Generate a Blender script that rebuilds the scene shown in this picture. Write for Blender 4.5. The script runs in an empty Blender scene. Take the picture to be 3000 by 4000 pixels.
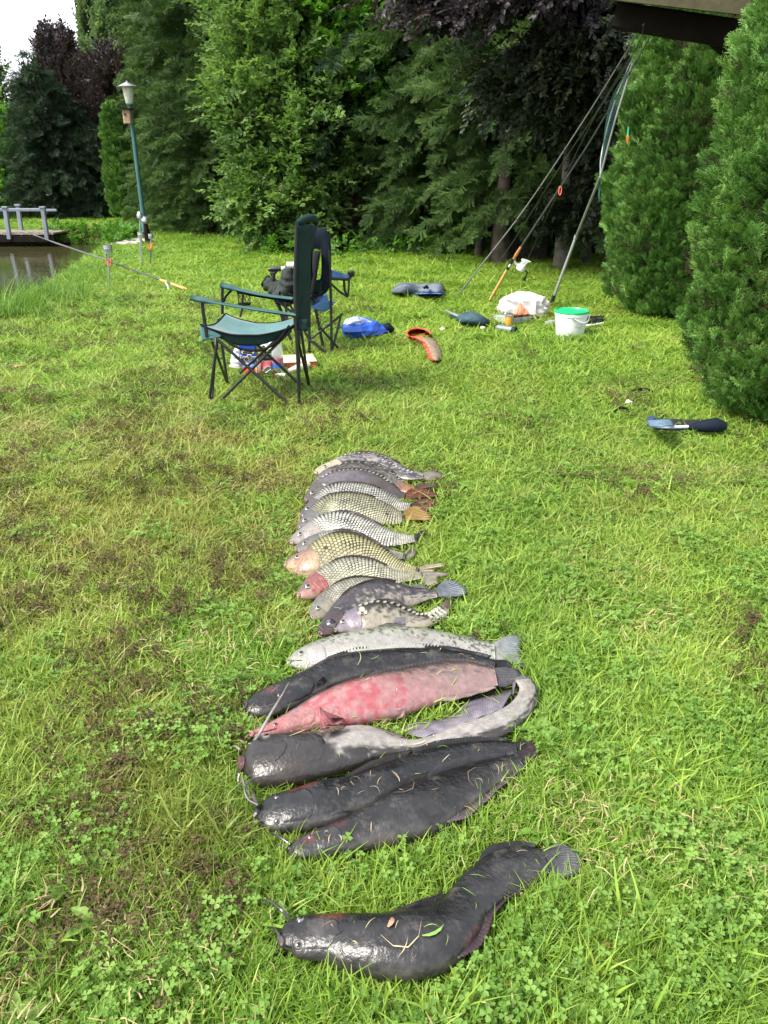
import bpy, math, random
import numpy as np
from mathutils import Vector, Matrix, noise as mnoise
R = math.radians
random.seed(7); RNG = np.random.default_rng(7)
SC = bpy.context.scene
COL = SC.collection
# ------------------------------------------------------------------ camera
CH, PITCH, FPX = 1.4, R(24.4), 3000.0
cam_d = bpy.data.cameras.new('camera'); cam = bpy.data.objects.new('camera', cam_d); COL.objects.link(cam)
cam_d.sensor_fit = 'VERTICAL'; cam_d.sensor_height = 24; cam_d.lens = 24 * 0.75; cam_d.clip_start = 0.05; cam_d.clip_end = 1500
cam.location = (0, 0, CH); cam.rotation_euler = (math.pi/2 - PITCH, 0, 0)
SC.camera = cam
# ------------------------------------------------------------------ world, sun, exposure
SUN_AZ, SUN_EL = R(-118), R(50)      # azimuth from +Y clockwise
world = bpy.data.worlds.new('World'); SC.world = world; world.use_nodes = True
wt = world.node_tree; wt.nodes.clear()
def N(t, ty, **kw):
    n = t.nodes.new(ty)
    for k, v in kw.items():
        if k.startswith('i_'):
            n.inputs[k[2:].replace('_', ' ')].default_value = v
        else: setattr(n, k, v)
    return n
sky = N(wt, 'ShaderNodeTexSky', sky_type='NISHITA', sun_disc=False, sun_elevation=SUN_EL, sun_rotation=SUN_AZ, dust_density=2.0)
tc = N(wt, 'ShaderNodeTexCoord'); cn = N(wt, 'ShaderNodeTexNoise'); cn.inputs['Scale'].default_value = 2.2; cn.inputs['Detail'].default_value = 5
mp = N(wt, 'ShaderNodeMapping'); mp.inputs['Scale'].default_value = (1, 1, 3)
wt.links.new(tc.outputs['Generated'], mp.inputs['Vector']); wt.links.new(mp.outputs[0], cn.inputs['Vector'])
cr = N(wt, 'ShaderNodeValToRGB'); cr.color_ramp.elements[0].position = .35; cr.color_ramp.elements[1].position = .65
cr.color_ramp.elements[0].color = (4.9, 5.2, 6.3, 1); cr.color_ramp.elements[1].color = (10.5, 10.7, 11.2, 1)
wt.links.new(cn.outputs['Fac'], cr.inputs[0])
mx = N(wt, 'ShaderNodeMix', data_type='RGBA'); mx.inputs[0].default_value = 0.88
wt.links.new(sky.outputs[0], mx.inputs[6]); wt.links.new(cr.outputs[0], mx.inputs[7])
bg = N(wt, 'ShaderNodeBackground'); bg.inputs['Strength'].default_value = 0.078
wo = N(wt, 'ShaderNodeOutputWorld'); wt.links.new(mx.outputs[2], bg.inputs[0]); wt.links.new(bg.outputs[0], wo.inputs[0])
sl = bpy.data.lights.new('sun', 'SUN'); sl.energy = 3.0; sl.angle = R(24); sl.color = (1, .95, .86)
sun = bpy.data.objects.new('sun', sl); COL.objects.link(sun)
sdir = Vector((math.sin(SUN_AZ)*math.cos(SUN_EL), math.cos(SUN_AZ)*math.cos(SUN_EL), math.sin(SUN_EL)))
sun.rotation_euler = sdir.to_track_quat('Z', 'Y').to_euler(); sun.location = (0, 0, 20)
vs = SC.view_settings; SC.display_settings.display_device = 'sRGB'
vs.view_transform = 'Standard'; vs.look = 'None'; vs.exposure = 1.50; vs.gamma = 1; vs.use_curve_mapping = False
SC.cycles.max_bounces = 6; SC.cycles.diffuse_bounces = 3; SC.cycles.transmission_bounces = 4; SC.cycles.transparent_max_bounces = 8
SC.cycles.use_denoising = True
# ------------------------------------------------------------------ helpers: pixels of the photograph -> world
CAM = np.array([0, 0, CH]); FW = np.array([0, math.cos(PITCH), -math.sin(PITCH)]); UP = np.array([0, math.sin(PITCH), math.cos(PITCH)]); RT = np.array([1., 0, 0])
def ray(u, v): return FW + RT*(u-1500)/FPX - UP*(v-2000)/FPX
def G(u, v, z=0.0):
    d = ray(u, v); t = (z-CH)/d[2]; return CAM + d*t
def AY(u, v, Y):
    d = ray(u, v); return CAM + d*(Y/d[1])
def plane(p, q):
    p = np.array(p, float); q = np.array(q, float); n = np.cross(q-p, [0, 0, 1.]); n /= np.linalg.norm(n)
    def f(u, v, off=0.0):
        d = ray(u, v); t = np.dot(p + n*off - CAM, n)/np.dot(d, n); return CAM + d*t
    return f
def nz(a):
    a = np.asarray(a, float); return a/(np.linalg.norm(a)+1e-12)
# ------------------------------------------------------------------ objects
def tag(o, label=None, cat=None, group=None, kind=None):
    if label: o['label'] = label
    if cat: o['category'] = cat
    if group: o['group'] = group
    if kind: o['kind'] = kind
    return o
def thing(name, loc, label, cat, group=None):
    o = bpy.data.objects.new(name, None); COL.objects.link(o); o.location = tuple(loc); o.empty_display_size = .05
    return tag(o, label, cat, group)
def world_loc(o):
    l = np.zeros(3)
    while o is not None: l += np.array(o.location); o = o.parent
    return l
def link_mesh(name, me, parent=None, loc=None, link=True):
    o = bpy.data.objects.new(name, me)
    if link: COL.objects.link(o)
    if parent is not None: o.parent = parent
    if loc is not None: o.location = tuple(loc)
    return o
class MB:
    """collects geometry in world coordinates, with a colour per vertex"""
    def __init__(s): s.v = []; s.f = []; s.c = []; s.n = 0
    def add(s, V, F, c=(1, 1, 1)):
        V = np.asarray(V, float).reshape(-1, 3); s.v.append(V)
        c = np.asarray(c, float)
        if c.ndim == 1: c = np.tile(c, (len(V), 1))
        s.c.append(c); n0 = s.n
        s.f.extend([tuple(i+n0 for i in f) for f in F]); s.n += len(V); return s
    def tube(s, pts, r, seg=8, c=(1, 1, 1), cap=True):
        P = np.asarray(pts, float); n = len(P); r = np.full(n, r) if np.isscalar(r) else np.asarray(r, float)
        T = np.gradient(P, axis=0); T /= (np.linalg.norm(T, axis=1)[:, None]+1e-12)
        ref = np.array([0, 0, 1.]) if abs(T[0][2]) < .9 else np.array([1., 0, 0])
        a = nz(np.cross(T[0], ref)); V = []; ang = np.arange(seg)*2*math.pi/seg
        for i in range(n):
            a = nz(a - T[i]*np.dot(a, T[i])); b = np.cross(T[i], a)
            V.append(P[i] + r[i]*(np.cos(ang)[:, None]*a + np.sin(ang)[:, None]*b))
        F = [(i*seg+j, i*seg+(j+1) % seg, (i+1)*seg+(j+1) % seg, (i+1)*seg+j) for i in range(n-1) for j in range(seg)]
        if cap: F += [tuple(range(seg))[::-1], tuple((n-1)*seg+j for j in range(seg))]
        cc = np.asarray(c, float)
        if cc.ndim == 2: cc = np.repeat(cc, seg, axis=0)
        return s.add(np.vstack(V), F, cc)
    def beam(s, p, q, w, h, up=(0, 0, 1), c=(1, 1, 1)):
        p = np.asarray(p, float); q = np.asarray(q, float); t = nz(q-p); up = np.asarray(up, float)
        if abs(np.dot(t, up)) > .99: up = np.array([0, 1., 0])
        x = nz(np.cross(t, up)); y = np.cross(x, t)
        bv = min(w, h)*.12
        V = []
        for e in (p, q):
            for a, b in ((-w/2+bv, -h/2), (w/2-bv, -h/2), (w/2, -h/2+bv), (w/2, h/2-bv), (w/2-bv, h/2), (-w/2+bv, h/2), (-w/2, h/2-bv), (-w/2, -h/2+bv)):
                V.append(e + x*a + y*b)
        F = [(i, (i+1) % 8, 8+(i+1) % 8, 8+i) for i in range(8)] + [tuple(range(8))[::-1], tuple(range(8, 16))]
        return s.add(V, F, c)
    def grid(s, A, c=(1, 1, 1), close=False):
        A = np.asarray(A, float); m, n = A.shape[:2]
        F = [(i*n+j, (i+1)*n+j, (i+1)*n+(j+1) % n, i*n+(j+1) % n) for i in range(m-1) for j in range(n if close else n-1)]
        cc = np.asarray(c, float)
        if cc.ndim == 3: cc = cc.reshape(-1, 3)
        return s.add(A.reshape(-1, 3), F, cc)
    def lathe(s, base, prof, seg=28, c=(1, 1, 1), axis=(0, 0, 1), cap=True):
        ax = nz(axis); ref = np.array([1., 0, 0]) if abs(ax[0]) < .9 else np.array([0, 1., 0])
        a = nz(np.cross(ax, ref)); b = np.cross(ax, a); ang = np.arange(seg)*2*math.pi/seg; V = []
        for r, z in prof: V.append(np.asarray(base) + ax*z + r*(np.cos(ang)[:, None]*a + np.sin(ang)[:, None]*b))
        n = len(prof)
        F = [(i*seg+j, i*seg+(j+1) % seg, (i+1)*seg+(j+1) % seg, (i+1)*seg+j) for i in range(n-1) for j in range(seg)]
        if cap: F += [tuple(range(seg))[::-1], tuple((n-1)*seg+j for j in range(seg))]
        cc = np.asarray(c, float)
        if cc.ndim == 2: cc = np.repeat(cc, seg, axis=0)
        return s.add(np.vstack(V), F, cc)
    def mesh(s, name, mat, smooth=True, origin=(0, 0, 0)):
        V = np.vstack(s.v) - np.asarray(origin, float); me = bpy.data.meshes.new(name)
        me.from_pydata(V.tolist(), [], s.f)
        ca = me.color_attributes.new('Col', 'FLOAT_COLOR', 'POINT')
        C = np.ones((len(V), 4)); C[:, :3] = np.vstack(s.c); ca.data.foreach_set('color', C.ravel())
        me.materials.append(mat)
        if smooth: me.polygons.foreach_set('use_smooth', [True]*len(me.polygons))
        me.update(); return me
    def build(s, name, mat, parent=None, smooth=True, loc=None, solid=0, edge=True):
        if parent is not None: o_ = world_loc(parent)
        elif loc is not None: o_ = np.asarray(loc, float)
        else:
            V = np.vstack(s.v); o_ = np.array([V[:, 0].mean(), V[:, 1].mean(), V[:, 2].min()])
        me = s.mesh(name, mat, smooth, o_)
        o = link_mesh(name, me, parent, None if parent is not None else o_)
        if solid:
            m = o.modifiers.new('solid', 'SOLIDIFY'); m.thickness = solid; m.offset = 0
        elif smooth and edge:
            me.set_sharp_from_angle(angle=R(42))
        return o
# ------------------------------------------------------------------ materials
def mat_base(name):
    m = bpy.data.materials.new(name); m.use_nodes = True; t = m.node_tree; t.nodes.clear()
    return m, t, N(t, 'ShaderNodeOutputMaterial')
def mat(name, col=(1, 1, 1), rough=.5, metal=0, spec=.5, var=.15, vscale=8, bump=0, bscale=60, coat=0, attr=True, trans=0, dirt=None, dscale=3, dpos=.6, rvar=0, sheen=0, coordmode='Object', alpha=1, crough=.12):
    m, t, out = mat_base(name); L = t.links.new
    p = N(t, 'ShaderNodeBsdfPrincipled'); tcn = N(t, 'ShaderNodeTexCoord'); vec = tcn.outputs[coordmode]
    n1 = N(t, 'ShaderNodeTexNoise'); n1.inputs['Scale'].default_value = vscale; n1.inputs['Detail'].default_value = 6; L(vec, n1.inputs['Vector'])
    mr = N(t, 'ShaderNodeMapRange'); mr.inputs['From Min'].default_value = .3; mr.inputs['From Max'].default_value = .7; mr.inputs['To Min'].default_value = 1-var; mr.inputs['To Max'].default_value = 1+var
    L(n1.outputs['Fac'], mr.inputs['Value'])
    at = N(t, 'ShaderNodeAttribute', attribute_name='Col')
    mul = N(t, 'ShaderNodeMix', data_type='RGBA', blend_type='MULTIPLY'); mul.inputs[0].default_value = 1; mul.inputs[7].default_value = (*col, 1)
    if attr: L(at.outputs['Color'], mul.inputs[6])
    else: mul.inputs[6].default_value = (1, 1, 1, 1)
    vm = N(t, 'ShaderNodeVectorMath', operation='SCALE'); L(mul.outputs[2], vm.inputs[0]); L(mr.outputs[0], vm.inputs['Scale'])
    c = vm.outputs[0]
    if dirt:
        n2 = N(t, 'ShaderNodeTexNoise'); n2.inputs['Scale'].default_value = dscale; n2.inputs['Detail'].default_value = 8; n2.inputs['Roughness'].default_value = .7; L(vec, n2.inputs['Vector'])
        r2 = N(t, 'ShaderNodeMapRange'); r2.inputs['From Min'].default_value = dpos; r2.inputs['From Max'].default_value = dpos+.14; L(n2.outputs['Fac'], r2.inputs['Value'])
        m2 = N(t, 'ShaderNodeMix', data_type='RGBA'); L(r2.outputs[0], m2.inputs[0]); L(c, m2.inputs[6]); m2.inputs[7].default_value = (*dirt, 1); c = m2.outputs[2]
    L(c, p.inputs['Base Color']); p.inputs['Roughness'].default_value = rough; p.inputs['Metallic'].default_value = metal
    p.inputs['Specular IOR Level'].default_value = spec; p.inputs['Coat Weight'].default_value = coat; p.inputs['Coat Roughness'].default_value = crough
    if sheen: p.inputs['Sheen Weight'].default_value = sheen
    if alpha < 1: p.inputs['Alpha'].default_value = alpha
    if rvar:
        r3 = N(t, 'ShaderNodeMapRange'); r3.inputs['From Min'].default_value = .3; r3.inputs['From Max'].default_value = .7
        r3.inputs['To Min'].default_value = max(.05, rough-rvar); r3.inputs['To Max'].default_value = rough+rvar
        n3 = N(t, 'ShaderNodeTexNoise'); n3.inputs['Scale'].default_value = vscale*2.3; n3.inputs['Detail'].default_value = 4; L(vec, n3.inputs['Vector']); L(n3.outputs['Fac'], r3.inputs['Value']); L(r3.outputs[0], p.inputs['Roughness'])
    if bump:
        nb = N(t, 'ShaderNodeTexNoise'); nb.inputs['Scale'].default_value = bscale; nb.inputs['Detail'].default_value = 5; L(vec, nb.inputs['Vector'])
        b = N(t, 'ShaderNodeBump'); b.inputs['Strength'].default_value = bump; b.inputs['Distance'].default_value = .01; L(nb.outputs['Fac'], b.inputs['Height']); L(b.outputs[0], p.inputs['Normal'])
        if coat: L(b.outputs[0], p.inputs['Coat Normal'])
    sh = p.outputs[0]
    if trans:
        tb = N(t, 'ShaderNodeBsdfTranslucent'); L(c, tb.inputs['Color']); ms = N(t, 'ShaderNodeMixShader'); ms.inputs[0].default_value = trans; L(sh, ms.inputs[1]); L(tb.outputs[0], ms.inputs[2]); sh = ms.outputs[0]
    L(sh, out.inputs['Surface']); return m
def leaf_mat(name, cols, rough=.5, spec=.35, trans=.35, patch=None, tcol=1.3, vsc=1.0, patchscale=.8, world_patch=None):
    """foliage: colour chosen per leaf (attribute r), per spray (instance random) and by slow patches in the plant"""
    m, t, out = mat_base(name); L = t.links.new
    at = N(t, 'ShaderNodeAttribute', attribute_name='Col'); oi = N(t, 'ShaderNodeObjectInfo'); ge = N(t, 'ShaderNodeNewGeometry')
    sep = N(t, 'ShaderNodeSeparateColor'); L(at.outputs['Color'], sep.inputs[0])
    n = N(t, 'ShaderNodeTexNoise'); n.inputs['Scale'].default_value = patchscale; n.inputs['Detail'].default_value = 3; L(ge.outputs['Position'], n.inputs['Vector'])
    a1 = N(t, 'ShaderNodeMath', operation='MULTIPLY_ADD'); a1.inputs[1].default_value = .42; L(sep.outputs[0], a1.inputs[0])
    a2 = N(t, 'ShaderNodeMath', operation='MULTIPLY_ADD'); a2.inputs[1].default_value = .30; L(oi.outputs['Random'], a2.inputs[0])
    a3 = N(t, 'ShaderNodeMath', operation='MULTIPLY_ADD'); a3.inputs[1].default_value = .9; a3.inputs[2].default_value = -.31; L(n.outputs['Fac'], a3.inputs[0])
    L(a3.outputs[0], a2.inputs[2]); L(a2.outputs[0], a1.inputs[2])
    rp = N(t, 'ShaderNodeValToRGB'); els = rp.color_ramp.elements
    for i, (pos, c) in enumerate(cols):
        e = els[i] if i < 2 else els.new(pos)
        e.position = pos; e.color = (*c, 1)
    L(a1.outputs[0], rp.inputs[0]); c = rp.outputs[0]
    if world_patch:
        for (px, py, rad, pc, amt, nsc) in world_patch:
            vs_ = N(t, 'ShaderNodeVectorMath', operation='DISTANCE'); vs_.inputs[1].default_value = (px, py, 0); 
            mu = N(t, 'ShaderNodeVectorMath', operation='MULTIPLY'); mu.inputs[1].default_value = (1, 1, 0); L(ge.outputs['Position'], mu.inputs[0]); L(mu.outputs[0], vs_.inputs[0])
            mrg = N(t, 'ShaderNodeMapRange'); mrg.inputs['From Min'].default_value = rad; mrg.inputs['From Max'].default_value = rad*.3; L(vs_.outputs['Value'], mrg.inputs['Value'])
            nn = N(t, 'ShaderNodeTexNoise'); nn.inputs['Scale'].default_value = nsc; nn.inputs['Detail'].default_value = 4; L(ge.outputs['Position'], nn.inputs['Vector'])
            mr2 = N(t, 'ShaderNodeMapRange'); mr2.inputs['From Min'].default_value = .38; mr2.inputs['From Max'].default_value = .62; mr2.inputs['To Max'].default_value = amt; L(nn.outputs['Fac'], mr2.inputs['Value'])
            mm = N(t, 'ShaderNodeMath', operation='MULTIPLY'); L(mrg.outputs[0], mm.inputs[0]); L(mr2.outputs[0], mm.inputs[1])
            mxx = N(t, 'ShaderNodeMix', data_type='RGBA'); mxx.inputs[7].default_value = (*pc, 1); L(mm.outputs[0], mxx.inputs[0]); L(c, mxx.inputs[6]); c = mxx.outputs[2]
    p = N(t, 'ShaderNodeBsdfPrincipled'); L(c, p.inputs['Base Color']); p.inputs['Roughness'].default_value = rough; p.inputs['Specular IOR Level'].default_value = spec*.5
    tb = N(t, 'ShaderNodeBsdfTranslucent'); sc_ = N(t, 'ShaderNodeVectorMath', operation='MULTIPLY'); sc_.inputs[1].default_value = (tcol*1.1, tcol*1.15, tcol*.6); L(c, sc_.inputs[0]); L(sc_.outputs[0], tb.inputs['Color'])
    ms = N(t, 'ShaderNodeMixShader'); ms.inputs[0].default_value = trans; L(p.outputs[0], ms.inputs[1]); L(tb.outputs[0], ms.inputs[2]); L(ms.outputs[0], out.inputs['Surface'])
    return m
# ------------------------------------------------------------------ scattering of stuff (leaves, grass) with geometry nodes
def node_group_for(coll):
    g = bpy.data.node_groups.new('scatter_'+coll.name, 'GeometryNodeTree')
    g.interface.new_socket('Geometry', in_out='INPUT', socket_type='NodeSocketGeometry'); g.interface.new_socket('Geometry', in_out='OUTPUT', socket_type='NodeSocketGeometry')
    L = g.links.new; gi = g.nodes.new('NodeGroupInput'); go = g.nodes.new('NodeGroupOutput')
    ci = g.nodes.new('GeometryNodeCollectionInfo'); ci.inputs['Collection'].default_value = coll; ci.inputs['Separate Children'].default_value = True; ci.inputs['Reset Children'].default_value = True
    ip = g.nodes.new('GeometryNodeInstanceOnPoints'); ip.inputs['Pick Instance'].default_value = True
    def na(nm, ty):
        n = g.nodes.new('GeometryNodeInputNamedAttribute'); n.data_type = ty; n.inputs['Name'].default_value = nm; return n.outputs['Attribute']
    L(gi.outputs[0], ip.inputs['Points']); L(ci.outputs[0], ip.inputs['Instance']); L(na('idx', 'INT'), ip.inputs['Instance Index'])
    L(na('rot', 'FLOAT_VECTOR'), ip.inputs['Rotation']); L(na('scl', 'FLOAT_VECTOR'), ip.inputs['Scale']); L(ip.outputs[0], go.inputs[0])
    return g
def library(name, meshes):
    c = bpy.data.collections.new(name)
    for i, me in enumerate(meshes):
        o = bpy.data.objects.new('%s_%02d' % (name, i), me); c.objects.link(o)
    return node_group_for(c), len(meshes)
def scatter(name, lib, P, rot, scl, parent=None, mat=None, idx=None):
    g, n = lib; P = np.asarray(P, float); k = len(P)
    org = world_loc(parent) if parent is not None else np.zeros(3)
    me = bpy.data.meshes.new(name); me.vertices.add(k); me.vertices.foreach_set('co', (P-org).ravel())
    a = me.attributes.new('rot', 'FLOAT_VECTOR', 'POINT'); a.data.foreach_set('vector', np.asarray(rot, float).ravel())
    scl = np.asarray(scl, float)
    if scl.ndim == 1: scl = np.repeat(scl[:, None], 3, axis=1)
    a = me.attributes.new('scl', 'FLOAT_VECTOR', 'POINT'); a.data.foreach_set('vector', scl.ravel())
    a = me.attributes.new('idx', 'INT', 'POINT'); a.data.foreach_set('value', (RNG.integers(0, n, k) if idx is None else np.asarray(idx)).astype(np.int32))
    if mat: me.materials.append(mat)
    o = link_mesh(name, me, parent); md = o.modifiers.new('scatter', 'NODES'); md.node_group = g
    o['kind'] = 'stuff'; return o
def dir_to_euler(D, roll):
    """instances grow along +Y with their face up +Z: rotate +Y to D, roll about it (arrays)"""
    D = D/np.linalg.norm(D, axis=1)[:, None]
    rz = -np.arctan2(D[:, 0], D[:, 1]); rx = np.arcsin(np.clip(D[:, 2], -1, 1))
    # matrix Rz * Rx * Ry(roll) ; convert to XYZ euler
    cz, sz, cx, sx, cy, sy = np.cos(rz), np.sin(rz), np.cos(rx), np.sin(rx), np.cos(roll), np.sin(roll)
    m20 = -cx*sy; m21 = sx; m22 = cx*cy
    m00 = cz*cy - sz*sx*sy; m10 = sz*cy + cz*sx*sy
    ey = np.arcsin(np.clip(-m20, -1, 1)); ex = np.arctan2(m21, m22); ez = np.arctan2(m10, m00)
    return np.stack([ex, ey, ez], 1)
def inpoly(P, poly):
    x, y = P[:, 0], P[:, 1]; poly = np.asarray(poly)[:, :2]; n = len(poly); r = np.zeros(len(P), bool); j = n-1
    for i in range(n):
        xi, yi = poly[i]; xj, yj = poly[j]
        if yi != yj:
            c = ((yi > y) != (yj > y)) & (x < (xj-xi)*(y-yi)/(yj-yi)+xi); r ^= c
        j = i
    return r
def polydist(P, poly):
    poly = np.asarray(poly)[:, :2]; d = np.full(len(P), 1e9)
    for i in range(len(poly)):
        a = poly[i]; b = poly[(i+1) % len(poly)]; ab = b-a; t = np.clip(((P[:, :2]-a)@ab)/(ab@ab+1e-12), 0, 1)
        d = np.minimum(d, np.linalg.norm(P[:, :2]-(a+t[:, None]*ab), axis=1))
    return d
def vnoise(x, y, z=0, s=1.0):
    return mnoise.noise(Vector((x*s, y*s, z*s)))
def crs(P, t):
    """Catmull-Rom through rows of P at parameters t in 0..1 (by chord length)"""
    P = np.asarray(P, float); d = np.r_[0, np.cumsum(np.linalg.norm(np.diff(P[:, :3], axis=0), axis=1))]; d /= d[-1]
    M = np.zeros_like(P); M[1:-1] = (P[2:]-P[:-2])/(d[2:]-d[:-2])[:, None]; M[0] = (P[1]-P[0])/(d[1]-d[0]); M[-1] = (P[-1]-P[-2])/(d[-1]-d[-2])
    t = np.asarray(t, float); i = np.clip(np.searchsorted(d, t, 'right')-1, 0, len(P)-2); h = (d[i+1]-d[i]); x = ((t-d[i])/h)[:, None]; h = h[:, None]
    return (2*x**3-3*x**2+1)*P[i] + (x**3-2*x**2+x)*h*M[i] + (-2*x**3+3*x**2)*P[i+1] + (x**3-x**2)*h*M[i+1]
# ================================================================== THE SETTING
SHORE = [(-420, 1450), (-100, 1300), (40, 1228), (150, 1178), (235, 1125), (300, 1068), (360, 1022), (415, 988), (452, 966), (440, 954), (350, 953), (250, 955), (100, 957), (0, 958), (-300, 962)]
WZ = -0.15
shore = np.array([G(u, v, WZ)[:2] for u, v in SHORE])
shore = np.vstack([shore, [[-40, 19], [-40, 9]]]); 
def pond_z(P):
    ins = inpoly(P, shore); d = polydist(P, shore); sd = np.where(ins, d, -d)
    t = np.clip((sd+.15)/.45, 0, 1); return -0.6*t*t*(3-2*t), sd
def ground_h(x, y):
    return 0.018*vnoise(x, y, 0, .9) + .006*vnoise(x, y, 3, 4)
def axis(lo, a, b, hi, st, k):
    l = lo + (a-lo)*(np.linspace(0, 1, k)**.35); r = b + (hi-b)*(np.linspace(0, 1, k)**2.8)
    return np.r_[l[:-1], np.arange(a, b, st), r]
gx = axis(-400, -11, 5, 400, .11, 12); gy = axis(-60, .3, 21, 600, .11, 12)
GX, GY = np.meshgrid(gx, gy, indexing='ij'); PP = np.stack([GX.ravel(), GY.ravel()], 1)
pz, psd = pond_z(PP)
hz = np.array([ground_h(x, y) if (-14 < x < 8 and 0 < y < 25) else 0 for x, y in PP])
Z = pz + hz*(psd < -.3)
mb = MB(); mb.grid(np.stack([GX, GY, Z.reshape(GX.shape)], 2))
# soil and thatch under the blades
mg, t, out = mat_base('soil_and_thatch'); L = t.links.new
ge = N(t, 'ShaderNodeNewGeometry'); n1 = N(t, 'ShaderNodeTexNoise'); n1.inputs['Scale'].default_value = 9; n1.inputs['Detail'].default_value = 8; n1.inputs['Roughness'].default_value = .7; L(ge.outputs['Position'], n1.inputs['Vector'])
rp = N(t, 'ShaderNodeValToRGB'); rp.color_ramp.elements[0].position = .35; rp.color_ramp.elements[0].color = (.022, .019, .009, 1); rp.color_ramp.elements[1].position = .62; rp.color_ramp.elements[1].color = (.05, .08, .018, 1)
e = rp.color_ramp.elements.new(.5); e.color = (.055, .06, .018, 1); L(n1.outputs['Fac'], rp.inputs[0])
sx = N(t, 'ShaderNodeSeparateXYZ'); L(ge.outputs['Position'], sx.inputs[0]); mr = N(t, 'ShaderNodeMapRange'); mr.inputs['From Min'].default_value = -.03; mr.inputs['From Max'].default_value = -.12; L(sx.outputs[2], mr.inputs['Value'])
mm = N(t, 'ShaderNodeMix', data_type='RGBA'); mm.inputs[7].default_value = (.05, .038, .022, 1); L(mr.outputs[0], mm.inputs[0]); L(rp.outputs[0], mm.inputs[6])
p = N(t, 'ShaderNodeBsdfPrincipled'); p.inputs['Roughness'].default_value = .95; L(mm.outputs[2], p.inputs['Base Color'])
b = N(t, 'ShaderNodeBump'); b.inputs['Strength'].default_value = .8; b.inputs['Distance'].default_value = .03; L(n1.outputs['Fac'], b.inputs['Height']); L(b.outputs[0], p.inputs['Normal']); L(p.outputs[0], out.inputs[0])
tag(mb.build('ground', mg, loc=(0, 0, 0), edge=False), kind='structure')
# water
mw, t, out = mat_base('pond_water'); L = t.links.new
p = N(t, 'ShaderNodeBsdfPrincipled'); p.inputs['Base Color'].default_value = (.045, .043, .018, 1); p.inputs['Roughness'].default_value = .06; p.inputs['IOR'].default_value = 1.33
ge = N(t, 'ShaderNodeNewGeometry'); mp = N(t, 'ShaderNodeMapping'); mp.inputs['Scale'].default_value = (1, 2.2, 1); L(ge.outputs['Position'], mp.inputs[0])
n1 = N(t, 'ShaderNodeTexNoise'); n1.inputs['Scale'].default_value = 2.6; n1.inputs['Detail'].default_value = 3; L(mp.outputs[0], n1.inputs['Vector'])
b = N(t, 'ShaderNodeBump'); b.inputs['Strength'].default_value = .35; b.inputs['Distance'].default_value = .012; L(n1.outputs['Fac'], b.inputs['Height']); L(b.outputs[0], p.inputs['Normal']); L(p.outputs[0], out.inputs[0])
mb = MB(); wp = [(x*1, y*1, WZ) for x, y in shore]; c = shore.mean(0)
ex = [(c[0]+(x-c[0])*1.03, c[1]+(y-c[1])*1.12, WZ) for x, y in shore]
mb.add(ex, [tuple(range(len(ex)))]); tag(mb.build('water', mw, loc=(0, 0, 0), smooth=False), kind='structure')

M = {}
M['grey_paint'] = mat('grey_paint', (.19, .22, .26), .55, var=.18, vscale=5, dirt=(.16, .16, .13), dscale=6, dpos=.58, bump=.2)
M['weathered_wood'] = mat('weathered_wood', (.23, .2, .16), .8, var=.35, vscale=9, bump=.5, bscale=30, dirt=(.08, .09, .05), dscale=4)
M['dark_wood'] = mat('dark_wood', (.014, .011, .009), .95, spec=.08, var=.3, vscale=7, bump=.4, bscale=40)
M['bark'] = mat('bark', (.05, .042, .034), .95, spec=.15, var=.45, vscale=7, bump=1, bscale=16, dirt=(.06, .07, .035), dscale=3)
M['pale_bark'] = mat('pale_bark', (.15, .13, .11), .85, var=.35, vscale=9, bump=.8, bscale=22, dirt=(.08, .08, .05), dscale=7, dpos=.52)
M['stone'] = mat('stone', (.42, .38, .34), .85, var=.25, vscale=6, bump=.6, bscale=30)
M['lamp_green'] = mat('lamp_green', (.035, .115, .115), .45, var=.2, vscale=6, dirt=(.16, .2, .17), dscale=9, dpos=.6)
M['zinc'] = mat('zinc', (.42, .44, .45), .38, metal=.85, var=.2, vscale=14, bump=.15, dirt=(.2, .2, .18), dscale=12)
M['black_metal'] = mat('black_metal', (.012, .013, .015), .38, spec=.5, var=.2, vscale=20, dirt=(.06, .055, .04), dscale=25, dpos=.66)
M['white_plastic'] = mat('white_plastic', (.74, .76, .77), .38, var=.06, vscale=5, dirt=(.5, .5, .42), dscale=9, dpos=.62)
# ---- bridge over the pond's left end
def A17(u, v): return AY(u, v, 17.0)
BY1 = 17.3
br = thing('footbridge', A17(60, 905), 'weathered grey footbridge with pale railings over the pond', 'bridge')
dl, drr = A17(-420, 912), A17(240, 900)
zt = 0.10
nplank = 62
x0, x1 = dl[0], drr[0]; pw = (x1-x0)/nplank
plank0 = None
for i in range(nplank):
    xx = x0 + pw*(i+.5)
    m_ = MB(); m_.beam((xx, 16.55, zt+.012*math.sin(i*2.1)*.3), (xx, BY1+.08, zt), pw*.92, .035)
    m_.build('plank', M['weathered_wood'], br, smooth=False)
for y in (16.6, BY1):
    m_ = MB(); m_.beam((x0, y, zt-.12), (x1, y, zt-.10), .10, .13); m_.build('beam', M['dark_wood'], br, smooth=False)
def post(pt, pb, Y, w=.078):
    a = AY(*pt, Y); b_ = AY(*pb, Y); b_[0] = a[0] + (b_[0]-a[0])*1.0; b_[2] = zt-.1
    m_ = MB(); m_.beam(b_, a, w, w, up=(0, 1, 0)); o = m_.build('railing_post', M['grey_paint'], br, smooth=False)
    c_ = MB(); c_.beam(a-np.array([.055, 0, -.01]), a+np.array([.055, 0, .01]), .11, .035); c_.build('post_cap', M['grey_paint'], o, smooth=False)
    return a
pa = post((20, 812), (32, 905), 16.55); pb_ = post((167, 812), (180, 903), 16.55)
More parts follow.
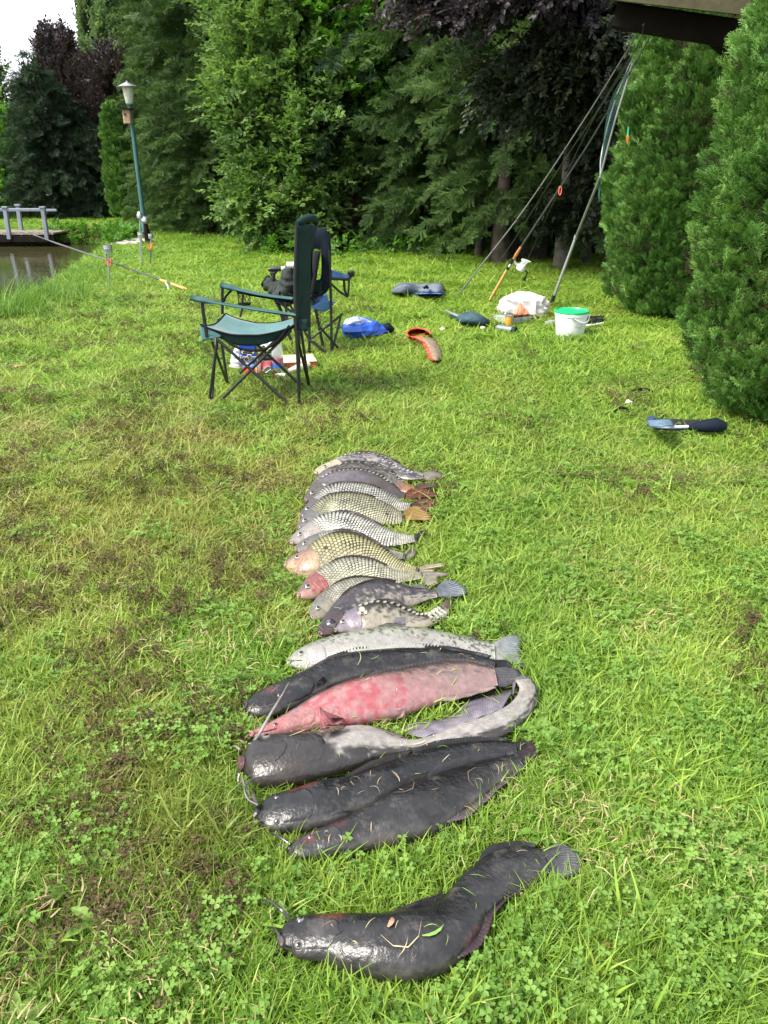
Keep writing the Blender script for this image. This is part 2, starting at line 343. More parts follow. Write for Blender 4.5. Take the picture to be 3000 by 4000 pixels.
pc = post((70, 803), (82, 897), BY1); pa0 = post((-150, 812), (-135, 905), 16.55); pc0 = post((-100, 803), (-90, 897), BY1)
for a, b_, dz in ((pa0, pb_, -.03), (pc0-np.array([.5, 0, 0]), pc+np.array([.75, 0, 0]), -.09)):
    m_ = MB(); m_.beam(a+np.array([-.3, .0, dz]), b_+np.array([.05, 0, dz]), .07, .045); m_.build('handrail', M['grey_paint'], br, smooth=False)
for u in (5, 250):
    a = A17(u, 925); m_ = MB(); m_.beam((a[0], 17.0, -.9), (a[0], 17.0, zt-.2), .16, .16); m_.build('pier', M['dark_wood'], br, smooth=False)
# ---- leaning garden lamp
lf = G(572, 944); LY = lf[1]
lt = AY(508, 420, LY); lamp = thing('garden_lamp', lf, 'leaning green lamp post with a pale cone shade and flat metal hat', 'lamp')
ax = nz(lt-lf); Ln = np.linalg.norm(lt-lf)
def along(t_): return lf + ax*Ln*t_
m_ = MB(); m_.tube([along(-.03), along(.2), along(.21)], [.062, .06, .05], 14); m_.tube([along(.21), along(1.0)], [.043, .036], 14); m_.build('pole', M['lamp_green'], lamp)
m_ = MB(); m_.lathe(along(.985), [(.036, 0), (.042, .01), (.042, .06), (.06, .07), (.06, .08)], axis=ax); m_.build('collar', M['lamp_green'], lamp)
sh_h = .27
M['lamp_glass'] = mat('lamp_glass', (.72, .72, .62), .4, var=.12, vscale=6, dirt=(.42, .42, .3), dscale=7, dpos=.5, trans=.35)
m_ = MB(); m_.lathe(along(1.0)+ax*.06, [(.058, 0), (.066, .015), (.096, sh_h*.8), (.100, sh_h)], seg=26, axis=ax); m_.build('shade', M['lamp_glass'], lamp)
m_ = MB(); m_.lathe(along(1.0)+ax*(.06+sh_h), [(.175, 0), (.177, .008), (.11, .045), (.04, .072), (.018, .085), (.018, .10), (.0, .104)], seg=30, axis=ax); m_.build('hat', M['zinc'], lamp)
# ---- birdhouse hung on the lamp
M['bird_wood'] = mat('bird_wood', (.33, .21, .14), .8, var=.3, vscale=12, bump=.4, bscale=40)
bc = AY(499, 457, LY-.12); bh = thing('birdhouse', bc, 'small weathered wooden birdhouse fixed to the lamp pole under its shade', 'birdhouse')
m_ = MB(); m_.beam(bc-ax*.105, bc+ax*.105, .14, .15, up=(0, 1, 0)); m_.build('box', M['bird_wood'], bh, smooth=False)
m_ = MB(); m_.beam(bc+ax*.14+np.array([-.14, -.02, .02]), bc+ax*.14+np.array([.11, -.02, -.015]), .22, .022); m_.build('roof', M['dark_wood'], bh, smooth=False)
m_ = MB(); m_.lathe(bc+np.array([-.02, -.085, .04]), [(.02, 0), (.02, .008)], seg=16, axis=(0, -1, 0)); m_.build('entrance_hole', M['black_metal'], bh)
# ---- short post beside the lamp and slabs
f = G(571, 946)+np.array([.12, -.25, 0]); m_ = MB(); tp = AY(567, 866, f[1]); tp[0] = AY(567, 866, f[1])[0]
pr = thing('bank_post', f, 'dark wooden stake with a pale tin cap beside the lamp foot', 'stake')
m_.tube([f-np.array([0, 0, .05]), f*.5+tp*.5, tp], [.07, .055, .035], 10); m_.build('stake', M['dark_wood'], pr)
m_ = MB(); m_.lathe(tp, [(.05, -.03), (.075, .01), (.06, .08), (.01, .1)], seg=14, axis=(.3, 0, 1)); m_.build('cap', M['zinc'], pr)
for k, (u, v, sx_, sy_, lab) in enumerate([(497, 957, .28, .16, 'pale pinkish stone slab on the bank nearest the pond'), (527, 948, .30, .14, 'middle pale stone slab between the pond and the lamp foot'), (556, 944, .24, .13, 'pale stone slab touching the foot of the lamp')]):
    c = G(u, v); m_ = MB(); n = 9; ang = np.arange(n)*2*math.pi/n; rr = RNG.uniform(.8, 1.1, n)
    V = [(c[0]+math.cos(a)*r_*sx_*s_, c[1]+math.sin(a)*r_*sy_*s_, z) for s_, z in ((1, -.03), (1.0, .035), (.9, .06)) for a, r_ in zip(ang, rr)]
    F = [(i*n+j, i*n+(j+1) % n, (i+1)*n+(j+1) % n, (i+1)*n+j) for i in range(2) for j in range(n)] + [tuple(2*n+j for j in range(n))]
    m_.add(V, F); tag(m_.build('stone_slab', M['stone'], smooth=False), lab, 'stone', 'stone slabs by the lamp')
# ---- rod rests: tin cylinders on thin rods at the pond bank
def tin_rest(u, vt, vb, vf, w, lab, cap=False):
    f_ = G(u+ (0), vf); Y = f_[1]; a = AY(u, vt, Y); b_ = AY(u, vb, Y); r_ = w/2/FPX*Y*math.cos(PITCH)
    t_ = thing('rod_alarm_tin', f_, lab, 'tin', 'tin cans on thin stakes at the bank')
    m_ = MB(); m_.tube([f_-np.array([0, 0, .05]), (b_[0], Y, b_[2]+.01)], .011, 6); m_.build('stake', M['zinc'], t_)
    h = a[2]-b_[2]; m_ = MB(); m_.lathe((b_[0], Y, b_[2]), [(r_*.98, 0), (r_, .006), (r_, h*.5), (r_*1.015, h*.52), (r_, h*.54), (r_, h), (r_*.94, h), (r_*.93, .01)], seg=24); m_.build('can', M['zinc'], t_)
tin_rest(424, 956, 989, 1128, 34, 'largest zinc tin on a stake, over the reeds in front of the pond')
tin_rest(552, 905, 930, 1040, 26, 'zinc tin on a thin stake just left of the dark lamp stake')
tin_rest(590, 913, 932, 1010, 19, 'smallest zinc tin on a stake right of the dark lamp stake')
f_ = G(547, 1000); t_ = thing('rod_bell_stake', f_, 'thin stake with a small pale cap left of the lamp pole', 'stake')
m_ = MB(); m_.tube([f_, AY(547, 850, f_[1])], .01, 6); m_.build('stake', M['zinc'], t_)
m_ = MB(); m_.lathe(AY(547, 852, f_[1]), [(.045, 0), (.05, .05), (.02, .1), (0, .11)], seg=12); m_.build('cap', M['zinc'], t_)
M['orange_plastic'] = mat('orange_plastic', (.85, .16, .02), .4, var=.08)
f_ = G(588, 1040); t_ = thing('rod_rest', f_, 'thin stake with an orange rest head, right of the smallest tin', 'rod rest')
m_ = MB(); m_.tube([f_, AY(588, 968, f_[1])], .009, 6); m_.build('stake', M['lamp_green'], t_)
c = AY(588, 966, f_[1]); m_ = MB(); m_.tube([c+np.array([-.035, 0, .05]), c+np.array([-.02, 0, .0]), c+np.array([0, 0, -.03]), c+np.array([.02, 0, .0]), c+np.array([.035, 0, .05])], .014, 6); m_.build('head', M['orange_plastic'], t_)

# ================================================================== FOLIAGE LIBRARIES
def leaf(mb, b, d, up, ln, wd, fold=.12, curl=0.1, r=None):
    d = nz(d); up = np.asarray(up, float); s = nz(np.cross(d, up)); n = nz(np.cross(s, d)); r = random.random() if r is None else r
    b = np.asarray(b, float); m1 = b+d*ln*.38; tip = b+d*ln-n*ln*curl; ctr = m1-n*wd*fold
    V = [b, m1+s*wd*.5, m1-s*wd*.5, b+d*ln*.75+s*wd*.36-n*ln*curl*.4, b+d*ln*.75-s*wd*.36-n*ln*curl*.4, tip, ctr]
    mb.add(V, [(0, 6, 1), (0, 2, 6), (1, 6, 3), (2, 4, 6), (3, 6, 5), (6, 4, 5)], (r, r, r))
def strip(mb, P, w, side, r=None, wend=0.15):
    P = np.asarray(P, float); n = len(P); side = nz(side); r = random.random() if r is None else r
    t_ = np.linspace(0, 1, n); ww = w*(1-(1-wend)*t_**1.6)
    V = np.vstack([np.vstack([P[i]-side*ww[i]/2, P[i]+side*ww[i]/2]) for i in range(n)])
    mb.add(V, [(2*i, 2*i+1, 2*i+3, 2*i+2) for i in range(n-1)], (r, r, r))
def spray_broad(nl, L_, ll, lw, mat_, droop=.15, nm='leaf_spray', wob=.3):
    mb = MB(); tw = [(0, 0, 0)]; 
    for i in range(4): tw.append((tw[-1][0]+random.gauss(0, .03)*L_, L_*(i+1)/4, -droop*L_*((i+1)/4)**2))
    strip(mb, tw, .012*L_/.4, (1, 0, 0), .05, .4)
    tw = np.array(tw)
    for i in range(nl):
        t_ = (i+.5)/nl; b_ = np.array([np.interp(t_*4, range(5), tw[:, k]) for k in range(3)])
        s_ = 1 if i % 2 else -1; an = random.uniform(.5, 1.1) if i < nl-2 else random.uniform(-.2, .3)
        d = np.array([s_*math.sin(an), math.cos(an), random.gauss(-.1, wob)]); sidek = random.gauss(0, wob)
        leaf(mb, b_, d, nz((sidek, random.gauss(0, wob), 1)), ll*random.uniform(.7, 1.2), lw*random.uniform(.8, 1.15), curl=random.uniform(0, .25))
        # side twiglet leaf
        if random.random() < .6: leaf(mb, b_+d*ll*.5+np.array([0, 0, random.gauss(0, .25*ll)]), d+np.array([random.gauss(0, .6), random.gauss(0, .6), random.gauss(0, .4)]), nz((random.gauss(0, wob), random.gauss(0, wob), 1)), ll*random.uniform(.6, 1.1), lw*random.uniform(.7, 1.1))
    return mb.mesh(nm, mat_, smooth=False)
def spray_spruce(L_, mat_, nt=13, needle=.030, nm='needle_spray', droop=.25):
    mb = MB()
    def twig(b_, d, ln):
        d = nz(d); s_ = nz(np.cross(d, (0, 0, 1))); up = np.cross(s_, d); k = max(4, int(ln/.028)); r0 = random.random()
        V = [b_]; F = []
        strip(mb, [b_, b_+d*ln], .006, s_, .1, .5)
        for j in range(k):
            q = b_ + d*ln*(j+.5)/k
            for sg, el in ((1, .25), (-1, .25), (1, 1.2), (-1, 1.2)):
                r = min(1, r0*.6+.45*(j/k)*random.random()+random.random()*.15); dr = nz(d*.65 + s_*sg*math.cos(el)+up*math.sin(el)*.8+np.array([random.gauss(0, .15), 0, random.gauss(0, .15)])); wv = d*.011
                mb.add([q-wv, q+wv, q+dr*needle], [(0, 1, 2)], (r, r, r))
    cur = np.zeros(3)
    for i in range(nt):
        t_ = i/nt; q = np.array([0, L_*t_, -droop*L_*t_*t_]); ln = L_*(.42*(1-t_)+.12)*random.uniform(.75, 1.15)
        for s_ in (1, -1):
            a = random.uniform(.75, 1.0); twig(q, (s_*math.sin(a), math.cos(a), random.gauss(-.2, .3)), ln)
    twig(np.array([0, L_*.8, -droop*L_*.64]), (0, 1, -.3), L_*.28)
    strip(mb, [(0, 0, 0), (0, L_*.5, -droop*L_*.25), (0, L_, -droop*L_)], .016, (1, 0, 0), .0, .4)
    return mb.mesh(nm, mat_, smooth=False)
def spray_thuja(L_, mat_, w=.0042, nm='scale_spray'):
    mb = MB(); bend = random.gauss(0, .12); 
    def q(t_): return np.array([bend*L_*t_*t_, L_*t_, -.1*L_*t_*t_+.0])
    strip(mb, [q(0), q(.35), q(.7), q(1)], w*1.1, (1, 0, 0), None, .6)
    n = 9
    for i in range(1, n):
        t_ = i/n; s_ = 1 if i % 2 else -1; ln = L_*(.62*(1-t_)**.8+.1)*random.uniform(.8, 1.15); a = random.uniform(.45, .75)
        d = np.array([s_*math.sin(a), math.cos(a), random.gauss(0, .18)]); d2 = nz(d+np.array([0, .6, 0])); b_ = q(t_); r = random.random()
        P = [b_, b_+d*ln*.5, b_+d*ln*.5+d2*ln*.5]; strip(mb, P, w, np.cross(d, (0, 0, 1)), r, .6)
        for j, tt in enumerate((.3, .5, .7, .88)):
            bb = b_+d*ln*min(tt, .5)+d2*ln*max(0, tt-.5); s2 = (1 if j % 2 else -1)
            dd = nz(d2 + np.array([-s2*.9*d2[1], s2*.9*d2[0], random.gauss(0, .2)])); strip(mb, [bb, bb+dd*ln*.34*random.uniform(.7, 1.2)], w*.9, np.cross(dd, (0, 0, 1)), min(1, r+random.uniform(-.1, .3)), .6)
    return mb.mesh(nm, mat_, smooth=False)
FM = {}
FM['copper'] = leaf_mat('copper_leaves', [(0, (.017, .014, .016)), (.45, (.038, .030, .034)), (.8, (.07, .050, .050)), (1, (.09, .07, .055))], rough=.38, spec=.6, trans=.2, patchscale=.5)
FM['copper_green'] = leaf_mat('dull_beech_leaves', [(0, (.014, .022, .012)), (.5, (.035, .048, .024)), (.85, (.075, .09, .045)), (1, (.09, .075, .05))], rough=.42, spec=.6, trans=.2, patchscale=.7)
FM['spruce'] = leaf_mat('spruce_needles', [(0, (.026, .055, .018)), (.4, (.06, .115, .034)), (.75, (.125, .205, .055)), (1, (.21, .31, .085))], rough=.5, spec=.4, trans=.15, patchscale=.55)
FM['spruce_blue'] = leaf_mat('dark_spruce_needles', [(0, (.018, .036, .021)), (.5, (.042, .076, .040)), (.85, (.08, .13, .06)), (1, (.12, .18, .08))], rough=.5, spec=.4, trans=.12, patchscale=.5)
FM['hazel'] = leaf_mat('hornbeam_leaves', [(0, (.035, .08, .022)), (.4, (.105, .19, .05)), (.75, (.19, .30, .09)), (.97, (.32, .41, .16)), (1.0, (.4, .25, .1))], rough=.45, spec=.5, trans=.4, patchscale=.9)
FM['lime'] = leaf_mat('lime_leaves', [(0, (.05, .13, .02)), (.5, (.09, .22, .03)), (1, (.15, .32, .05))], rough=.45, spec=.4, trans=.45, patchscale=.9)
FM['poplar'] = leaf_mat('poplar_leaves', [(0, (.06, .11, .045)), (.5, (.12, .19, .085)), (1, (.2, .28, .13))], rough=.5, spec=.3, trans=.35, patchscale=.4)
FM['thuja'] = leaf_mat('thuja_scales', [(0, (.022, .065, .012)), (.35, (.06, .15, .03)), (.68, (.145, .29, .06)), (.94, (.28, .44, .12)), (1, (.28, .26, .08))], rough=.5, spec=.35, trans=.13, patchscale=2.2)
FM['brown'] = leaf_mat('dead_twigs', [(0, (.03, .022, .016)), (1, (.1, .07, .05))], rough=.8, spec=.1, trans=.05)
LIB = {}
LIB['copper'] = library('copper_sprays', [spray_broad(12, .42, .085, .055, FM['copper'], .1) for _ in range(5)])
LIB['copper_green'] = library('beech_sprays', [spray_broad(14, .45, .085, .058, FM['copper_green'], .3) for _ in range(5)])
LIB['hazel'] = library('hornbeam_sprays', [spray_broad(12, .40, .085, .052, FM['hazel'], .25) for _ in range(6)])
LIB['lime'] = library('lime_sprays', [spray_broad(9, .35, .095, .085, FM['lime'], .25) for _ in range(4)])
LIB['poplar'] = library('poplar_sprays', [spray_broad(14, .6, .085, .075, FM['poplar'], -.05) for _ in range(4)])
LIB['spruce'] = library('spruce_sprays', [spray_spruce(.48, FM['spruce']) for _ in range(4)])
LIB['spruce_blue'] = library('dark_spruce_sprays', [spray_spruce(.5, FM['spruce_blue']) for _ in range(4)])
LIB['thuja'] = library('thuja_sprays', [spray_thuja(.085, FM['thuja'], .0052) for _ in range(7)])
LIB['thuja_far'] = library('thuja_far_sprays', [spray_thuja(.2, FM['thuja'], .014) for _ in range(4)])
LIB['brown'] = library('dead_sprays', [spray_spruce(.6, FM['brown'], 7, .012, droop=.6) for _ in range(3)])

def trunk_mesh(base, h, r, lean=(0, 0), limbs=(), seed=0):
    rs = random.Random(seed); base = np.asarray(base, float); P = []; RR = []
    for i in range(9):
        t_ = i/8; P.append(base+np.array([lean[0]*t_+rs.gauss(0, .02)*h*.1, lean[1]*t_+rs.gauss(0, .02)*h*.1, h*t_-.1])); RR.append(r*(1-.85*t_)+(r*.45 if i == 0 else 0))
    mb = MB(); mb.tube(P, RR, 12)
    for q, d, ln, rr in limbs: mb.tube([q, q+d*ln*.5+np.array([0, 0, -.02*ln]), q+d*ln], [rr, rr*.6, rr*.15], 6)
    return mb
def conifer(base, h, rad, lib, label, seed, z0=.3, dens=1.0, droop=.35, sc=1.0, trunk_r=.16, tier=.34, name='spruce_tree', group='spruce trees behind the lawn', front=None, bark='bark', cut=None):
    rs = np.random.default_rng(seed); base = np.asarray(base, float); P = []; D = []; S = []; limbs = []
    z = z0; h_all = h; sc = sc*.66; dens *= 1.25; tier *= .8
    while z < h*.985:
        f = (z-z0)/(h-z0); Lm = rad*(1-f)**.75*(.55+.45*min(1, (z-z0)/.8+.4)) + .12
        nb = max(5, int((8+rs.integers(0, 3))*dens*(.6+.5*(1-f))))
        for k in range(nb):
            az = rs.uniform(0, 2*math.pi); Ln = Lm*rs.uniform(.6, 1.18); zz = z+rs.uniform(-.2, .2)
            if cut and zz > cut: continue
            o_ = np.array([math.cos(az), math.sin(az), 0]); el0 = .15+.6*f
            ns = max(2, int(Ln/(.19*sc)))
            if rs.random() < .25: limbs.append((base+np.array([0, 0, zz]), nz(o_+np.array([0, 0, el0*.4-.1])), Ln*.8, .03))
            for j in range(ns):
                t_ = .22+.78*(j+.5)/ns if ns > 2 else .3+.6*j/ns
                q = base+o_*Ln*t_+np.array([0, 0, zz+el0*Ln*t_-droop*Ln*t_*t_*1.3])
                sd = 1 if j % 2 else -1; ya = sd*rs.uniform(.35, 1.0)*(1-t_*.6)
                d = np.array([math.cos(az+ya), math.sin(az+ya), el0*.5-droop*t_*.9+rs.normal(0, .3)])
                P.append(q+rs.normal(0, .03, 3)); D.append(d); S.append(sc*rs.uniform(.75, 1.2)*(1 if f < .85 else .7))
        z += tier*rs.uniform(.85, 1.15)
    P.append(base+np.array([0, 0, h-.2])); D.append(np.array([0, .01, 1.])); S.append(sc*.9)
    P = np.array(P); keep = P[:, 2] > .04; P = P[keep]; D = np.array(D)[keep]; S = np.array(S)[keep]
    root = thing(name, base, label, 'tree', group)
    trunk_mesh(base, h, trunk_r, limbs=limbs[:60], seed=seed).build('trunk', M[bark], root)
    scatter('crown', LIB[lib], P, dir_to_euler(D, rs.normal(0, .8, len(P))), S, root)
    return root
def broad(base, h, lobes, lib, label, seed, n_limbs=60, sprays=26, sc=1.0, name='beech_tree', group=None, trunk_r=.2, up=.35, droop=0.0, fork=.25, bark='bark', cat='tree', jit=.22, lib2=None):
    """lobes: list of (cx,cy,cz,rx,ry,rz,weight): limbs run from the trunk into each lobe and carry sprays on their outer half"""
    rs = np.random.default_rng(seed); base = np.asarray(base, float); P = []; D = []; S = []; limbs = []
    W = np.array([l[6] for l in lobes]); W = W/W.sum()
    for i in range(n_limbs):
        l = lobes[rs.choice(len(lobes), p=W)]; v = nz(rs.normal(0, 1, 3)); rr = rs.uniform(.55, 1.0)**.6
        tip = np.array(l[:3])+v*np.array(l[3:6])*rr
        if tip[2] < .15: tip[2] = .15+rs.uniform(0, .3)
        fz = base[2]+max(.2, min(h*.9, (tip[2]-base[2])*(1-fork)-rs.uniform(0, .3)*abs(tip[0]-base[0])))
        o_ = np.array([base[0], base[1], fz]); vec = tip-o_; ln = np.linalg.norm(vec); d0 = vec/ln
        limbs.append((o_, d0, ln*.95, .02+.012*ln))
        for j in range(sprays):
            t_ = rs.uniform(.45, 1.0)**.7; q = o_+vec*t_+rs.normal(0, jit, 3)*(np.array(l[3:6])/max(l[3:6]))*(1.15-t_*.6)*1.2
            if q[2] < .08: continue
            d = d0+rs.normal(0, .45, 3)+np.array([0, 0, up-droop]); P.append(q); D.append(d); S.append(sc*rs.uniform(.7, 1.2))
    root = thing(name, base, label, cat, group)
    trunk_mesh(base, h, trunk_r, limbs=limbs[:90], seed=seed).build('trunk', M[bark], root)
    P = np.array(P); D = np.array(D); S = np.array(S)
    scatter('crown', LIB[lib], P, dir_to_euler(D, rs.normal(0, .5, len(P))), S, root)
    return root
def thuja(base, profile, label, seed, n, lib='thuja', sc=1.0, lumps=9, amp=.09, clump=46, group='clipped thuja columns', facing=True, up=.95):
    """profile: (height, radius); clumps of fronds on a lumpy surface of revolution"""
    rs = np.random.default_rng(seed); base = np.asarray(base, float); pr = np.array(profile); P = []; D = []; S = []
    hh = np.linspace(pr[0, 0], pr[-1, 0], 200); RRr = np.interp(hh, pr[:, 0], pr[:, 1]); cdf = np.cumsum(RRr+.02); cdf /= cdf[-1]
    nc = n//clump
    for i in range(nc):
        z = np.interp(rs.random(), cdf, hh); az = rs.uniform(0, 2*math.pi)
        if facing:   # fewer on the far side, nothing the photograph or a step aside could show
            a_cam = math.atan2(-base[1], -base[0]); da = abs((az-a_cam+math.pi) % (2*math.pi)-math.pi)
            if da > 2.2 and rs.random() < .75: continue
        r_ = np.interp(z, pr[:, 0], pr[:, 1]); lump = amp*(mnoise.noise(Vector((math.cos(az)*1.6+seed, math.sin(az)*1.6, z*2.2)))*1.3+rs.normal(0, .35))
        rr = max(.02, r_+lump); o_ = np.array([math.cos(az), math.sin(az), 0]); tip = base+o_*rr+np.array([0, 0, z])
        cd = nz(o_*.62+np.array([0, 0, up])+rs.normal(0, .12, 3)); side = nz(np.cross(cd, o_)); cl = rs.uniform(.10, .24)*sc
        for k in range(clump):
            t_ = rs.random()**.6; sp = 0
            q = tip-cd*cl*(1-t_)+side*rs.normal(0, cl*.28*(1.2-t_*.7))+o_*rs.normal(0, cl*.10)-o_*(1-t_)*.02
            d = cd+side*rs.normal(0, .38)+o_*rs.normal(0, .22)+np.array([0, 0, rs.normal(.05, .2)])
            if q[2] < .05: continue
            P.append(q); D.append(d); S.append(sc*rs.uniform(.65, 1.2))
    root = thing('thuja_tree', base, label, 'thuja', group)
    trunk_mesh(base, pr[-1, 0]*.95, .06, seed=seed).build('trunk', M['bark'], root)
    # the dark twiggy heart of the column
    P = np.array(P); D = np.array(D); S = np.array(S)
    scatter('crown', LIB[lib], P, dir_to_euler(D, rs.normal(0, .6, len(P))+math.pi/2*0), S, root)
    q = np.array([base+np.array([math.cos(a)*np.interp(z, pr[:, 0], pr[:, 1])*.78, math.sin(a)*np.interp(z, pr[:, 0], pr[:, 1])*.78, z]) for a, z in zip(rs.uniform(0, 6.28, 900), np.interp(rs.random(900), cdf, hh)) if z > .15])
    d = (q-base)*np.array([1, 1, 0])+np.array([0, 0, .25])
    scatter('inner_twigs', LIB['brown'] if lib == 'thuja' else LIB['thuja_far'], q, dir_to_euler(d, rs.normal(0, 1, len(q))), np.full(len(q), .35 if lib == 'thuja' else .9), root)
    return root
def P0(u, Y, z=0): return np.array([(u-1500)/FPX*(Y*math.cos(PITCH)+(CH-z)*math.sin(PITCH)), Y, z])
def at(u, v, Y): return AY(u, v, Y)
def lobe(u, v, Y, rx, ry, rz, w=1): a = AY(u, v, Y); return (a[0], a[1], a[2], rx, ry, rz, w)
# ================================================================== TREES
T = (2.4, 2.4)
# far left: copper beech against the sky, spruce in front of it, shrubs, poplar behind
broad(P0(290, 29), 4.6, [lobe(260, 420, 29, 1.3, 2, 1.9, 3), lobe(170, 500, 28.5, 1.0, 1.8, 1.3, 2), lobe(350, 380, 29, .9, 1.5, 1.5, 2), lobe(90, 620, 28, .9, 1.5, 1.0, 1.2), lobe(390, 560, 28, 1.3, 1.5, 1.8, 2), lobe(240, 230, 29.5, .7, 1.0, .9, 1.0), lobe(205, 190, 29.5, .5, .9, .7, .7), lobe(70, 440, 28, .55, 1, .5, .35)], 'copper', 'purple copper beech with open crown against the sky, behind the spruce at far left', 11, n_limbs=170, sprays=26, sc=1.1, jit=.16, trunk_r=.22, up=.5, group='broadleaf trees at the wood edge')
broad(P0(520, 25.5), 3.3, [lobe(500, 480, 25, 1.2, 1.3, 1.7, 2), lobe(470, 640, 24.5, 1.1, 1.2, 1.3, 1.5), lobe(560, 330, 25.5, 1.5, 1.3, 1.6, 1.6), lobe(490, 740, 24.0, 1.0, 1.0, .6, .7)], 'copper', 'copper beech showing dark red sprays behind the slim thuja and the lamp', 12, n_limbs=110, sprays=26, sc=1.05, trunk_r=.16, group='broadleaf trees at the wood edge')
conifer(P0(228, 23.5), 3.95, 1.5, 'spruce_blue', 'dark spruce with a pointed leader, leftmost, in front of the copper beech', 21, z0=.1, dens=1.5, sc=1.0, tier=.24, trunk_r=.12)
conifer(P0(345, 24.2), 3.0, 1.25, 'spruce_blue', 'lower dark spruce between the leftmost spruce and the slim thuja', 22, z0=.1, dens=1.4, sc=1.0, tier=.24, trunk_r=.1)
conifer(P0(420, 23.6), 2.3, 1.0, 'spruce_blue', 'small dark spruce close behind the slim thuja', 23, z0=.4, dens=1.4, tier=.24, trunk_r=.1)
broad(P0(400, 40), 15, [lobe(400, 130, 40, .8, 1.0, 4.0, 2), lobe(400, -100, 40, 1.5, 1.2, 3.5, 2), lobe(450, 150, 40, 1.4, 1.2, 4.5, 2), lobe(420, 450, 39, 1.5, 1.2, 3, 1)], 'poplar', 'tall pale green poplar rising behind the copper beech', 13, n_limbs=150, sprays=30, sc=1.0, name='poplar_tree', trunk_r=.05, up=1.0, group='broadleaf trees at the wood edge')
broad(P0(470, 33), 9, [lobe(470, 220, 33, 1.2, 1.2, 2.4, 2), lobe(520, 330, 32, 1.2, 1.2, 2.2, 1.3)], 'poplar', 'smooth grey green leafy tree between the poplar and the tall spruces', 14, n_limbs=70, sprays=30, sc=1.1, name='leafy_tree', trunk_r=.05, up=.5, group='broadleaf trees at the wood edge')
broad(P0(25, 24), 3.2, [lobe(20, 650, 24.5, .7, .9, .9, 2), lobe(-60, 560, 24.5, 1.0, .9, 1.0, 2), lobe(10, 780, 23.5, .6, .6, .5, 1.5)], 'lime', 'light green bushy shrub at the left edge beyond the bridge', 15, n_limbs=70, sprays=22, sc=.95, name='leafy_shrub', trunk_r=.07, cat='shrub')
broad(P0(-120, 27), 5, [lobe(-120, 450, 27, 1.2, 1.2, 2.2, 2), lobe(10, 560, 28, .8, 1, 1.2, 1.5)], 'poplar', 'grey green willow-like tree cut by the left edge of the photo', 16, n_limbs=80, sprays=24, sc=1.1, name='leafy_tree', trunk_r=.12)
# tall spruces behind the lamp
conifer(P0(690, 22.5), 9.5, 1.15, 'spruce', 'tall spruce standing right behind the lamp post', 24, z0=.1, dens=1.35, sc=1.05, tier=.27)
conifer(P0(790, 20.8), 10.5, 1.5, 'spruce', 'tall spruce, first to the right of the lamp post', 25, z0=.1, dens=1.35, sc=1.05, tier=.27)
conifer(P0(900, 19.2), 11, 1.8, 'spruce', 'tall spruce between the one beside the lamp and the hornbeam', 26, z0=.1, dens=1.35, sc=1.05, tier=.27)
conifer(P0(980, 18.6), 11, 2.3, 'spruce', 'tall spruce mostly hidden behind the left side of the hornbeam', 27, z0=.3, dens=1.2, sc=1.05, tier=.3)
conifer(P0(760, 27), 13, 2.0, 'spruce', 'second row spruce above and behind the lamp, its top out of sight', 28, z0=2, dens=1.1, sc=1.3, tier=.34)
conifer(P0(930, 25), 14, 2.6, 'spruce', 'second row spruce behind the gap right of the lamp', 29, z0=2, dens=1.1, sc=1.3, tier=.34)
# the hornbeam in the middle, bright lime-green hazel above
broad(P0(1150, 15.6), 6.5, [lobe(1080, 250, 15.2, 1.0, .9, 1.5, 3), lobe(1000, 450, 14.8, .7, .8, 1.0, 2), lobe(1180, 470, 14.7, 1.0, .9, 1.2, 3), lobe(1060, 700, 14.4, .75, .7, .75, 2.4), lobe(1140, 840, 14.1, .7, .6, .5, 1.8), lobe(1030, 830, 14.3, .5, .6, .4, 1.2), lobe(1250, 640, 14.6, .7, .7, .8, 1.4), lobe(950, 60, 15.5, .8, .9, 1.3, 1.5), lobe(1150, 0, 15.8, 1.2, 1, 1.4, 2), lobe(1000, 240, 15.0, .6, .8, 1.0, 1.5)], 'hazel', 'big light green hornbeam with drooping leafy boughs left of the dark hollow', 17, n_limbs=250, sprays=30, sc=1.0, name='hornbeam_tree', trunk_r=.15, up=.1, droop=.15, group='broadleaf trees at the wood edge')
broad(P0(1390, 15.9), 7, [lobe(1330, 60, 15.4, .7, .7, .9, 2), lobe(1400, 230, 15.1, .7, .6, .75, 2), lobe(1450, 330, 14.9, .5, .5, .5, 1), lobe(1300, -100, 15.6, .9, .7, 1, 1.2)], 'lime', 'hazel with bright round leaves high up, right of the hornbeam', 18, n_limbs=75, sprays=24, sc=1.0, name='hazel_tree', trunk_r=.1, up=0, droop=.1, group='broadleaf trees at the wood edge')
# spruces right of centre
conifer(P0(1500, 16.6), 12, 2.6, 'spruce_blue', 'dark tall spruce behind the two camping chairs', 30, z0=.8, dens=1.3, sc=1.0, tier=.28, trunk_r=.2)
conifer(P0(1700, 14.4), 3.4, 1.5, 'spruce', 'low drooping spruce right of the chairs reaching the lawn', 31, z0=.1, dens=1.5, sc=.9, tier=.2, trunk_r=.09)
conifer(P0(1800, 15.6), 12, 2.5, 'spruce', 'tall spruce with light tips behind the leaning rods', 32, z0=.7, dens=1.35, sc=1.0, tier=.28, trunk_r=.2)
conifer(P0(2070, 13.0), 11, 1.9, 'spruce', 'dark spruce behind the landing net, bare below', 33, z0=.85, dens=1.2, sc=1.0, tier=.3, trunk_r=.2)
conifer(P0(1620, 19.5), 13, 2.6, 'spruce_blue', 'spruce deep in the wood behind the hollow', 34, z0=.6, dens=1.1, sc=1.15, tier=.34)
conifer(P0(2330, 13.6), 12, 2.0, 'spruce_blue', 'spruce in deep shade behind the trunks at right', 35, z0=.8, dens=1.2, sc=1.15, tier=.34)
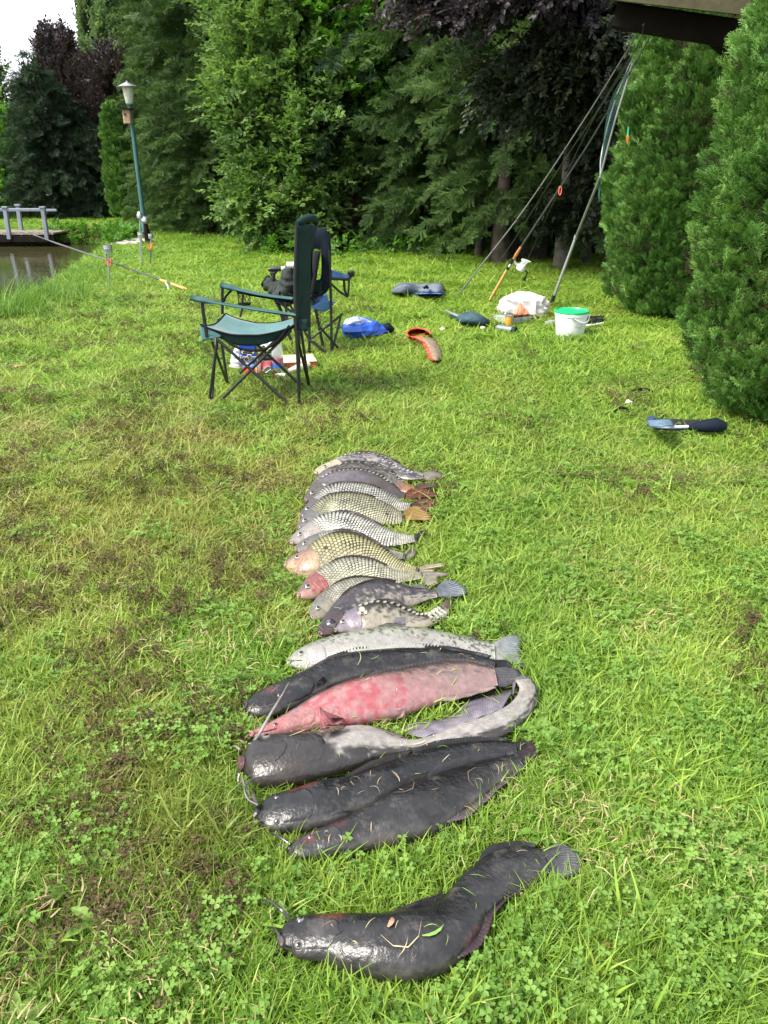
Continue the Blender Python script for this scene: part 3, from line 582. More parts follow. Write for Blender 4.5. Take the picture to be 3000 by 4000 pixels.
conifer(P0(1300, 20.5), 13, 2.6, 'spruce_blue', 'spruce deep in the wood behind the hornbeam', 36, z0=.3, dens=1.1, sc=1.15, tier=.34)
conifer(P0(1980, 17.5), 13, 2.8, 'spruce_blue', 'spruce deep in the wood between the trunks', 37, z0=.4, dens=1.1, sc=1.15, tier=.34)
conifer(P0(2600, 16.5), 13, 2.8, 'spruce_blue', 'spruce standing behind the clipped thujas', 38, z0=.6, dens=1.0, sc=1.15, tier=.36)
# overhanging beech at the upper right and its trunk
broad(P0(2190, 11.75), 7.5, [lobe(2000, -60, 9.9, 1.0, .5, .22, 2.5), lobe(1620, -10, 9.6, .65, .35, .12, 1.2), lobe(1800, 50, 9.5, .5, .3, .09, 1.0), lobe(1640, 90, 9.4, .40, .2, .05, .4), lobe(2300, -20, 10.2, .7, .5, .22, 1.2)], 'copper', 'copper beech bough with glossy purple leaves hanging in at the top', 19, n_limbs=60, sprays=16, sc=.8, trunk_r=.085, fork=-.45, up=-.05, droop=.1, bark='pale_bark', jit=.13, group='broadleaf trees at the wood edge')
broad(P0(2520, 12.8), 7.5, [lobe(2120, 270, 10.4, .75, .45, .42, 3), lobe(1990, 330, 10.6, .45, .4, .30, 1.6), lobe(2330, 200, 10.3, .5, .4, .5, 2), lobe(2250, 470, 11.2, .5, .4, .22, .9), lobe(2180, 770, 11.2, .5, .4, .22, 1.2), lobe(2330, 780, 11.4, .4, .4, .3, 1.0), lobe(2420, 600, 11.6, .5, .4, .6, 1)], 'copper_green', 'beech with dull grey green hanging leaves above the landing net', 20, n_limbs=110, sprays=22, sc=.8, trunk_r=.07, fork=-.3, up=-.1, droop=.2, jit=.16, group='broadleaf trees at the wood edge')
# bare trunks under the canopy
for u, v, w, h, bk, lab in ((1955, 1030, 68, 6, 'bark', 'thick dark trunk left of the pale trunk'), (1870, 1010, 26, 6, 'bark', 'thin dark trunk left of the thick dark trunk'), (2285, 1035, 30, 6, 'bark', 'slim dark trunk between the pale trunk and the thuja'), (2060, 1010, 22, 6, 'bark', 'thin straight trunk between the thick dark trunk and the pale one')):
    b_ = G(u, v); r_ = w/2/FPX*math.hypot(b_[1], CH)
    root = thing('bare_tree', b_, lab, 'tree', 'bare trunks in the shade'); trunk_mesh(b_, h, r_*.95, seed=u).build('trunk', M[bk], root)
    rs = np.random.default_rng(u); q = np.array([b_+np.array([rs.normal(0, .3), rs.normal(0, .3)+.3, rs.uniform(1.9, 5.5)]) for _ in range(120)]); d = rs.normal(0, 1, (120, 3)); d[:, 2] -= .3
    scatter('crown', LIB['spruce_blue'], q, dir_to_euler(d, rs.normal(0, .4, 120)), np.full(120, 1.0), root)
# dead hanging twigs beside the hollow
b_ = np.array([P0(1400, 14.9)[0], 14.9, 0]); rs = np.random.default_rng(5)
root = thing('dead_bough', at(1400, 850, 14.6), 'bare brown drooping bough in the dark hollow behind the chairs', 'bough')
m_ = MB(); a0 = at(1480, 650, 15.3); q = []; d = []
for k in range(9):
    e_ = at(rs.uniform(1230, 1480), rs.uniform(820, 960), 14.3); mid = a0*.5+e_*.5+np.array([0, 0, .25]); m_.tube([a0, mid, e_], [.02, .012, .004], 5)
    for _ in range(26):
        t_ = rs.uniform(.25, 1); pt = a0*(1-t_)**2+2*t_*(1-t_)*mid+t_*t_*e_; q.append(pt); d.append(nz((e_-a0)*.5+np.array([rs.normal(0, .3), rs.normal(0, .3), -.9])))
m_.build('limb', M['bark'], root); scatter('twigs', LIB['brown'], np.array(q), dir_to_euler(np.array(d), rs.normal(0, 1, len(q))), rs.uniform(.4, .8, len(q)), root)
# clipped thuja columns
thuja(G(487, 864), [(.05, .24), (.6, .31), (1.5, .28), (2.3, .20), (2.72, .06)], 'slim clipped thuja column beside the lamp post, far from the shed', 41, 6500, lib='thuja_far', sc=.75, amp=.04)
thuja(at(2630, 1235, 8.05)*np.array([1, 1, 0]), [(.05, .50), (.5, .62), (1.1, .58), (1.7, .40), (2.5, .12)], 'middle thuja, lower rounded lobe in front of its taller neighbour', 42, 54000, amp=.09, sc=1.0, clump=30)
thuja(at(2640, 1100, 8.75)*np.array([1, 1, 0]), [(.05, .7), (1.2, .80), (2.2, .66), (3.1, .42), (3.9, .1)], 'tall thuja rising behind the rods under the roof corner', 43, 60000, amp=.11, sc=1.1, clump=30)
thuja(at(3010, 1640, 4.55)*np.array([1, 1, 0])+np.array([0.03, .0, 0]), [(.02, .34), (.3, .50), (.9, .60), (1.5, .56), (2.2, .46), (3.1, .33)], 'nearest thuja, cut by the right edge above the black slipper', 44, 90000, amp=.08, sc=.95, clump=30)
# low weeds under the wood edge
q = []; 
for _ in range(520):
    u = RNG.uniform(1000, 2450); b_ = G(u, RNG.uniform(1000, 1035)); q.append(b_+np.array([0, RNG.uniform(.3, 2.5), RNG.uniform(0, .25)]))
q = np.array(q); d = RNG.normal(0, .6, q.shape); d[:, 2] = abs(d[:, 2])+.2
tag(scatter('undergrowth', LIB['lime'], q, dir_to_euler(d, RNG.normal(0, .5, len(q))), RNG.uniform(.25, .6, len(q))), kind='stuff')

# ================================================================== SHED ROOF CORNER (upper right)
sb = at(2620, 40, 6.6); shed = thing('garden_shed', (sb[0]+1.4, 7.6, 0), 'timber shed behind the thujas whose eaves corner shows at the top right', 'shed')
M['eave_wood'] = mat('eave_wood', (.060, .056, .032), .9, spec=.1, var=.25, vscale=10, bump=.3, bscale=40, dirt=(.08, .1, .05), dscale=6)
e0, e1 = at(2375, -8, 6.5), at(3100, 75, 5.6)
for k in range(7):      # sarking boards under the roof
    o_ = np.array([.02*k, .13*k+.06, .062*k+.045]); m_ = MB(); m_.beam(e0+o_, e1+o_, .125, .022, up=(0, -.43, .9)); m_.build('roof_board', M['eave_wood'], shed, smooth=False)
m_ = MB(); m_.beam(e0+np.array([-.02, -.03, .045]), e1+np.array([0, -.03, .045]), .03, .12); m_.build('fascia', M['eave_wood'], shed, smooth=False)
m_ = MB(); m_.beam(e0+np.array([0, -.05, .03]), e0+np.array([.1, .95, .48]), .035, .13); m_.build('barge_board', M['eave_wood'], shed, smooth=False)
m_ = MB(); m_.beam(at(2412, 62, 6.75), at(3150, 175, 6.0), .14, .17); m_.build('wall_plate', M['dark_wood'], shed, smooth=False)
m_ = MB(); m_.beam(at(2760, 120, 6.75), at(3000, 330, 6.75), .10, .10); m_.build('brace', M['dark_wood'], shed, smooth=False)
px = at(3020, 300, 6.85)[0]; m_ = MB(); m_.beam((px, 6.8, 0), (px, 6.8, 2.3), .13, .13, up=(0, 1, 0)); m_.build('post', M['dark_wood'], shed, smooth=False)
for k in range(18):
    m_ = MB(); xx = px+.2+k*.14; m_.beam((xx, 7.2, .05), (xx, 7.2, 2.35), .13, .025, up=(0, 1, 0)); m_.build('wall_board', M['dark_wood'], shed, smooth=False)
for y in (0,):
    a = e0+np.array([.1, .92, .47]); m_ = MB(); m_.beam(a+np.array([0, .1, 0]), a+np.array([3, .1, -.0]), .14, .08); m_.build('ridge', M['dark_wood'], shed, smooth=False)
# ================================================================== LAWN
def grass_blade(mb, b, az, h, w, lean, r, seg=4, twist=0.0):
    d = np.array([math.cos(az), math.sin(az), 0]); s = np.array([-d[1], d[0], 0]); P = []
    for i in range(seg+1):
        t_ = i/seg; P.append(np.array(b)+d*lean*h*t_**1.8+np.array([0, 0, h*(t_-.28*lean*t_**2.4*abs(lean))]))
    a = twist; side = s*math.cos(a)+d*math.sin(a); strip(mb, P, w, side, r, .08)
def tuft(n, hmin, hmax, rad, w, leanm, m, seg=4):
    mb = MB()
    for i in range(n):
        a = random.uniform(0, 6.28); q = rad*math.sqrt(random.random()); h = random.uniform(hmin, hmax)
        grass_blade(mb, (q*math.cos(a), q*math.sin(a), -.004), random.uniform(0, 6.28), h, w*random.uniform(.6, 1.4), random.uniform(.1, leanm), random.random(), seg, random.uniform(-.7, .7))
    return mb.mesh('grass_tuft', m, smooth=False)
def clover(n, m, sz=.0078):
    mb = MB()
    for i in range(n):
        x, y = random.gauss(0, .02), random.gauss(0, .02); h = random.uniform(.015, .05); r = random.random()
        mb.add([(x*.5-.0006, y*.5, 0), (x*.5+.0006, y*.5, 0), (x+.0006, y, h), (x-.0006, y, h)], [(0, 1, 2, 3)], (r*.5,)*3)
        a0 = random.uniform(0, 6.28); tl = nz((random.gauss(0, .3), random.gauss(0, .3), 1)); s_ = sz*random.uniform(.6, 1.35)
        e1_ = nz(np.cross(tl, (0, 1, .1))); e2_ = np.cross(tl, e1_)
        for k in range(3):
            a = a0+k*2.094; d = e1_*math.cos(a)+e2_*math.sin(a)+tl*.12; d = nz(d); sd = nz(np.cross(d, tl)); c = np.array([x, y, h])
            V = [c, c+d*s_*.45+sd*s_*.42+tl*.0012, c+d*s_*.95+sd*s_*.36, c+d*s_*.88, c+d*s_*.95-sd*s_*.36, c+d*s_*.45-sd*s_*.42+tl*.0012]
            mb.add(V, [(0, 1, 2, 3), (0, 3, 4, 5)], (r,)*3)
    return mb.mesh('clover_clump', m, smooth=False)
def rosette(n, ln, wd, m):
    mb = MB()
    for i in range(n):
        a = 6.28*i/n+random.gauss(0, .25); l_ = ln*random.uniform(.6, 1.1); d = np.array([math.cos(a), math.sin(a), 0]); s = np.array([-d[1], d[0], 0]); r = random.random()
        V = []; F = []; K = 5; el = random.uniform(.3, .9)
        for k in range(K+1):
            t_ = k/K; ww = wd*math.sin(math.pi*min(1, t_*.9+.06))**.8*(.5+.5*random.random() if k < K else .3); c = d*l_*t_+np.array([0, 0, .01+l_*el*t_-l_*el*.9*t_*t_])
            V += [c-s*ww/2+np.array([0, 0, ww*.2]), c, c+s*ww/2+np.array([0, 0, ww*.2])]
        for k in range(K): F += [(3*k, 3*k+1, 3*k+4, 3*k+3), (3*k+1, 3*k+2, 3*k+5, 3*k+4)]
        mb.add(V, F, (r,)*3)
    return mb.mesh('weed_rosette', m, smooth=False)
DRY = (.24, .19, .07)
patches = [(-1.25, 2.6, 1.7, (.24, .20, .06), .95, 2.3), (-.95, 3.6, 1.5, (.26, .22, .07), .9, 2.8), (0, 8, 9, (.30, .41, .065), .6, 1.1), (0, 3, 3, (.28, .33, .08), .3, 6), (-1.9, 4.6, 1.4, (.24, .22, .07), .6, 2.0), (-.55, 1.3, .5, (.17, .15, .04), .5, 5), (.5, 5.0, 1.6, (.22, .24, .07), .35, 3), (1.5, 3.2, 1.4, (.2, .2, .06), .4, 3.5)]
gm = leaf_mat('grass_blades', [(0, (.03, .075, .012)), (.3, (.095, .205, .022)), (.6, (.205, .345, .042)), (.84, (.34, .43, .085)), (.94, (.40, .37, .15)), (1, (.45, .36, .19))], rough=.42, spec=.5, trans=.30, patchscale=1.6, tcol=1.2, world_patch=patches)
cm = leaf_mat('clover_leaves', [(0, (.06, .14, .02)), (.5, (.14, .26, .045)), (1, (.25, .38, .09))], rough=.45, spec=.4, trans=.35, patchscale=2.5)
rm = leaf_mat('reed_blades', [(0, (.06, .13, .02)), (.5, (.12, .24, .04)), (.9, (.22, .33, .09)), (1, (.4, .36, .18))], rough=.45, spec=.4, trans=.4, patchscale=1.2)
dm = leaf_mat('dead_moss', [(0, (.03, .024, .014)), (.5, (.075, .055, .03)), (1, (.15, .11, .06))], rough=.9, spec=.1, trans=.05, patchscale=3)
sm = leaf_mat('straw', [(0, (.22, .16, .07)), (.5, (.38, .30, .15)), (1, (.52, .44, .26))], rough=.6, spec=.3, trans=.25, patchscale=3)
GL = library('grass_tufts', [tuft(15, .022, .06, .032, .0040, 1.0, gm) for _ in range(7)])
GLONG = library('long_grass_tufts', [tuft(8, .06, .13, .03, .0066, 1.3, gm, 6) for _ in range(6)])
CL = library('clover_clumps', [clover(9, cm) for _ in range(5)])
RO = library('weed_rosettes', [rosette(random.randint(5, 8), .055, .022, cm) for _ in range(5)])
REED = library('reed_tufts', [tuft(8, .14, .46, .07, .011, 1.0, rm, 6) for _ in range(5)])
def moss_clump():
    mb = MB()
    for i in range(26):
        a = random.uniform(0, 6.28); q = .022*math.sqrt(random.random()); b_ = (q*math.cos(a), q*math.sin(a), random.uniform(.005, .035)); d = nz((random.gauss(0, 1), random.gauss(0, 1), random.gauss(0, .5))); leaf(mb, b_, d, (0, 0, 1), .009, .005, .2, .3)
    return mb.mesh('moss_clump', dm, smooth=False)
def straw_bits():
    mb = MB()
    for i in range(9):
        a = random.uniform(0, 6.28); b_ = np.array([random.gauss(0, .025), random.gauss(0, .025), random.uniform(.012, .04)]); d = np.array([math.cos(a), math.sin(a), random.gauss(0, .25)]); l_ = random.uniform(.01, .035)
        strip(mb, [b_, b_+d*l_*.5+np.array([0, 0, .004]), b_+d*l_+np.array([random.gauss(0, .006), random.gauss(0, .006), -.003])], random.uniform(.0012, .003), (-math.sin(a), math.cos(a), 0), None, .4)
    return mb.mesh('straw_bits', sm, smooth=False)
MO = library('moss_clumps', [moss_clump() for _ in range(4)]); ST = library('straw_clumps', [straw_bits() for _ in range(5)])
HOLES = []           # footprints of things lying on the lawn, filled in further down before the lawn is sown
def sow(dens0, d0, power, dmin, dmax, xmul=.62, margin=.35):
    """points on the lawn, thinning out with distance"""
    out = []; edges = np.geomspace(dmin, dmax, 28)
    for a, b_ in zip(edges[:-1], edges[1:]):
        m_ = (a+b_)/2; w = (m_*xmul+margin)*2; k = dens0*(d0/m_)**power*w*(b_-a)
        k = int(k)+(RNG.random() < k % 1); out.append(np.stack([RNG.uniform(-w/2, w/2, k), RNG.uniform(a, b_, k)], 1))
    return np.vstack(out)
def noise2(P, s, off=0):
    return np.array([mnoise.noise(Vector((x*s+off, y*s, off))) for x, y in P])
def gz(P):
    z, sd = pond_z(P); h = np.array([ground_h(x, y) for x, y in P]); return z+h*(sd < -.3), sd
def clear(P, grow=0.004):
    k = np.ones(len(P), bool)
    for poly in HOLES:
        poly = np.asarray(poly); lo = poly.min(0)[:2]; hi = poly.max(0)[:2]; s = (P[:, 0] > lo[0]-.02) & (P[:, 0] < hi[0]+.02) & (P[:, 1] > lo[1]-.02) & (P[:, 1] < hi[1]+.02)
        if s.any(): i = np.where(s)[0]; k[i[inpoly(P[i], poly) | (polydist(P[i], poly) < grow)]] = False
    return k
def lawn():
    P = sow(5600, 1.0, 1.3, .45, 27); P = P[clear(P)]; z, sd = gz(P); k = sd < .12; P, z = P[k], z[k]; n = len(P); d = P[:, 1]
    sc = np.clip((d/1.0)**.55, .9, 4.2)*RNG.uniform(.75, 1.3, n)*.95; hs = np.clip(sc, .7, 1.25)*(1+.35*noise2(P, 1.3))*np.interp(d, [.5, 2, 6, 25], [.92, .75, .62, .7])
    rot = np.stack([RNG.normal(0, .14, n), RNG.normal(0, .14, n), RNG.uniform(0, 6.28, n)], 1)
    tag(scatter('grass', GL, np.c_[P, z], rot, np.c_[sc, sc, hs]), kind='stuff')
    P = sow(420, 1.0, 1.3, .45, 8); nn = noise2(P, 2.7, 9); k = clear(P, .022) & (nn+RNG.normal(0, .18, len(P)) > np.where(P[:, 0] < -.2, .12, -.05)+.05*(P[:, 1] > 3)); P = P[k]; z, sd = gz(P); n = len(P)
    tag(scatter('long_grass', GLONG, np.c_[P, z], np.stack([RNG.normal(0, .25, n), RNG.normal(0, .25, n), RNG.uniform(0, 6.28, n)], 1), RNG.uniform(.5, 1.05, n)*np.interp(P[:, 1], [.5, 1.5, 4, 8], [1.05, .9, .6, .5])), kind='stuff')
    P = sow(1900, 1.0, 1.3, .45, 6); nn = noise2(P, 3.4, 21); k = clear(P, .022) & (nn+RNG.normal(0, .22, len(P)) > np.interp(P[:, 0], [-1.5, -.3, .6], [.42, .22, .08])); P = P[k]; z, sd = gz(P); n = len(P)
    tag(scatter('clover', CL, np.c_[P, z+.004], np.stack([RNG.normal(0, .1, n), RNG.normal(0, .1, n), RNG.uniform(0, 6.28, n)], 1), RNG.uniform(.7, 1.35, n)*1.0), kind='stuff')
    P = sow(150, 1.0, 1.2, .45, 6); k = clear(P, .03); P = P[k]; z, sd = gz(P); n = len(P)
    tag(scatter('weeds', RO, np.c_[P, z+.008], np.stack([RNG.normal(0, .15, n), RNG.normal(0, .15, n), RNG.uniform(0, 6.28, n)], 1), RNG.uniform(.35, 1.0, n)**1.3*1.15), kind='stuff')
    P = sow(1400, 1.0, .9, .5, 9); nn = noise2(P, 2.2, 40); k = clear(P, .022) & (nn+RNG.normal(0, .12, len(P)) > np.interp(P[:, 0], [-1.6, -.4, .1, .6], [-.02, .10, .42, .42])+.14*(P[:, 1] < 1.6)); P = P[k]; z, sd = gz(P); n = len(P)
    tag(scatter('dead_moss', MO, np.c_[P, z+.012*np.clip(P[:, 1], .5, 2)], np.stack([RNG.normal(0, .3, n), RNG.normal(0, .3, n), RNG.uniform(0, 6.28, n)], 1), RNG.uniform(.6, 1.5, n)), kind='stuff')
    P = sow(430, 1.0, .7, .5, 10); nn = noise2(P, 1.9, 55); k = clear(P, .022) & (nn+RNG.normal(0, .15, len(P)) > np.interp(P[:, 0], [-1.6, -.4, .3], [-.05, .05, .25])); P = P[k]; z, sd = gz(P); n = len(P)
    tag(scatter('dry_straw', ST, np.c_[P, z+.012], np.stack([RNG.normal(0, .2, n), RNG.normal(0, .2, n), RNG.uniform(0, 6.28, n)], 1), RNG.uniform(.6, 1.5, n)), kind='stuff')
    # reeds and tall weeds along the pond
    Q = RNG.uniform([-7.5, 7.5], [-3.0, 20], (16000, 2)); z, sd = gz(Q); near = (sd > -np.interp(Q[:, 1], [7, 9, 12, 14], [.6, .9, .7, .35])+RNG.normal(0, .2, len(Q))) & (sd < .10); Q, z, sd = Q[near], z[near], sd[near]
    side = Q[:, 1] < 17.5; k = side & (RNG.random(len(Q)) < np.interp(Q[:, 1], [8, 11, 14], [.55, .30, .30])); Q1, z1 = Q[k], z[k]; n = len(Q1)
    tag(scatter('reeds', REED, np.c_[Q1, z1], np.stack([RNG.normal(0, .22, n), RNG.normal(0, .22, n), RNG.uniform(0, 6.28, n)], 1), RNG.uniform(.3, 1.0, n)**1.6*np.interp(Q1[:, 1], [7.5, 9.8, 12, 20], [1.2, .85, .5, .35])), kind='stuff')
    Q = RNG.uniform([-10, 15.2], [-5.0, 18.6], (2600, 2)); z, sd = gz(Q); k = (sd < .12) & (sd > -.6) & ((Q[:, 1] > 17.5) | (Q[:, 0] > -6.9)); Q, z = Q[k], z[k]; n = len(Q)
    tag(scatter('bank_weeds', LIB['lime'], np.c_[Q, z+.05], dir_to_euler(RNG.normal(0, .5, (n, 3))+np.array([0, 0, .8]), RNG.normal(0, .5, n)), RNG.uniform(.35, .8, n)), kind='stuff')
    Q = RNG.uniform([-6.8, 15.6], [-5.3, 18.4], (700, 2)); z, sd = gz(Q); k = (sd < .1) & (sd > -.7); Q, z = Q[k], z[k]; n = len(Q)
    tag(scatter('dry_bank_grass', ST, np.c_[Q, z+.04], RNG.normal(0, .6, (n, 3)), RNG.uniform(2, 3.5, n)), kind='stuff')
# ================================================================== FISH
def Z3(x, y): return 1050+.5124*x, 1700+.5124*y
def Z4(x, y): return 900+.7836*x, 2350+.7836*y
def Z5(x, y): return 1000+.8439*x, 3150+.8439*y
M['wet_dark'] = mat('wet_dark_skin', (.36, .34, .32), .5, var=.7, vscale=24, bump=.26, bscale=85, coat=.85, rvar=.14, spec=.1, crough=.28, dirt=(.062, .055, .048), dscale=17, dpos=.54)
M['wet_pale'] = mat('wet_pale_skin', (.52, .50, .50), .36, var=.2, vscale=45, bump=.22, bscale=120, coat=.45, rvar=.12, spec=.3, crough=.2)
M['scales'] = mat('fish_scales', (.50, .50, .47), .36, var=.25, vscale=30, coat=.2, spec=.4, rvar=.12, crough=.2)
M['trout_skin'] = mat('trout_skin', (.47, .47, .44), .33, metal=.15, var=.14, vscale=60, bump=.35, bscale=260, coat=.4)
M['fin'] = mat('fin_membrane', (.6, .6, .61), .5, var=.25, vscale=40, coat=.08, spec=.25, trans=.12, bump=.2, bscale=120)
M['eye'] = mat('fish_eye', (.5, .5, .5), .12, var=.04, coat=.8)
M['barbel'] = mat('barbel_skin', (.5, .5, .5), .35, var=.2, vscale=40, coat=.4)
def fb(t_, w, s, seed, o=3):
    """blotch field 0..1"""
    v = 0; a = 1; n = 0
    for k in range(o):
        v += a*mnoise.noise(Vector((t_*s*.8*2**k+seed, w*s*.8*2**k, seed*1.7))); n += a; a *= .55
    return min(1, max(0, .5+v/n*1.1))
def sm_(a, b, x): 
    x = min(1, max(0, (x-a)/(b-a))); return x*x*(3-2*x)
def mixc(a, b, k): return [a[i]*(1-k)+b[i]*k for i in range(3)]
FISH_TOPS = []
class Fish:
    def __init__(s, label, tr, pairs, roll, ratio, col, mat_, name='catfish', cat='catfish', group=None, lift=0.0, nt=180, nw=48, round_=.035, ridge=1.0, endb=1.0):
        s.tr = tr; phi = R(roll); pairs = np.array(pairs, float); n = len(pairs); tt = np.linspace(0, 1, n)
        rat = np.interp(tt, np.linspace(0, 1, len(ratio)), ratio)*(.8*np.interp(tt, [0, .1, .28], [.62, .8, 1]) if name == 'catfish' else .78); zc = np.full(n, .045)
        for it in range(4):
            T_ = np.array([G(*tr(p[0], p[1]), z) for p, z in zip(pairs, zc)]); B_ = np.array([G(*tr(p[2], p[3]), z) for p, z in zip(pairs, zc)])
            C = (T_+B_)/2; tg = np.gradient(C, axis=0); tg[:, 2] = 0; tg /= np.linalg.norm(tg, axis=1)[:, None]
            nn = np.stack([-tg[:, 1], tg[:, 0], 0*tg[:, 0]], 1); sg = np.sign(np.sum(nn*(T_-B_), 1)); nn *= sg[:, None]
            H = np.abs(np.sum((T_-B_)*nn, 1))/2; vh = C.copy(); vh[:, 2] = 0; hd = np.linalg.norm(vh, axis=1); vh /= hd[:, None]
            k = np.sum(nn*vh, 1); cot = hd/(CH-C[:, 2])
            den = (math.cos(phi)+k*math.sin(phi)*cot)**2+rat**2*(k*math.cos(phi)*cot-math.sin(phi))**2
            b = H/np.sqrt(np.maximum(den, .35)); a = b*rat; zc = np.maximum(.030, np.sqrt((b*math.sin(phi))**2+(a*math.cos(phi))**2))*.95+.012+lift
            zc = np.convolve(np.r_[zc[0], zc, zc[-1]], [.2, .6, .2], 'valid')
        C[:, 2] = zc; s.C = C
        D = np.c_[C, b, a, nn]; t = np.linspace(0, 1, nt); I = crs(D, t)
        s.t = t; C = I[:, :3]; b = np.maximum(I[:, 3], .003); a = np.maximum(I[:, 4], .002); nn = I[:, 5:8]; 
        mult = np.where(t < round_, np.sqrt(np.maximum(.02, 1-(1-t/round_)**2)), 1); b = b*mult; a = a*mult
        tg = np.gradient(C, axis=0); tg /= np.linalg.norm(tg, axis=1)[:, None]; nn -= tg*np.sum(nn*tg, 1)[:, None]; nn /= np.linalg.norm(nn, axis=1)[:, None]
        up = np.array([0, 0, 1.]); nb = nn*math.cos(phi)+up*math.sin(phi); na = -nn*math.sin(phi)+up*math.cos(phi); na -= tg*np.sum(na*tg, 1)[:, None]; na /= np.linalg.norm(na, axis=1)[:, None]
        s.P, s.b, s.a, s.nb, s.na, s.tg = C, b, a, nb, na, tg; s.ridge = ridge; s.len = np.sum(np.linalg.norm(np.diff(C, axis=0), axis=1)); s.phi = phi
        s.root = thing(name, (C[nt//2][0], C[nt//2][1], 0), label, cat, group); s.col = col; s.mat = mat_
        th = np.arange(nw)*2*math.pi/nw; A = np.zeros((nt, nw, 3)); K = np.zeros((nt, nw, 3)); L_ = s.len
        for j, h in enumerate(th):
            c_, s_ = math.cos(h), math.sin(h); ss = abs(s_)**ridge*(1 if s_ >= 0 else -1)
            A[:, j] = C+nb*(b*c_)[:, None]+na*(a*ss)[:, None]
            w = (1-c_)/2
            for i in range(nt): K[i, j] = col(t[i], w, s_ >= -.05)
        # small unevenness of flesh
        for i in range(nt):
            for j in range(0, nw): A[i, j] += na[i]*a[i]*.05*mnoise.noise(Vector((t[i]*L_*18, j*.35 % 7, C[0][0]*9)))*(1 if th[j] < math.pi else 0)+na[i]*a[i]*.022*mnoise.noise(Vector((t[i]*L_*30, th[j]*1.7, C[0][0]*5)))
        mb = MB(); mb.grid(A, K, close=True); n0 = mb.n
        mb.add([C[0]-tg[0]*.002, C[-1]+tg[-1]*.004], [], K[0, 0]); 
        for j in range(nw):
            mb.f.append((n0, (j+1) % nw, j)); mb.f.append((n0+1, (nt-1)*nw+j, (nt-1)*nw+(j+1) % nw))
        mb.build('body', mat_, s.root, edge=False)
        po = [C[i]+nn[i]*b[i]*.97 for i in range(0, nt, 5)]+[C[i]-nn[i]*b[i]*.90 for i in range(nt-1, -1, -5)]; HOLES.append(np.array(po)[:, :2])
        FISH_TOPS.append(s)
    def S(s, t, w, off=0.0):
        """point, normal, tangent on the upper face; w 0 = top outline, 1 = bottom outline"""
        x = min(max(t, 0), 1)*(len(s.t)-1); i = int(min(x, len(s.t)-2)); f = x-i
        g = lambda q: q[i]*(1-f)+q[i+1]*f
        c_ = 1-2*w; s_ = math.sqrt(max(0, 1-c_*c_)); C, b, a, nb, na, tg = map(g, (s.P, s.b, s.a, s.nb, s.na, s.tg))
        ss = s_**s.ridge; p = C+nb*b*c_+na*a*ss; n = nz(nb*c_*a+na*max(s_, .02)*b)
        return p+n*off, n, tg
    def eye(s, t, w, r, iris=(.6, .55, .36), rim=(.12, .10, .08), flat=.45):
        p, n, tg = s.S(t, w); mb = MB()
        mb.lathe(p-n*r*.35, [(r*1.3, 0), (r*1.28, r*.30), (r*1.05, r*.5), (r, r*.55), (r*.8, r*(.55+flat*.4)), (r*.5, r*(.55+flat*.62))], seg=20, axis=n, c=[rim, rim, rim, iris, iris, mixc(iris, rim, .3)])
        e_ = mb.build('eye', M['eye'], s.root); mb = MB(); mb.lathe(p-n*r*.35, [(r*.68, r*(.5+flat*.5)), (r*.62, r*(.6+flat*.66)), (r*.35, r*(.62+flat*.8)), (.0001, r*(.62+flat*.85))], seg=16, axis=n, c=(.004, .004, .006)); mb.build('pupil', M['eye'], e_)
    def finfan(s, roots, tips, name='tail_fin', c0=(.1, .1, .1), c1=(.2, .2, .2), rays=26, curl=.004, thick=.0016, m=7, stripe=.35, ragged=.05, sag=0):
        roots = np.asarray(roots, float); tips = np.asarray(tips, float); n = rays*2+1; tt = np.linspace(0, 1, n)
        r_ = crs(roots, tt) if len(roots) > 2 else roots[0]+(roots[-1]-roots[0])*tt[:, None]; p_ = crs(tips, tt) if len(tips) > 2 else tips[0]+(tips[-1]-tips[0])*tt[:, None]
        A = np.zeros((n, m, 3)); K = np.zeros((n, m, 3)); nrm = nz(np.cross(roots[-1]-roots[0], tips.mean(0)-roots.mean(0)))
        if nrm[2] < 0: nrm = -nrm
        for i in range(n):
            e_ = p_[i]+(r_[i]-p_[i])*(ragged*random.random() if i % 2 else ragged*.3*random.random())
            for j in range(m):
                f = j/(m-1); A[i, j] = r_[i]*(1-f)+e_*f+nrm*((curl if i % 2 else -curl)*.35*(.3+f*.7)+curl*.7*math.sin(f*3.1+i*.12)*math.sin(i*.21)); A[i, j, 2] -= sag*f*f
                c = mixc(c0, c1, f); K[i, j] = [x*(1-stripe if i % 2 else 1+stripe*.6) for x in c]
        HOLES.append(np.array([A[0, -1]]+[A[i, -1] for i in range(1, n-1, 2)]+[A[-1, -1]]+[A[i, 0] for i in range(n-1, -1, -2)])[:, :2]) if name in ('tail_fin', 'anal_fin') else None
        A[:, :, 2] = np.maximum(A[:, :, 2], .022); mb = MB(); mb.grid(A, K); return mb.build(name, M['fin'], s.root, solid=thick, edge=False)
    def tail(s, tips, z=.03, **kw):
        i = -1; r0 = s.P[i]+s.nb[i]*s.b[i]*1.0-s.tg[i]*.004; r1 = s.P[i]-s.nb[i]*s.b[i]*1.0-s.tg[i]*.004
        zz = np.linspace(z*1.3, z*.6, len(tips)) if np.isscalar(z) else z
        s.finfan([r0, r1], [G(*s.tr(*p), q) for p, q in zip(tips, zz)], **kw)
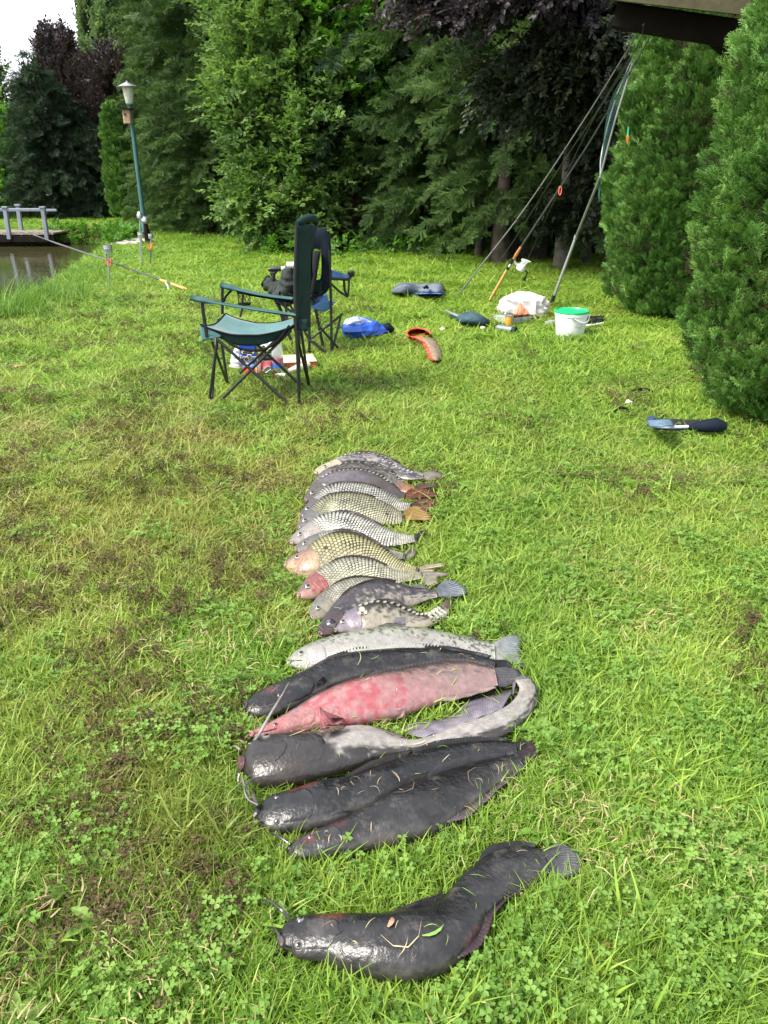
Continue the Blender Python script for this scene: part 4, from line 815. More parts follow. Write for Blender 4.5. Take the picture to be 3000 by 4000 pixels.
    def edgefin(s, t0, t1, side, h, name='dorsal_fin', lay=.6, back=.6, c0=(.05, .05, .05), c1=(.1, .1, .1), rays=30, w=None, shape=None, **kw):
        """a fin along the top (side=0) or bottom (side=1) outline, folded back"""
        ts = np.linspace(t0, t1, 12); ro = []; ti = []
        for q in ts:
            f = (q-t0)/(t1-t0); p, n, tg = s.S(q, (.03 if side == 0 else .97) if w is None else w); out = nz(s.nb[int(q*(len(s.t)-1))]*(1 if side == 0 else -1)); hh = h*(shape(f) if shape else (1-f*.6)*min(1, .25+f*6))
            ro.append(p-n*.002); ti.append(p+(out*lay+tg*back+np.array([0, 0, .12]))*hh)
        return s.finfan(ro, ti, name=name, c0=c0, c1=c1, rays=rays, **kw)
    def whisker(s, px, zs, r0=.0035, r1=.0008, c=(.06, .055, .055), name='barbel'):
        P = np.array([G(*s.tr(*p), z) for p, z in zip(px, zs)]); q = crs(P, np.linspace(0, 1, 22)) if len(P) > 2 else P; mb = MB(); mb.tube(q, np.linspace(r0, r1, len(q)), 7, c=c); mb.build(name, M['barbel'], s.root)
    def gill(s, t0, t1, w0, w1, c, off=.0016, bulge=.25, name='gill_cover'):
        m, n = 16, 18; A = np.zeros((m, n, 3)); K = np.zeros((m, n, 3))
        for i in range(m):
            w = w0+(w1-w0)*i/(m-1); x = i/(m-1)*2-1; te = t0+(t1-t0)*(.55+.45*math.sqrt(max(0, 1-x*x*.97)))
            for j in range(n):
                f = j/(n-1); edge = min(1, f*3)*min(1, (1-abs(x))*4+.05); k = off*edge*(1 if j < n-1 else -.6); A[i, j] = s.S(t0+(te-t0)*f, w, k-(.0012 if (i in (0, m-1) or j == 0) else 0))[0]
                K[i, j] = c(f, i/(m-1)) if callable(c) else c
        mb = MB(); mb.grid(A, K); mb.build(name, s.mat, s.root, edge=False)
    def mouth(s, c=(.3, .16, .14), r=.004, span=.8, open_=.0, t=.012):
        P = [s.S(t+.01*math.sin(k*math.pi), .5+(k-.5)*span, .001)[0] for k in np.linspace(0, 1, 9)]; mb = MB(); mb.tube(P, [r*.5]+[r]*7+[r*.5], 8, c=c); mb.build('lips', s.mat, s.root)
    def scalecoat(s, t0, t1, pitch, rows, col, w0=.05, w1=.95, lift=.0011, fill=1.0, wid=.97, taper=1.0):
        mb = MB(); L_ = s.len; t = t0; k = 0; b0 = s.b.max()
        while t < t1:
            bl = s.b[int(t*(len(s.t)-1))]; pt = pitch*(.62+.38*bl/b0)/L_
            for j in range(rows):
                w_ = (j+(.5 if k % 2 else 0)+.25)/rows; th = math.acos(1-2*w0)+(math.acos(1-2*w1)-math.acos(1-2*w0))*w_; 
                if th > math.pi*.97: continue
                w = (1-math.cos(th))/2; p, n, tg = s.S(t, w); 
                t_j = t+random.gauss(0, .0012); c_ = col(t, w) if random.random() > .003 else None
                if c_ is None: continue
                q = nz(np.cross(n, tg)); arc = (s.a[int(t*(len(s.t)-1))]+bl)/2*1.03*(math.pi)/rows*.5; sw = arc*wid*random.uniform(.92, 1.05); sl = pt*L_*fill
                x = tg*sl; y = q*sw; u_ = n*lift; 
                V = [p+x*.57*math.cos(a)+y*math.sin(a)*.85+u_*(.8+.7*math.cos(a)) for a in (math.pi, 2.356, 1.571, .785, 0, -.785, -1.571, -2.356)]+[p+u_*1.9]
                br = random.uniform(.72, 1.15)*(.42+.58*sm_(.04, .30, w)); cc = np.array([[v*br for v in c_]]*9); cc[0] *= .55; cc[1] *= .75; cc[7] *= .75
                mb.add(V, [(8, i, (i+1) % 8) for i in range(8)], np.clip(cc, 0, .9))
            t += pt; k += 1
        o = mb.build('scales', M['scales'], s.root, edge=False, smooth=False); o['kind'] = 'stuff'
    def bigscale(s, t, w, r, c=(.62, .6, .52), asp=.8):
        p, n, tg = s.S(t, w, .0008); q = nz(np.cross(n, tg)); mb = MB(); V = []; cc = []
        for k in range(10):
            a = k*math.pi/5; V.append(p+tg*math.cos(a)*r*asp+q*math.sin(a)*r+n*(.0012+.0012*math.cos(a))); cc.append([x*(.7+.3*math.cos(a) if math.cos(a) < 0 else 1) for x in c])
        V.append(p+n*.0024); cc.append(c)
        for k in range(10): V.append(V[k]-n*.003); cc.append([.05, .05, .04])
        mb.add(V, [(10, k, (k+1) % 10) for k in range(10)]+[(k, 11+k, 11+(k+1) % 10, (k+1) % 10) for k in range(10)], np.array(cc)); mb.build('scale', M['scales'], s.root)
# -------- colours
def dark_cat(seed, belly=(.13, .125, .12), back=(.013, .014, .017), flank=(.05, .05, .055), reds=(), wb=.9, mot=.75):
    def f(t, w, up):
        if not up: return mixc(flank, belly, .6)
        k = fb(t*2.2, w, 11, seed); c = mixc(back, flank, sm_(.25, .85, w)*.9*(1-mot+mot*2*k)*.75+.12*(1-sm_(.1, .3, t)))
        c = mixc(c, belly, sm_(wb-.12, wb+.08, w+(k-.5)*.12)*.8)
        c = mixc(c, (.12, .115, .11), .35*sm_(.62, .78, fb(t*3, w, 30, seed+9, 2))*sm_(.3, .6, w))
        for (rt, rw, dt, dw, rc, am) in reds:
            d = ((t-rt)/dt)**2+((w-rw)/dw)**2; q = sm_(.5, .62, fb(t*5, w, 26, seed+3)); c = mixc(c, rc, am*max(0, 1-d)*(.35+.65*q))
        return c
    return f
def tipc(c): return c
# ---- the single catfish in front
f1 = Fish('charcoal catfish lying alone at the bottom of the photo, body bent in an S', Z5, [(100, 612, 96, 668), (190, 515, 165, 704), (340, 495, 318, 724), (500, 492, 470, 782), (620, 488, 620, 810), (750, 462, 795, 805), (862, 402, 925, 738), (940, 335, 1010, 600), (1018, 258, 1100, 492), (1110, 205, 1205, 402), (1220, 182, 1288, 346), (1330, 200, 1352, 312)], 6, [.72, .74, .78, .8, .8, .74, .66, .55, .42, .25],
    dark_cat(3.1, reds=[(.16, .12, .05, .22, (.42, .06, .07), .9), (.40, .03, .06, .1, (.3, .08, .08), .6), (.56, .93, .05, .1, (.4, .1, .14), .7)], back=(.022, .023, .026), flank=(.052, .052, .056), wb=1.0), M['wet_dark'], round_=.05, group='catfish laid out on the grass')
f1.tail([(1400, 166), (1462, 186), (1507, 235), (1500, 296), (1440, 332), (1360, 338)], z=.045, c0=(.04, .04, .045), c1=(.17, .17, .19), rays=20, stripe=.5)
f1.edgefin(.36, .62, 0, .035, c0=(.02, .02, .024), c1=(.06, .05, .055), lay=.35, back=.8); f1.edgefin(.80, .97, 0, .03, name='adipose_fin', c0=(.02, .02, .024), c1=(.04, .04, .045), lay=.5)
f1.edgefin(.5, .93, 1, .035, name='anal_fin', c0=(.035, .033, .036), c1=(.10, .055, .07), lay=.45, back=.6)
f1.finfan([f1.S(.20, .93)[0], f1.S(.25, .97)[0]], [G(*Z5(420, 772), .012), G(*Z5(470, 782), .012), G(*Z5(505, 770), .02)], name='pectoral_fin', c0=(.06, .06, .065), c1=(.16, .15, .16), rays=8)
f1.whisker([(150, 515), (120, 480), (60, 437), (0, 440), (-20, 470)], [.07, .08, .07, .045, .02], r0=.004); f1.whisker([(112, 610), (95, 575), (60, 560), (20, 590)], [.05, .05, .03, .01]); f1.whisker([(105, 668), (75, 690), (40, 678)], [.03, .02, .01], r0=.003)
f1.eye(.075, .18, .0068, iris=(.3, .28, .25)); f1.eye(.07, .80, .0068, iris=(.3, .28, .25)); f1.mouth(c=(.12, .09, .095), r=.0065, span=.86, t=.006)
f1.gill(.09, .2, .18, .9, lambda f, g: mixc((.05, .05, .055), (.09, .085, .09), fb(f, g, 5, 4)), off=.0016)
def crease(f, pts, r=.0016, c=(.006, .006, .007), off=.0):
    m_ = MB(); P = crs(np.array([f.S(a, b, off)[0] for a, b in pts]), np.linspace(0, 1, 18)); m_.tube(P, np.r_[r*.3, np.full(16, r), r*.3], 6, c=c); m_.build('mouth_crease', M['wet_dark'], f.root)
crease(f1, [(.012, .2), (.010, .5), (.014, .78), (.035, .9)], .0022); crease(f1, [(.10, .60), (.14, .66), (.19, .62), (.215, .5)], .0014)
# ---- the two dark catfish at the near end of the row
f2 = Fish('dark wet catfish nearest in the row, mottled grey flank towards the viewer', Z4, [(286, 1225, 282, 1285), (370, 1163, 375, 1285), (500, 1105, 515, 1272), (650, 1040, 685, 1245), (800, 955, 860, 1218), (950, 878, 1010, 1168), (1100, 828, 1160, 1062), (1230, 790, 1290, 952), (1340, 772, 1385, 872), (1430, 752, 1445, 832)], 8, [.6, .72, .74, .74, .72, .66, .55, .42, .3],
    dark_cat(5.7, back=(.014, .014, .017), flank=(.06, .06, .064), reds=[(.1, .35, .05, .3, (.45, .12, .13), .8), (.2, .25, .05, .2, (.35, .08, .08), .5)]), M['wet_dark'], round_=.05, group='catfish laid out on the grass')
f2.tail([(1515, 700), (1540, 728), (1535, 770), (1500, 800), (1450, 835)], z=.03, c0=(.02, .02, .024), c1=(.10, .06, .08), rays=16)
f2.edgefin(.36, .60, 0, .05, c0=(.02, .02, .022), c1=(.05, .05, .05), lay=.35, back=.85); f2.edgefin(.62, .96, 0, .045, name='adipose_fin', c0=(.02, .02, .022), c1=(.06, .06, .065), lay=.5, back=.5, rays=44, curl=.003)
f2.edgefin(.55, .96, 1, .035, name='anal_fin', c0=(.06, .055, .06), c1=(.18, .13, .15))
f2.whisker([(300, 1210), (240, 1170), (190, 1145), (150, 1100)], [.05, .05, .03, .02]); f2.whisker([(290, 1225), (230, 1215), (180, 1260)], [.04, .03, .01]); f2.eye(.09, .3, .005, iris=(.2, .19, .17)); f2.mouth(c=(.09, .075, .08), r=.006, span=.8, t=.006)
f2.finfan([f2.S(.24, .93)[0], f2.S(.29, .97)[0]], [G(*Z4(560, 1268), .01), G(*Z4(620, 1262), .012), G(*Z4(650, 1245), .02)], name='pectoral_fin', c0=(.05, .05, .05), c1=(.13, .12, .13), rays=8)
f2.gill(.1, .2, .2, .92, (.055, .053, .057), off=.0016)
f3 = Fish('black shiny catfish with blue sheen, second from the near end of the row', Z4, [(112, 1032, 114, 1090), (190, 972, 190, 1142), (320, 932, 340, 1158), (460, 888, 500, 1128), (600, 866, 640, 1068), (740, 815, 800, 1010), (880, 765, 950, 908), (1020, 728, 1080, 858), (1180, 700, 1220, 810), (1320, 693, 1350, 778), (1420, 700, 1430, 765)], 8, [.72, .76, .74, .72, .7, .62, .5, .4, .3],
    dark_cat(8.2, back=(.010, .011, .014), flank=(.024, .025, .03), reds=[(.16, .12, .05, .2, (.5, .06, .07), 1.0), (.21, .08, .04, .15, (.4, .1, .1), .8)]), M['wet_dark'], round_=.06, group='catfish laid out on the grass')
f3.tail([(1480, 690), (1540, 715), (1545, 740), (1510, 765), (1440, 790)], z=.035, c0=(.012, .012, .015), c1=(.08, .05, .06), rays=16)
f3.edgefin(.34, .60, 0, .06, c0=(.015, .015, .018), c1=(.06, .045, .045), lay=.3, back=.9); f3.edgefin(.62, .97, 0, .03, name='adipose_fin', c0=(.012, .012, .015), c1=(.04, .04, .04))
f3.whisker([(140, 1015), (90, 985), (72, 930), (110, 885), (225, 865)], [.06, .06, .07, .08, .09], r0=.0045); f3.whisker([(130, 1010), (112, 960), (100, 920)], [.06, .05, .03], r0=.005, c=(.15, .12, .12)); f3.whisker([(120, 1085), (140, 1130), (190, 1150), (290, 1140)], [.03, .025, .02, .03], r0=.003, c=(.25, .2, .15)); f3.whisker([(150, 1130), (200, 1180), (280, 1200)], [.03, .015, .01], r0=.003)
f3.eye(.08, .22, .0055, iris=(.15, .15, .16)); f3.eye(.085, .86, .0055, iris=(.2, .2, .2)); f3.mouth(c=(.03, .03, .035), r=.008, span=.9, t=.005)
f3.finfan([f3.S(.27, .86)[0], f3.S(.3, .93)[0]], [G(*Z4(470, 1085), .05), G(*Z4(500, 1060), .06), G(*Z4(530, 1045), .06)], name='pectoral_fin', c0=(.1, .1, .11), c1=(.2, .2, .22), rays=7)
f3.gill(.1, .21, .15, .9, (.03, .03, .035), off=.0016)
# ---- big head, pale belly, bent round
def col4(t, w, up):
    k = fb(t*2.4, w, 13, 2.2); e_ = .74+(k-.5)*.45
    pale = mixc((.52, .50, .46), (.33, .32, .30), fb(t*2.5, w, 20, 6.6)); dk = mixc((.035, .031, .028), (.075, .068, .062), k)
    if t < .17: return mixc(mixc((.022, .021, .02), (.055, .05, .048), k), (.1, .075, .06), sm_(.5, .9, w)*.4)
    c = mixc(pale, dk, sm_(e_-.12, e_+.12, w)); c = mixc(c, (.045, .04, .037), 1-sm_(.19, .25, t-w*.06+(k-.5)*.08))
    return c
f4 = Fish('big-headed catfish with dark wet head and pale belly, tail bent back round', Z4, [(42, 775, 46, 868), (110, 690, 120, 925), (250, 655, 270, 928), (400, 648, 430, 898), (540, 626, 570, 862), (660, 618, 700, 818), (790, 668, 825, 778), (900, 688, 940, 752), (1020, 660, 1050, 742), (1150, 610, 1180, 716), (1290, 560, 1325, 690), (1390, 510, 1455, 605), (1432, 462, 1525, 520), (1440, 428, 1535, 440), (1425, 402, 1505, 388)], 7, [.8, .82, .8, .74, .66, .58, .5, .45, .45, .45, .42, .35, .3],
    col4, M['wet_pale'], round_=.05, nt=220, group='catfish laid out on the grass', lift=.004)
f4.finfan([f4.S(q, .04)[0] for q in np.linspace(.52, .80, 12)], [G(*Z4(*p), .02) for p in ((835, 650), (900, 608), (960, 590), (1040, 592), (1100, 570), (1150, 525), (1220, 480), (1300, 470), (1370, 455), (1412, 440))], name='anal_fin', c0=(.34, .31, .36), c1=(.20, .17, .22), rays=46, curl=.004, m=8, stripe=.28)
f4.finfan([f4.P[-1]+f4.nb[-1]*f4.b[-1], f4.P[-1]-f4.nb[-1]*f4.b[-1]], [G(*Z4(*p), .03) for p in ((1408, 470), (1406, 420), (1412, 378), (1450, 370), (1490, 382))], c0=(.16, .15, .18), c1=(.30, .28, .34), rays=14)
f4.finfan([f4.S(.26, .03)[0]+[0, 0, .01], f4.S(.265, .16)[0]+[0, 0, .008]], [G(*Z4(480, 612), .10), G(*Z4(575, 618), .105), G(*Z4(500, 650), .115), G(*Z4(440, 665), .12)], name='pectoral_fin', c0=(.34, .22, .16), c1=(.13, .08, .055), rays=10, curl=.003)
f4.finfan([f4.S(.44, .02)[0], f4.S(.47, .05)[0]], [G(*Z4(720, 622), .05), G(*Z4(780, 640), .04), G(*Z4(812, 672), .03)], name='pelvic_fin', c0=(.22, .19, .18), c1=(.12, .09, .08), rays=8)
f4.whisker([(118, 700), (150, 650), (200, 560), (255, 470), (292, 402)], [.07, .10, .12, .12, .11], r0=.005, r1=.001, c=(.42, .38, .36)); f4.whisker([(60, 880), (75, 930), (120, 990), (135, 1010)], [.05, .04, .03, .02], r0=.005, c=(.16, .13, .12)); f4.whisker([(50, 740), (20, 720), (-10, 735)], [.05, .04, .02], r0=.004, c=(.4, .32, .28)); f4.whisker([(70, 705), (40, 690), (0, 700), (-30, 690)], [.05, .035, .02, .01], r0=.003, c=(.4, .32, .26)); f4.whisker([(45, 860), (40, 900), (60, 960)], [.04, .03, .01], r0=.004, c=(.2, .15, .13))
f4.eye(.075, .16, .010, iris=(.26, .25, .25), rim=(.10, .095, .095)); f4.eye(.035, .15, .0045, iris=(.4, .4, .4)); crease(f4, [(.10, .25), (.13, .42), (.125, .6), (.10, .75)], .0018); f4.mouth(c=(.11, .05, .045), r=.012, span=.97, t=.002)
f4.gill(.12, .235, .12, .85, lambda f, g: mixc((.03, .028, .027), (.06, .056, .055), fb(f*2, g, 9, 4)), off=.0016)
# ---- pink bellied
def col5(t, w, up):
    k = fb(t*3, w, 13, 7.4); k2 = fb(t*2.5, w, 16, 1.1); k3 = fb(t*4, w, 9, 3.7, 4)
    c = mixc((.46, .20, .205), (.52, .31, .30), k2); c = mixc(c, (.50, .09, .11), .85*sm_(.40, .85, k3+.18*(1-abs(t-.33)/.3)-.22*sm_(.5, .75, t)-.25*abs(w-.4)))
    c = mixc(c, (.27, .22, .205), sm_(.45, .8, t+.25*(.4-w))*(.45+.5*k)); c = mixc(c, (.12, .10, .09), .7*sm_(.58, .74, k)*sm_(.45, .7, t)*sm_(.8, .3, w)); c = mixc(c, (.055, .045, .042), sm_(.26, .10, w+(k2-.5)*.12)*.9)
    c = mixc(c, (.16, .12, .11), .6*sm_(.6, .75, k2)*sm_(.45, .2, w)); c = mixc(c, (.40, .13, .13), (1-sm_(.10, .2, t))*.5)
    return c
f5 = Fish('catfish lying belly up with raw pink and red skin', Z4, [(88, 650, 94, 684), (200, 600, 212, 668), (330, 528, 350, 655), (470, 445, 500, 640), (600, 393, 640, 625), (750, 355, 790, 596), (900, 328, 930, 550), (1040, 302, 1070, 502), (1180, 296, 1192, 464), (1318, 330, 1328, 420)], 9, [.6, .7, .72, .7, .66, .58, .48, .36, .25], col5, M['wet_pale'], round_=.04, group='catfish laid out on the grass', lift=.004)
f5.tail([(1380, 325), (1440, 340), (1448, 372), (1435, 402), (1370, 430)], z=.035, c0=(.10, .095, .1), c1=(.13, .13, .14), rays=16, stripe=.5)
f5.edgefin(.70, .98, 1, .045, name='anal_fin', c0=(.42, .3, .28), c1=(.4, .28, .27), lay=.55, back=.6, rays=30); f5.edgefin(.5, .97, 0, .022, name='adipose_fin', c0=(.05, .045, .045), c1=(.1, .09, .09))
f5.finfan([f5.S(.27, .60)[0]+[0, 0, .003], f5.S(.26, .80)[0]+[0, 0, .003]], [G(*Z4(480, 585), .10), G(*Z4(560, 580), .10), G(*Z4(570, 600), .09), G(*Z4(450, 640), .07)], name='pectoral_fin', c0=(.45, .16, .17), c1=(.24, .07, .08), rays=10, curl=.003)
f5.finfan([f5.S(.53, .93)[0], f5.S(.57, .95)[0]], [G(*Z4(750, 615), .03), G(*Z4(820, 592), .03), G(*Z4(862, 578), .04)], name='pelvic_fin', c0=(.55, .34, .32), c1=(.5, .3, .28), rays=8)
f5.eye(.10, .5, .006, iris=(.45, .12, .12), rim=(.4, .2, .2)); f5.mouth(c=(.45, .22, .2), r=.005, span=.9, t=.006); f5.whisker([(95, 660), (60, 690), (10, 720)], [.04, .03, .01], c=(.4, .3, .27)); f5.whisker([(100, 680), (70, 700), (30, 690), (-15, 720)], [.03, .02, .015, .01], r0=.003, c=(.35, .27, .2))
f5.gill(.13, .25, .3, .95, lambda f, g: mixc((.42, .14, .14), (.5, .28, .26), fb(f*2, g, 9, 5)), off=.0016)
# ---- black one above
f6 = Fish('black catfish arched behind the pink one, flat whiskered head at left', Z4, [(54, 508, 58, 545), (140, 452, 150, 580), (270, 388, 290, 552), (400, 328, 430, 488), (530, 266, 560, 425), (680, 243, 700, 392), (850, 230, 870, 370), (1020, 232, 1030, 340), (1170, 255, 1180, 330), (1320, 290, 1322, 335)], 10, [.6, .7, .74, .74, .7, .62, .5, .4, .3],
    dark_cat(12.4, back=(.009, .010, .013), flank=(.022, .023, .028), reds=[(.12, .3, .05, .2, (.35, .1, .1), .7)]), M['wet_dark'], round_=.04, group='catfish laid out on the grass', lift=.006)
f6.tail([(1370, 290), (1400, 305), (1400, 330), (1370, 350)], z=.04, c0=(.012, .012, .015), c1=(.05, .05, .055), rays=12)
f6.edgefin(.38, .97, 0, .03, c0=(.010, .010, .012), c1=(.03, .03, .035), lay=.55, back=.6, rays=50, shape=lambda f: min(1, f*4+.2)*(1-.5*f))
f6.whisker([(70, 545), (85, 590), (90, 620), (110, 640)], [.04, .03, .02, .01], r0=.003, c=(.2, .17, .14)); f6.whisker([(80, 560), (120, 610), (180, 640)], [.03, .02, .01], r0=.0025, c=(.2, .17, .14)); f6.whisker([(55, 515), (48, 480), (30, 470)], [.04, .03, .01], r0=.003); f6.whisker([(100, 560), (130, 600), (200, 590)], [.04, .03, .02], r0=.0025, c=(.3, .25, .2))
f6.eye(.13, .62, .0055, iris=(.3, .2, .18), rim=(.15, .08, .08)); f6.mouth(c=(.16, .11, .11), r=.005, span=.9, t=.008); f6.gill(.13, .27, .25, .95, (.02, .02, .025), off=.0016)
f6.finfan([f6.S(.30, .70)[0]+[0, 0, .004], f6.S(.30, .85)[0]+[0, 0, .004]], [G(*Z4(430, 402), .10), G(*Z4(460, 395), .10), G(*Z4(462, 420), .09)], name='pectoral_fin', c0=(.012, .012, .016), c1=(.02, .02, .025), rays=7)
crease(f4, [(.012, .06), (.009, .3), (.009, .6), (.014, .9), (.03, .97)], .004); crease(f3, [(.012, .1), (.010, .5), (.016, .88), (.04, .95)], .0022); crease(f2, [(.014, .2), (.012, .6), (.03, .9)], .002); crease(f6, [(.015, .45), (.04, .72), (.075, .8), (.11, .8)], .0022, (.2, .13, .13)); crease(f5, [(.015, .5), (.05, .72), (.10, .76)], .002, (.2, .05, .05))
# ---- trout
def col7(t, w, up):
    k = fb(t*2.2, w, 24, 3.3); c = mixc((.30, .31, .24), (.52, .53, .47), sm_(0, .28, w)); c = mixc(c, (.50, .43, .47), .55*math.exp(-((w-.5)/.14)**2)); c = mixc(c, (.60, .60, .58), sm_(.6, .85, w)); c = [x*(.86+.28*k) for x in c]
    sp = fb(t*2.6, w, 34, 9.1, 1); c = mixc(c, (.05, .05, .045), .8*sm_(.70, .76, sp)*sm_(.5, .8, t)*sm_(.9, .5, w)); c = mixc(c, (.04, .045, .04), .8*(sm_(.78, .84, sp))*sm_(.5, .2, w))
    c = mixc(c, (.05, .055, .045), sm_(.035, .0, w)*.8)
    if t < .2: c = mixc(c, (.38, .40, .33), .7*sm_(.22, .1, t)); c = mixc(c, (.5, .42, .5), .5*math.exp(-((t-.14)/.05)**2-((w-.62)/.25)**2))
    return c
f7 = Fish('long silver rainbow trout with square spotted tail, between the carp and the catfish', Z4, [(276, 292, 280, 322), (335, 243, 345, 348), (450, 190, 465, 355), (600, 150, 615, 345), (760, 126, 775, 330), (920, 127, 930, 322), (1070, 152, 1075, 312), (1200, 184, 1200, 306), (1318, 205, 1316, 290)], 16, [.5, .58, .58, .56, .5, .42, .34, .25], col7, M['trout_skin'], name='trout', cat='trout', round_=.05, lift=.002)
f7.tail([(1380, 168), (1450, 170), (1446, 215), (1448, 270), (1458, 328), (1380, 330)], z=.03, c0=(.38, .38, .36), c1=(.28, .32, .35), rays=22, stripe=.45)
f7.edgefin(.45, .57, 0, .03, c0=(.2, .2, .16), c1=(.12, .13, .11), lay=.35, back=.9); f7.edgefin(.86, .91, 0, .022, name='adipose_fin', c0=(.1, .11, .09), c1=(.07, .08, .06), rays=6)
f7.eye(.075, .36, .0085, iris=(.5, .48, .4), rim=(.25, .25, .2)); f7.mouth(c=(.25, .25, .22), r=.004, span=.6, t=.01); f7.gill(.10, .19, .2, .95, lambda f, g: mixc((.5, .5, .45), (.5, .42, .5), g), off=.0022)
mb = MB(); mb.tube([f7.S(q, w, .0005)[0] for q, w in zip(np.linspace(.012, .07, 8), [.55, .58, .6, .62, .64, .66, .67, .68])], .0018, 6, c=(.08, .08, .07)); mb.build('jaw_line', M['trout_skin'], f7.root)
# -------- carp
def carp(label, pairs, head, base, scol, tailpx, tailc, seed, eye_t=.105, eye_w=.36, roll=24, pitch=.0112, rows=13, tg=.235, ratio=(.5, .58, .62, .6, .52, .42, .3), lift=0, mirror=None, skin=None, dors=(.34, .72), er=.0075, ridge=1.0, group='scaled carp in the row', cheek=None, iris=(.62, .6, .5)):
    def col(t, w, up):
        k = fb(t*1.9, w, 14, seed, 4); hd = head(t, w, k)
        bd = skin(t, w, k) if skin else mixc(base, [x*1.8 for x in base], k*w)
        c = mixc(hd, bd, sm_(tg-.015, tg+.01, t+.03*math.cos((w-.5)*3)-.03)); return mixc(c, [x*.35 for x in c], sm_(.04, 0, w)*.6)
    f = Fish(label, Z3, pairs, roll, ratio, col, M['wet_pale'], name='carp', cat='carp', group=group, lift=lift, nt=170, nw=44, round_=.05, ridge=ridge)
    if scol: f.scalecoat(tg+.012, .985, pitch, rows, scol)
    if mirror: 
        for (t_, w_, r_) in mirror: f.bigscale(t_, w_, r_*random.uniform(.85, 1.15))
    f.tail(tailpx, z=.035, c0=tailc[0], c1=tailc[1], rays=16, stripe=.65, ragged=.16)
    f.edgefin(dors[0], dors[1], 0, .03, c0=(.035, .03, .028), c1=(.06, .045, .035), lay=.28, back=.85, rays=20)
    f.eye(eye_t, eye_w, er*1.25, iris=iris); hc = head(.02, .5, .5); f.mouth(c=mixc(hc, (.5, .25, .2), .5), r=.0042, span=.8)
    f.gill(.125, tg+.02, .14, .93, (lambda a, b: (cheek or head)(.13+.1*a, .14+.79*b, fb(a*2, b, 6, seed))), off=.0026)
    f.whisker([(pairs[0][2], pairs[0][3]), (pairs[0][2]-12, pairs[0][3]+18)], [.03, .012], r0=.0016, c=hc)
    return f
def hd(a, b, c=None): return lambda t, w, k: mixc(mixc(a, b, sm_(.1, .8, w)*.7+.3*k), c or b, (.5*k if c else 0))
cream = lambda a, b: (lambda t, w: mixc(a, b, sm_(.1, .9, w)))
grey_h = hd((.10, .105, .115), (.36, .34, .30))
# mirror carp pressed against the trout
def sk_m(t, w, k): 
    c = mixc((.035, .033, .03), (.42, .39, .30), sm_(.3, .7, w*.7+k*.55-.1)); return mixc(c, (.55, .5, .42), sm_(.7, 1, w)*.4)
mir8 = [(q, .10+.02*math.sin(i*2), .0085) for i, q in enumerate(np.linspace(.27, .95, 17))]+[(.80+.045*j, w_, .008) for j in range(4) for w_ in (.3, .5, .7)]+[(.27, .3, .012), (.24, .42, .011), (.29, .45, .009)]
c8 = carp('mirror carp with one row of big pale scales along its back, touching the trout', [(492, 1482, 498, 1512), (560, 1385, 590, 1520), (650, 1320, 680, 1530), (780, 1275, 795, 1530), (900, 1272, 905, 1520), (1030, 1320, 1015, 1500), (1130, 1358, 1115, 1485), (1220, 1355, 1235, 1455), (1285, 1318, 1325, 1405), (1325, 1285, 1362, 1360)], hd((.16, .15, .2), (.42, .36, .4)), (.08, .075, .06), None, [(1370, 1232), (1412, 1238), (1405, 1290), (1380, 1340), (1372, 1400)], ((.22, .17, .12), (.13, .10, .07)), 1.3, mirror=mir8, skin=sk_m, group='mirror carp in the row', lift=.004, er=.006, roll=20)
c8.finfan([c8.S(.52, .80)[0]+[0, 0, .004], c8.S(.57, .9)[0]+[0, 0, .004]], [G(*Z3(960, 1385), .07), G(*Z3(1060, 1395), .06), G(*Z3(1065, 1430), .05)], name='pelvic_fin', c0=(.24, .22, .25), c1=(.32, .3, .33), rays=9)
c9 = carp('dark mottled carp with big dark head and wide bluish tail, above the trout head', [(368, 1508, 392, 1548), (408, 1420, 478, 1532), (488, 1310, 590, 1478), (590, 1205, 700, 1430), (710, 1140, 790, 1400), (850, 1102, 900, 1380), (980, 1122, 1010, 1345), (1100, 1152, 1110, 1298), (1200, 1166, 1200, 1258), (1278, 1178, 1280, 1238)], hd((.035, .032, .036), (.16, .10, .09), (.05, .045, .05)), (.05, .05, .05), None, [(1330, 1110), (1420, 1100), (1522, 1180), (1480, 1225), (1390, 1240), (1310, 1240)], ((.16, .18, .20), (.30, .33, .38)), 2.9, skin=lambda t, w, k: mixc(mixc((.02, .02, .024), (.11, .10, .11), k), (.42, .39, .32), sm_(.50, .78, w*.5+k*.6-.10*(t < .4))), eye_t=.13, eye_w=.52, group='mirror carp in the row', lift=.008, er=.0115, iris=(.16, .16, .17), roll=22)
c10 = carp('small pale-scaled carp half hidden behind the dark mottled carp', [(316, 1372, 345, 1432), (350, 1280, 420, 1425), (430, 1185, 530, 1370), (540, 1120, 640, 1340), (650, 1092, 740, 1320), (780, 1093, 840, 1290), (900, 1112, 930, 1250), (1010, 1138, 1020, 1220), (1100, 1148, 1100, 1205)], hd((.15, .16, .15), (.48, .43, .32)), (.045, .045, .04), cream((.52, .50, .42), (.62, .58, .46)), [(1150, 1130), (1200, 1145), (1200, 1190), (1150, 1215)], ((.2, .2, .2), (.3, .3, .3)), 3.7, pitch=.0095, rows=14, er=.0062)
red = lambda t, w, k: mixc(mixc((.13, .12, .11), (.48, .30, .24), sm_(.15, .6, w)), (.38, .08, .075), sm_(.35, .75, k*.8+.35*sm_(.08, .16, t)-.1))
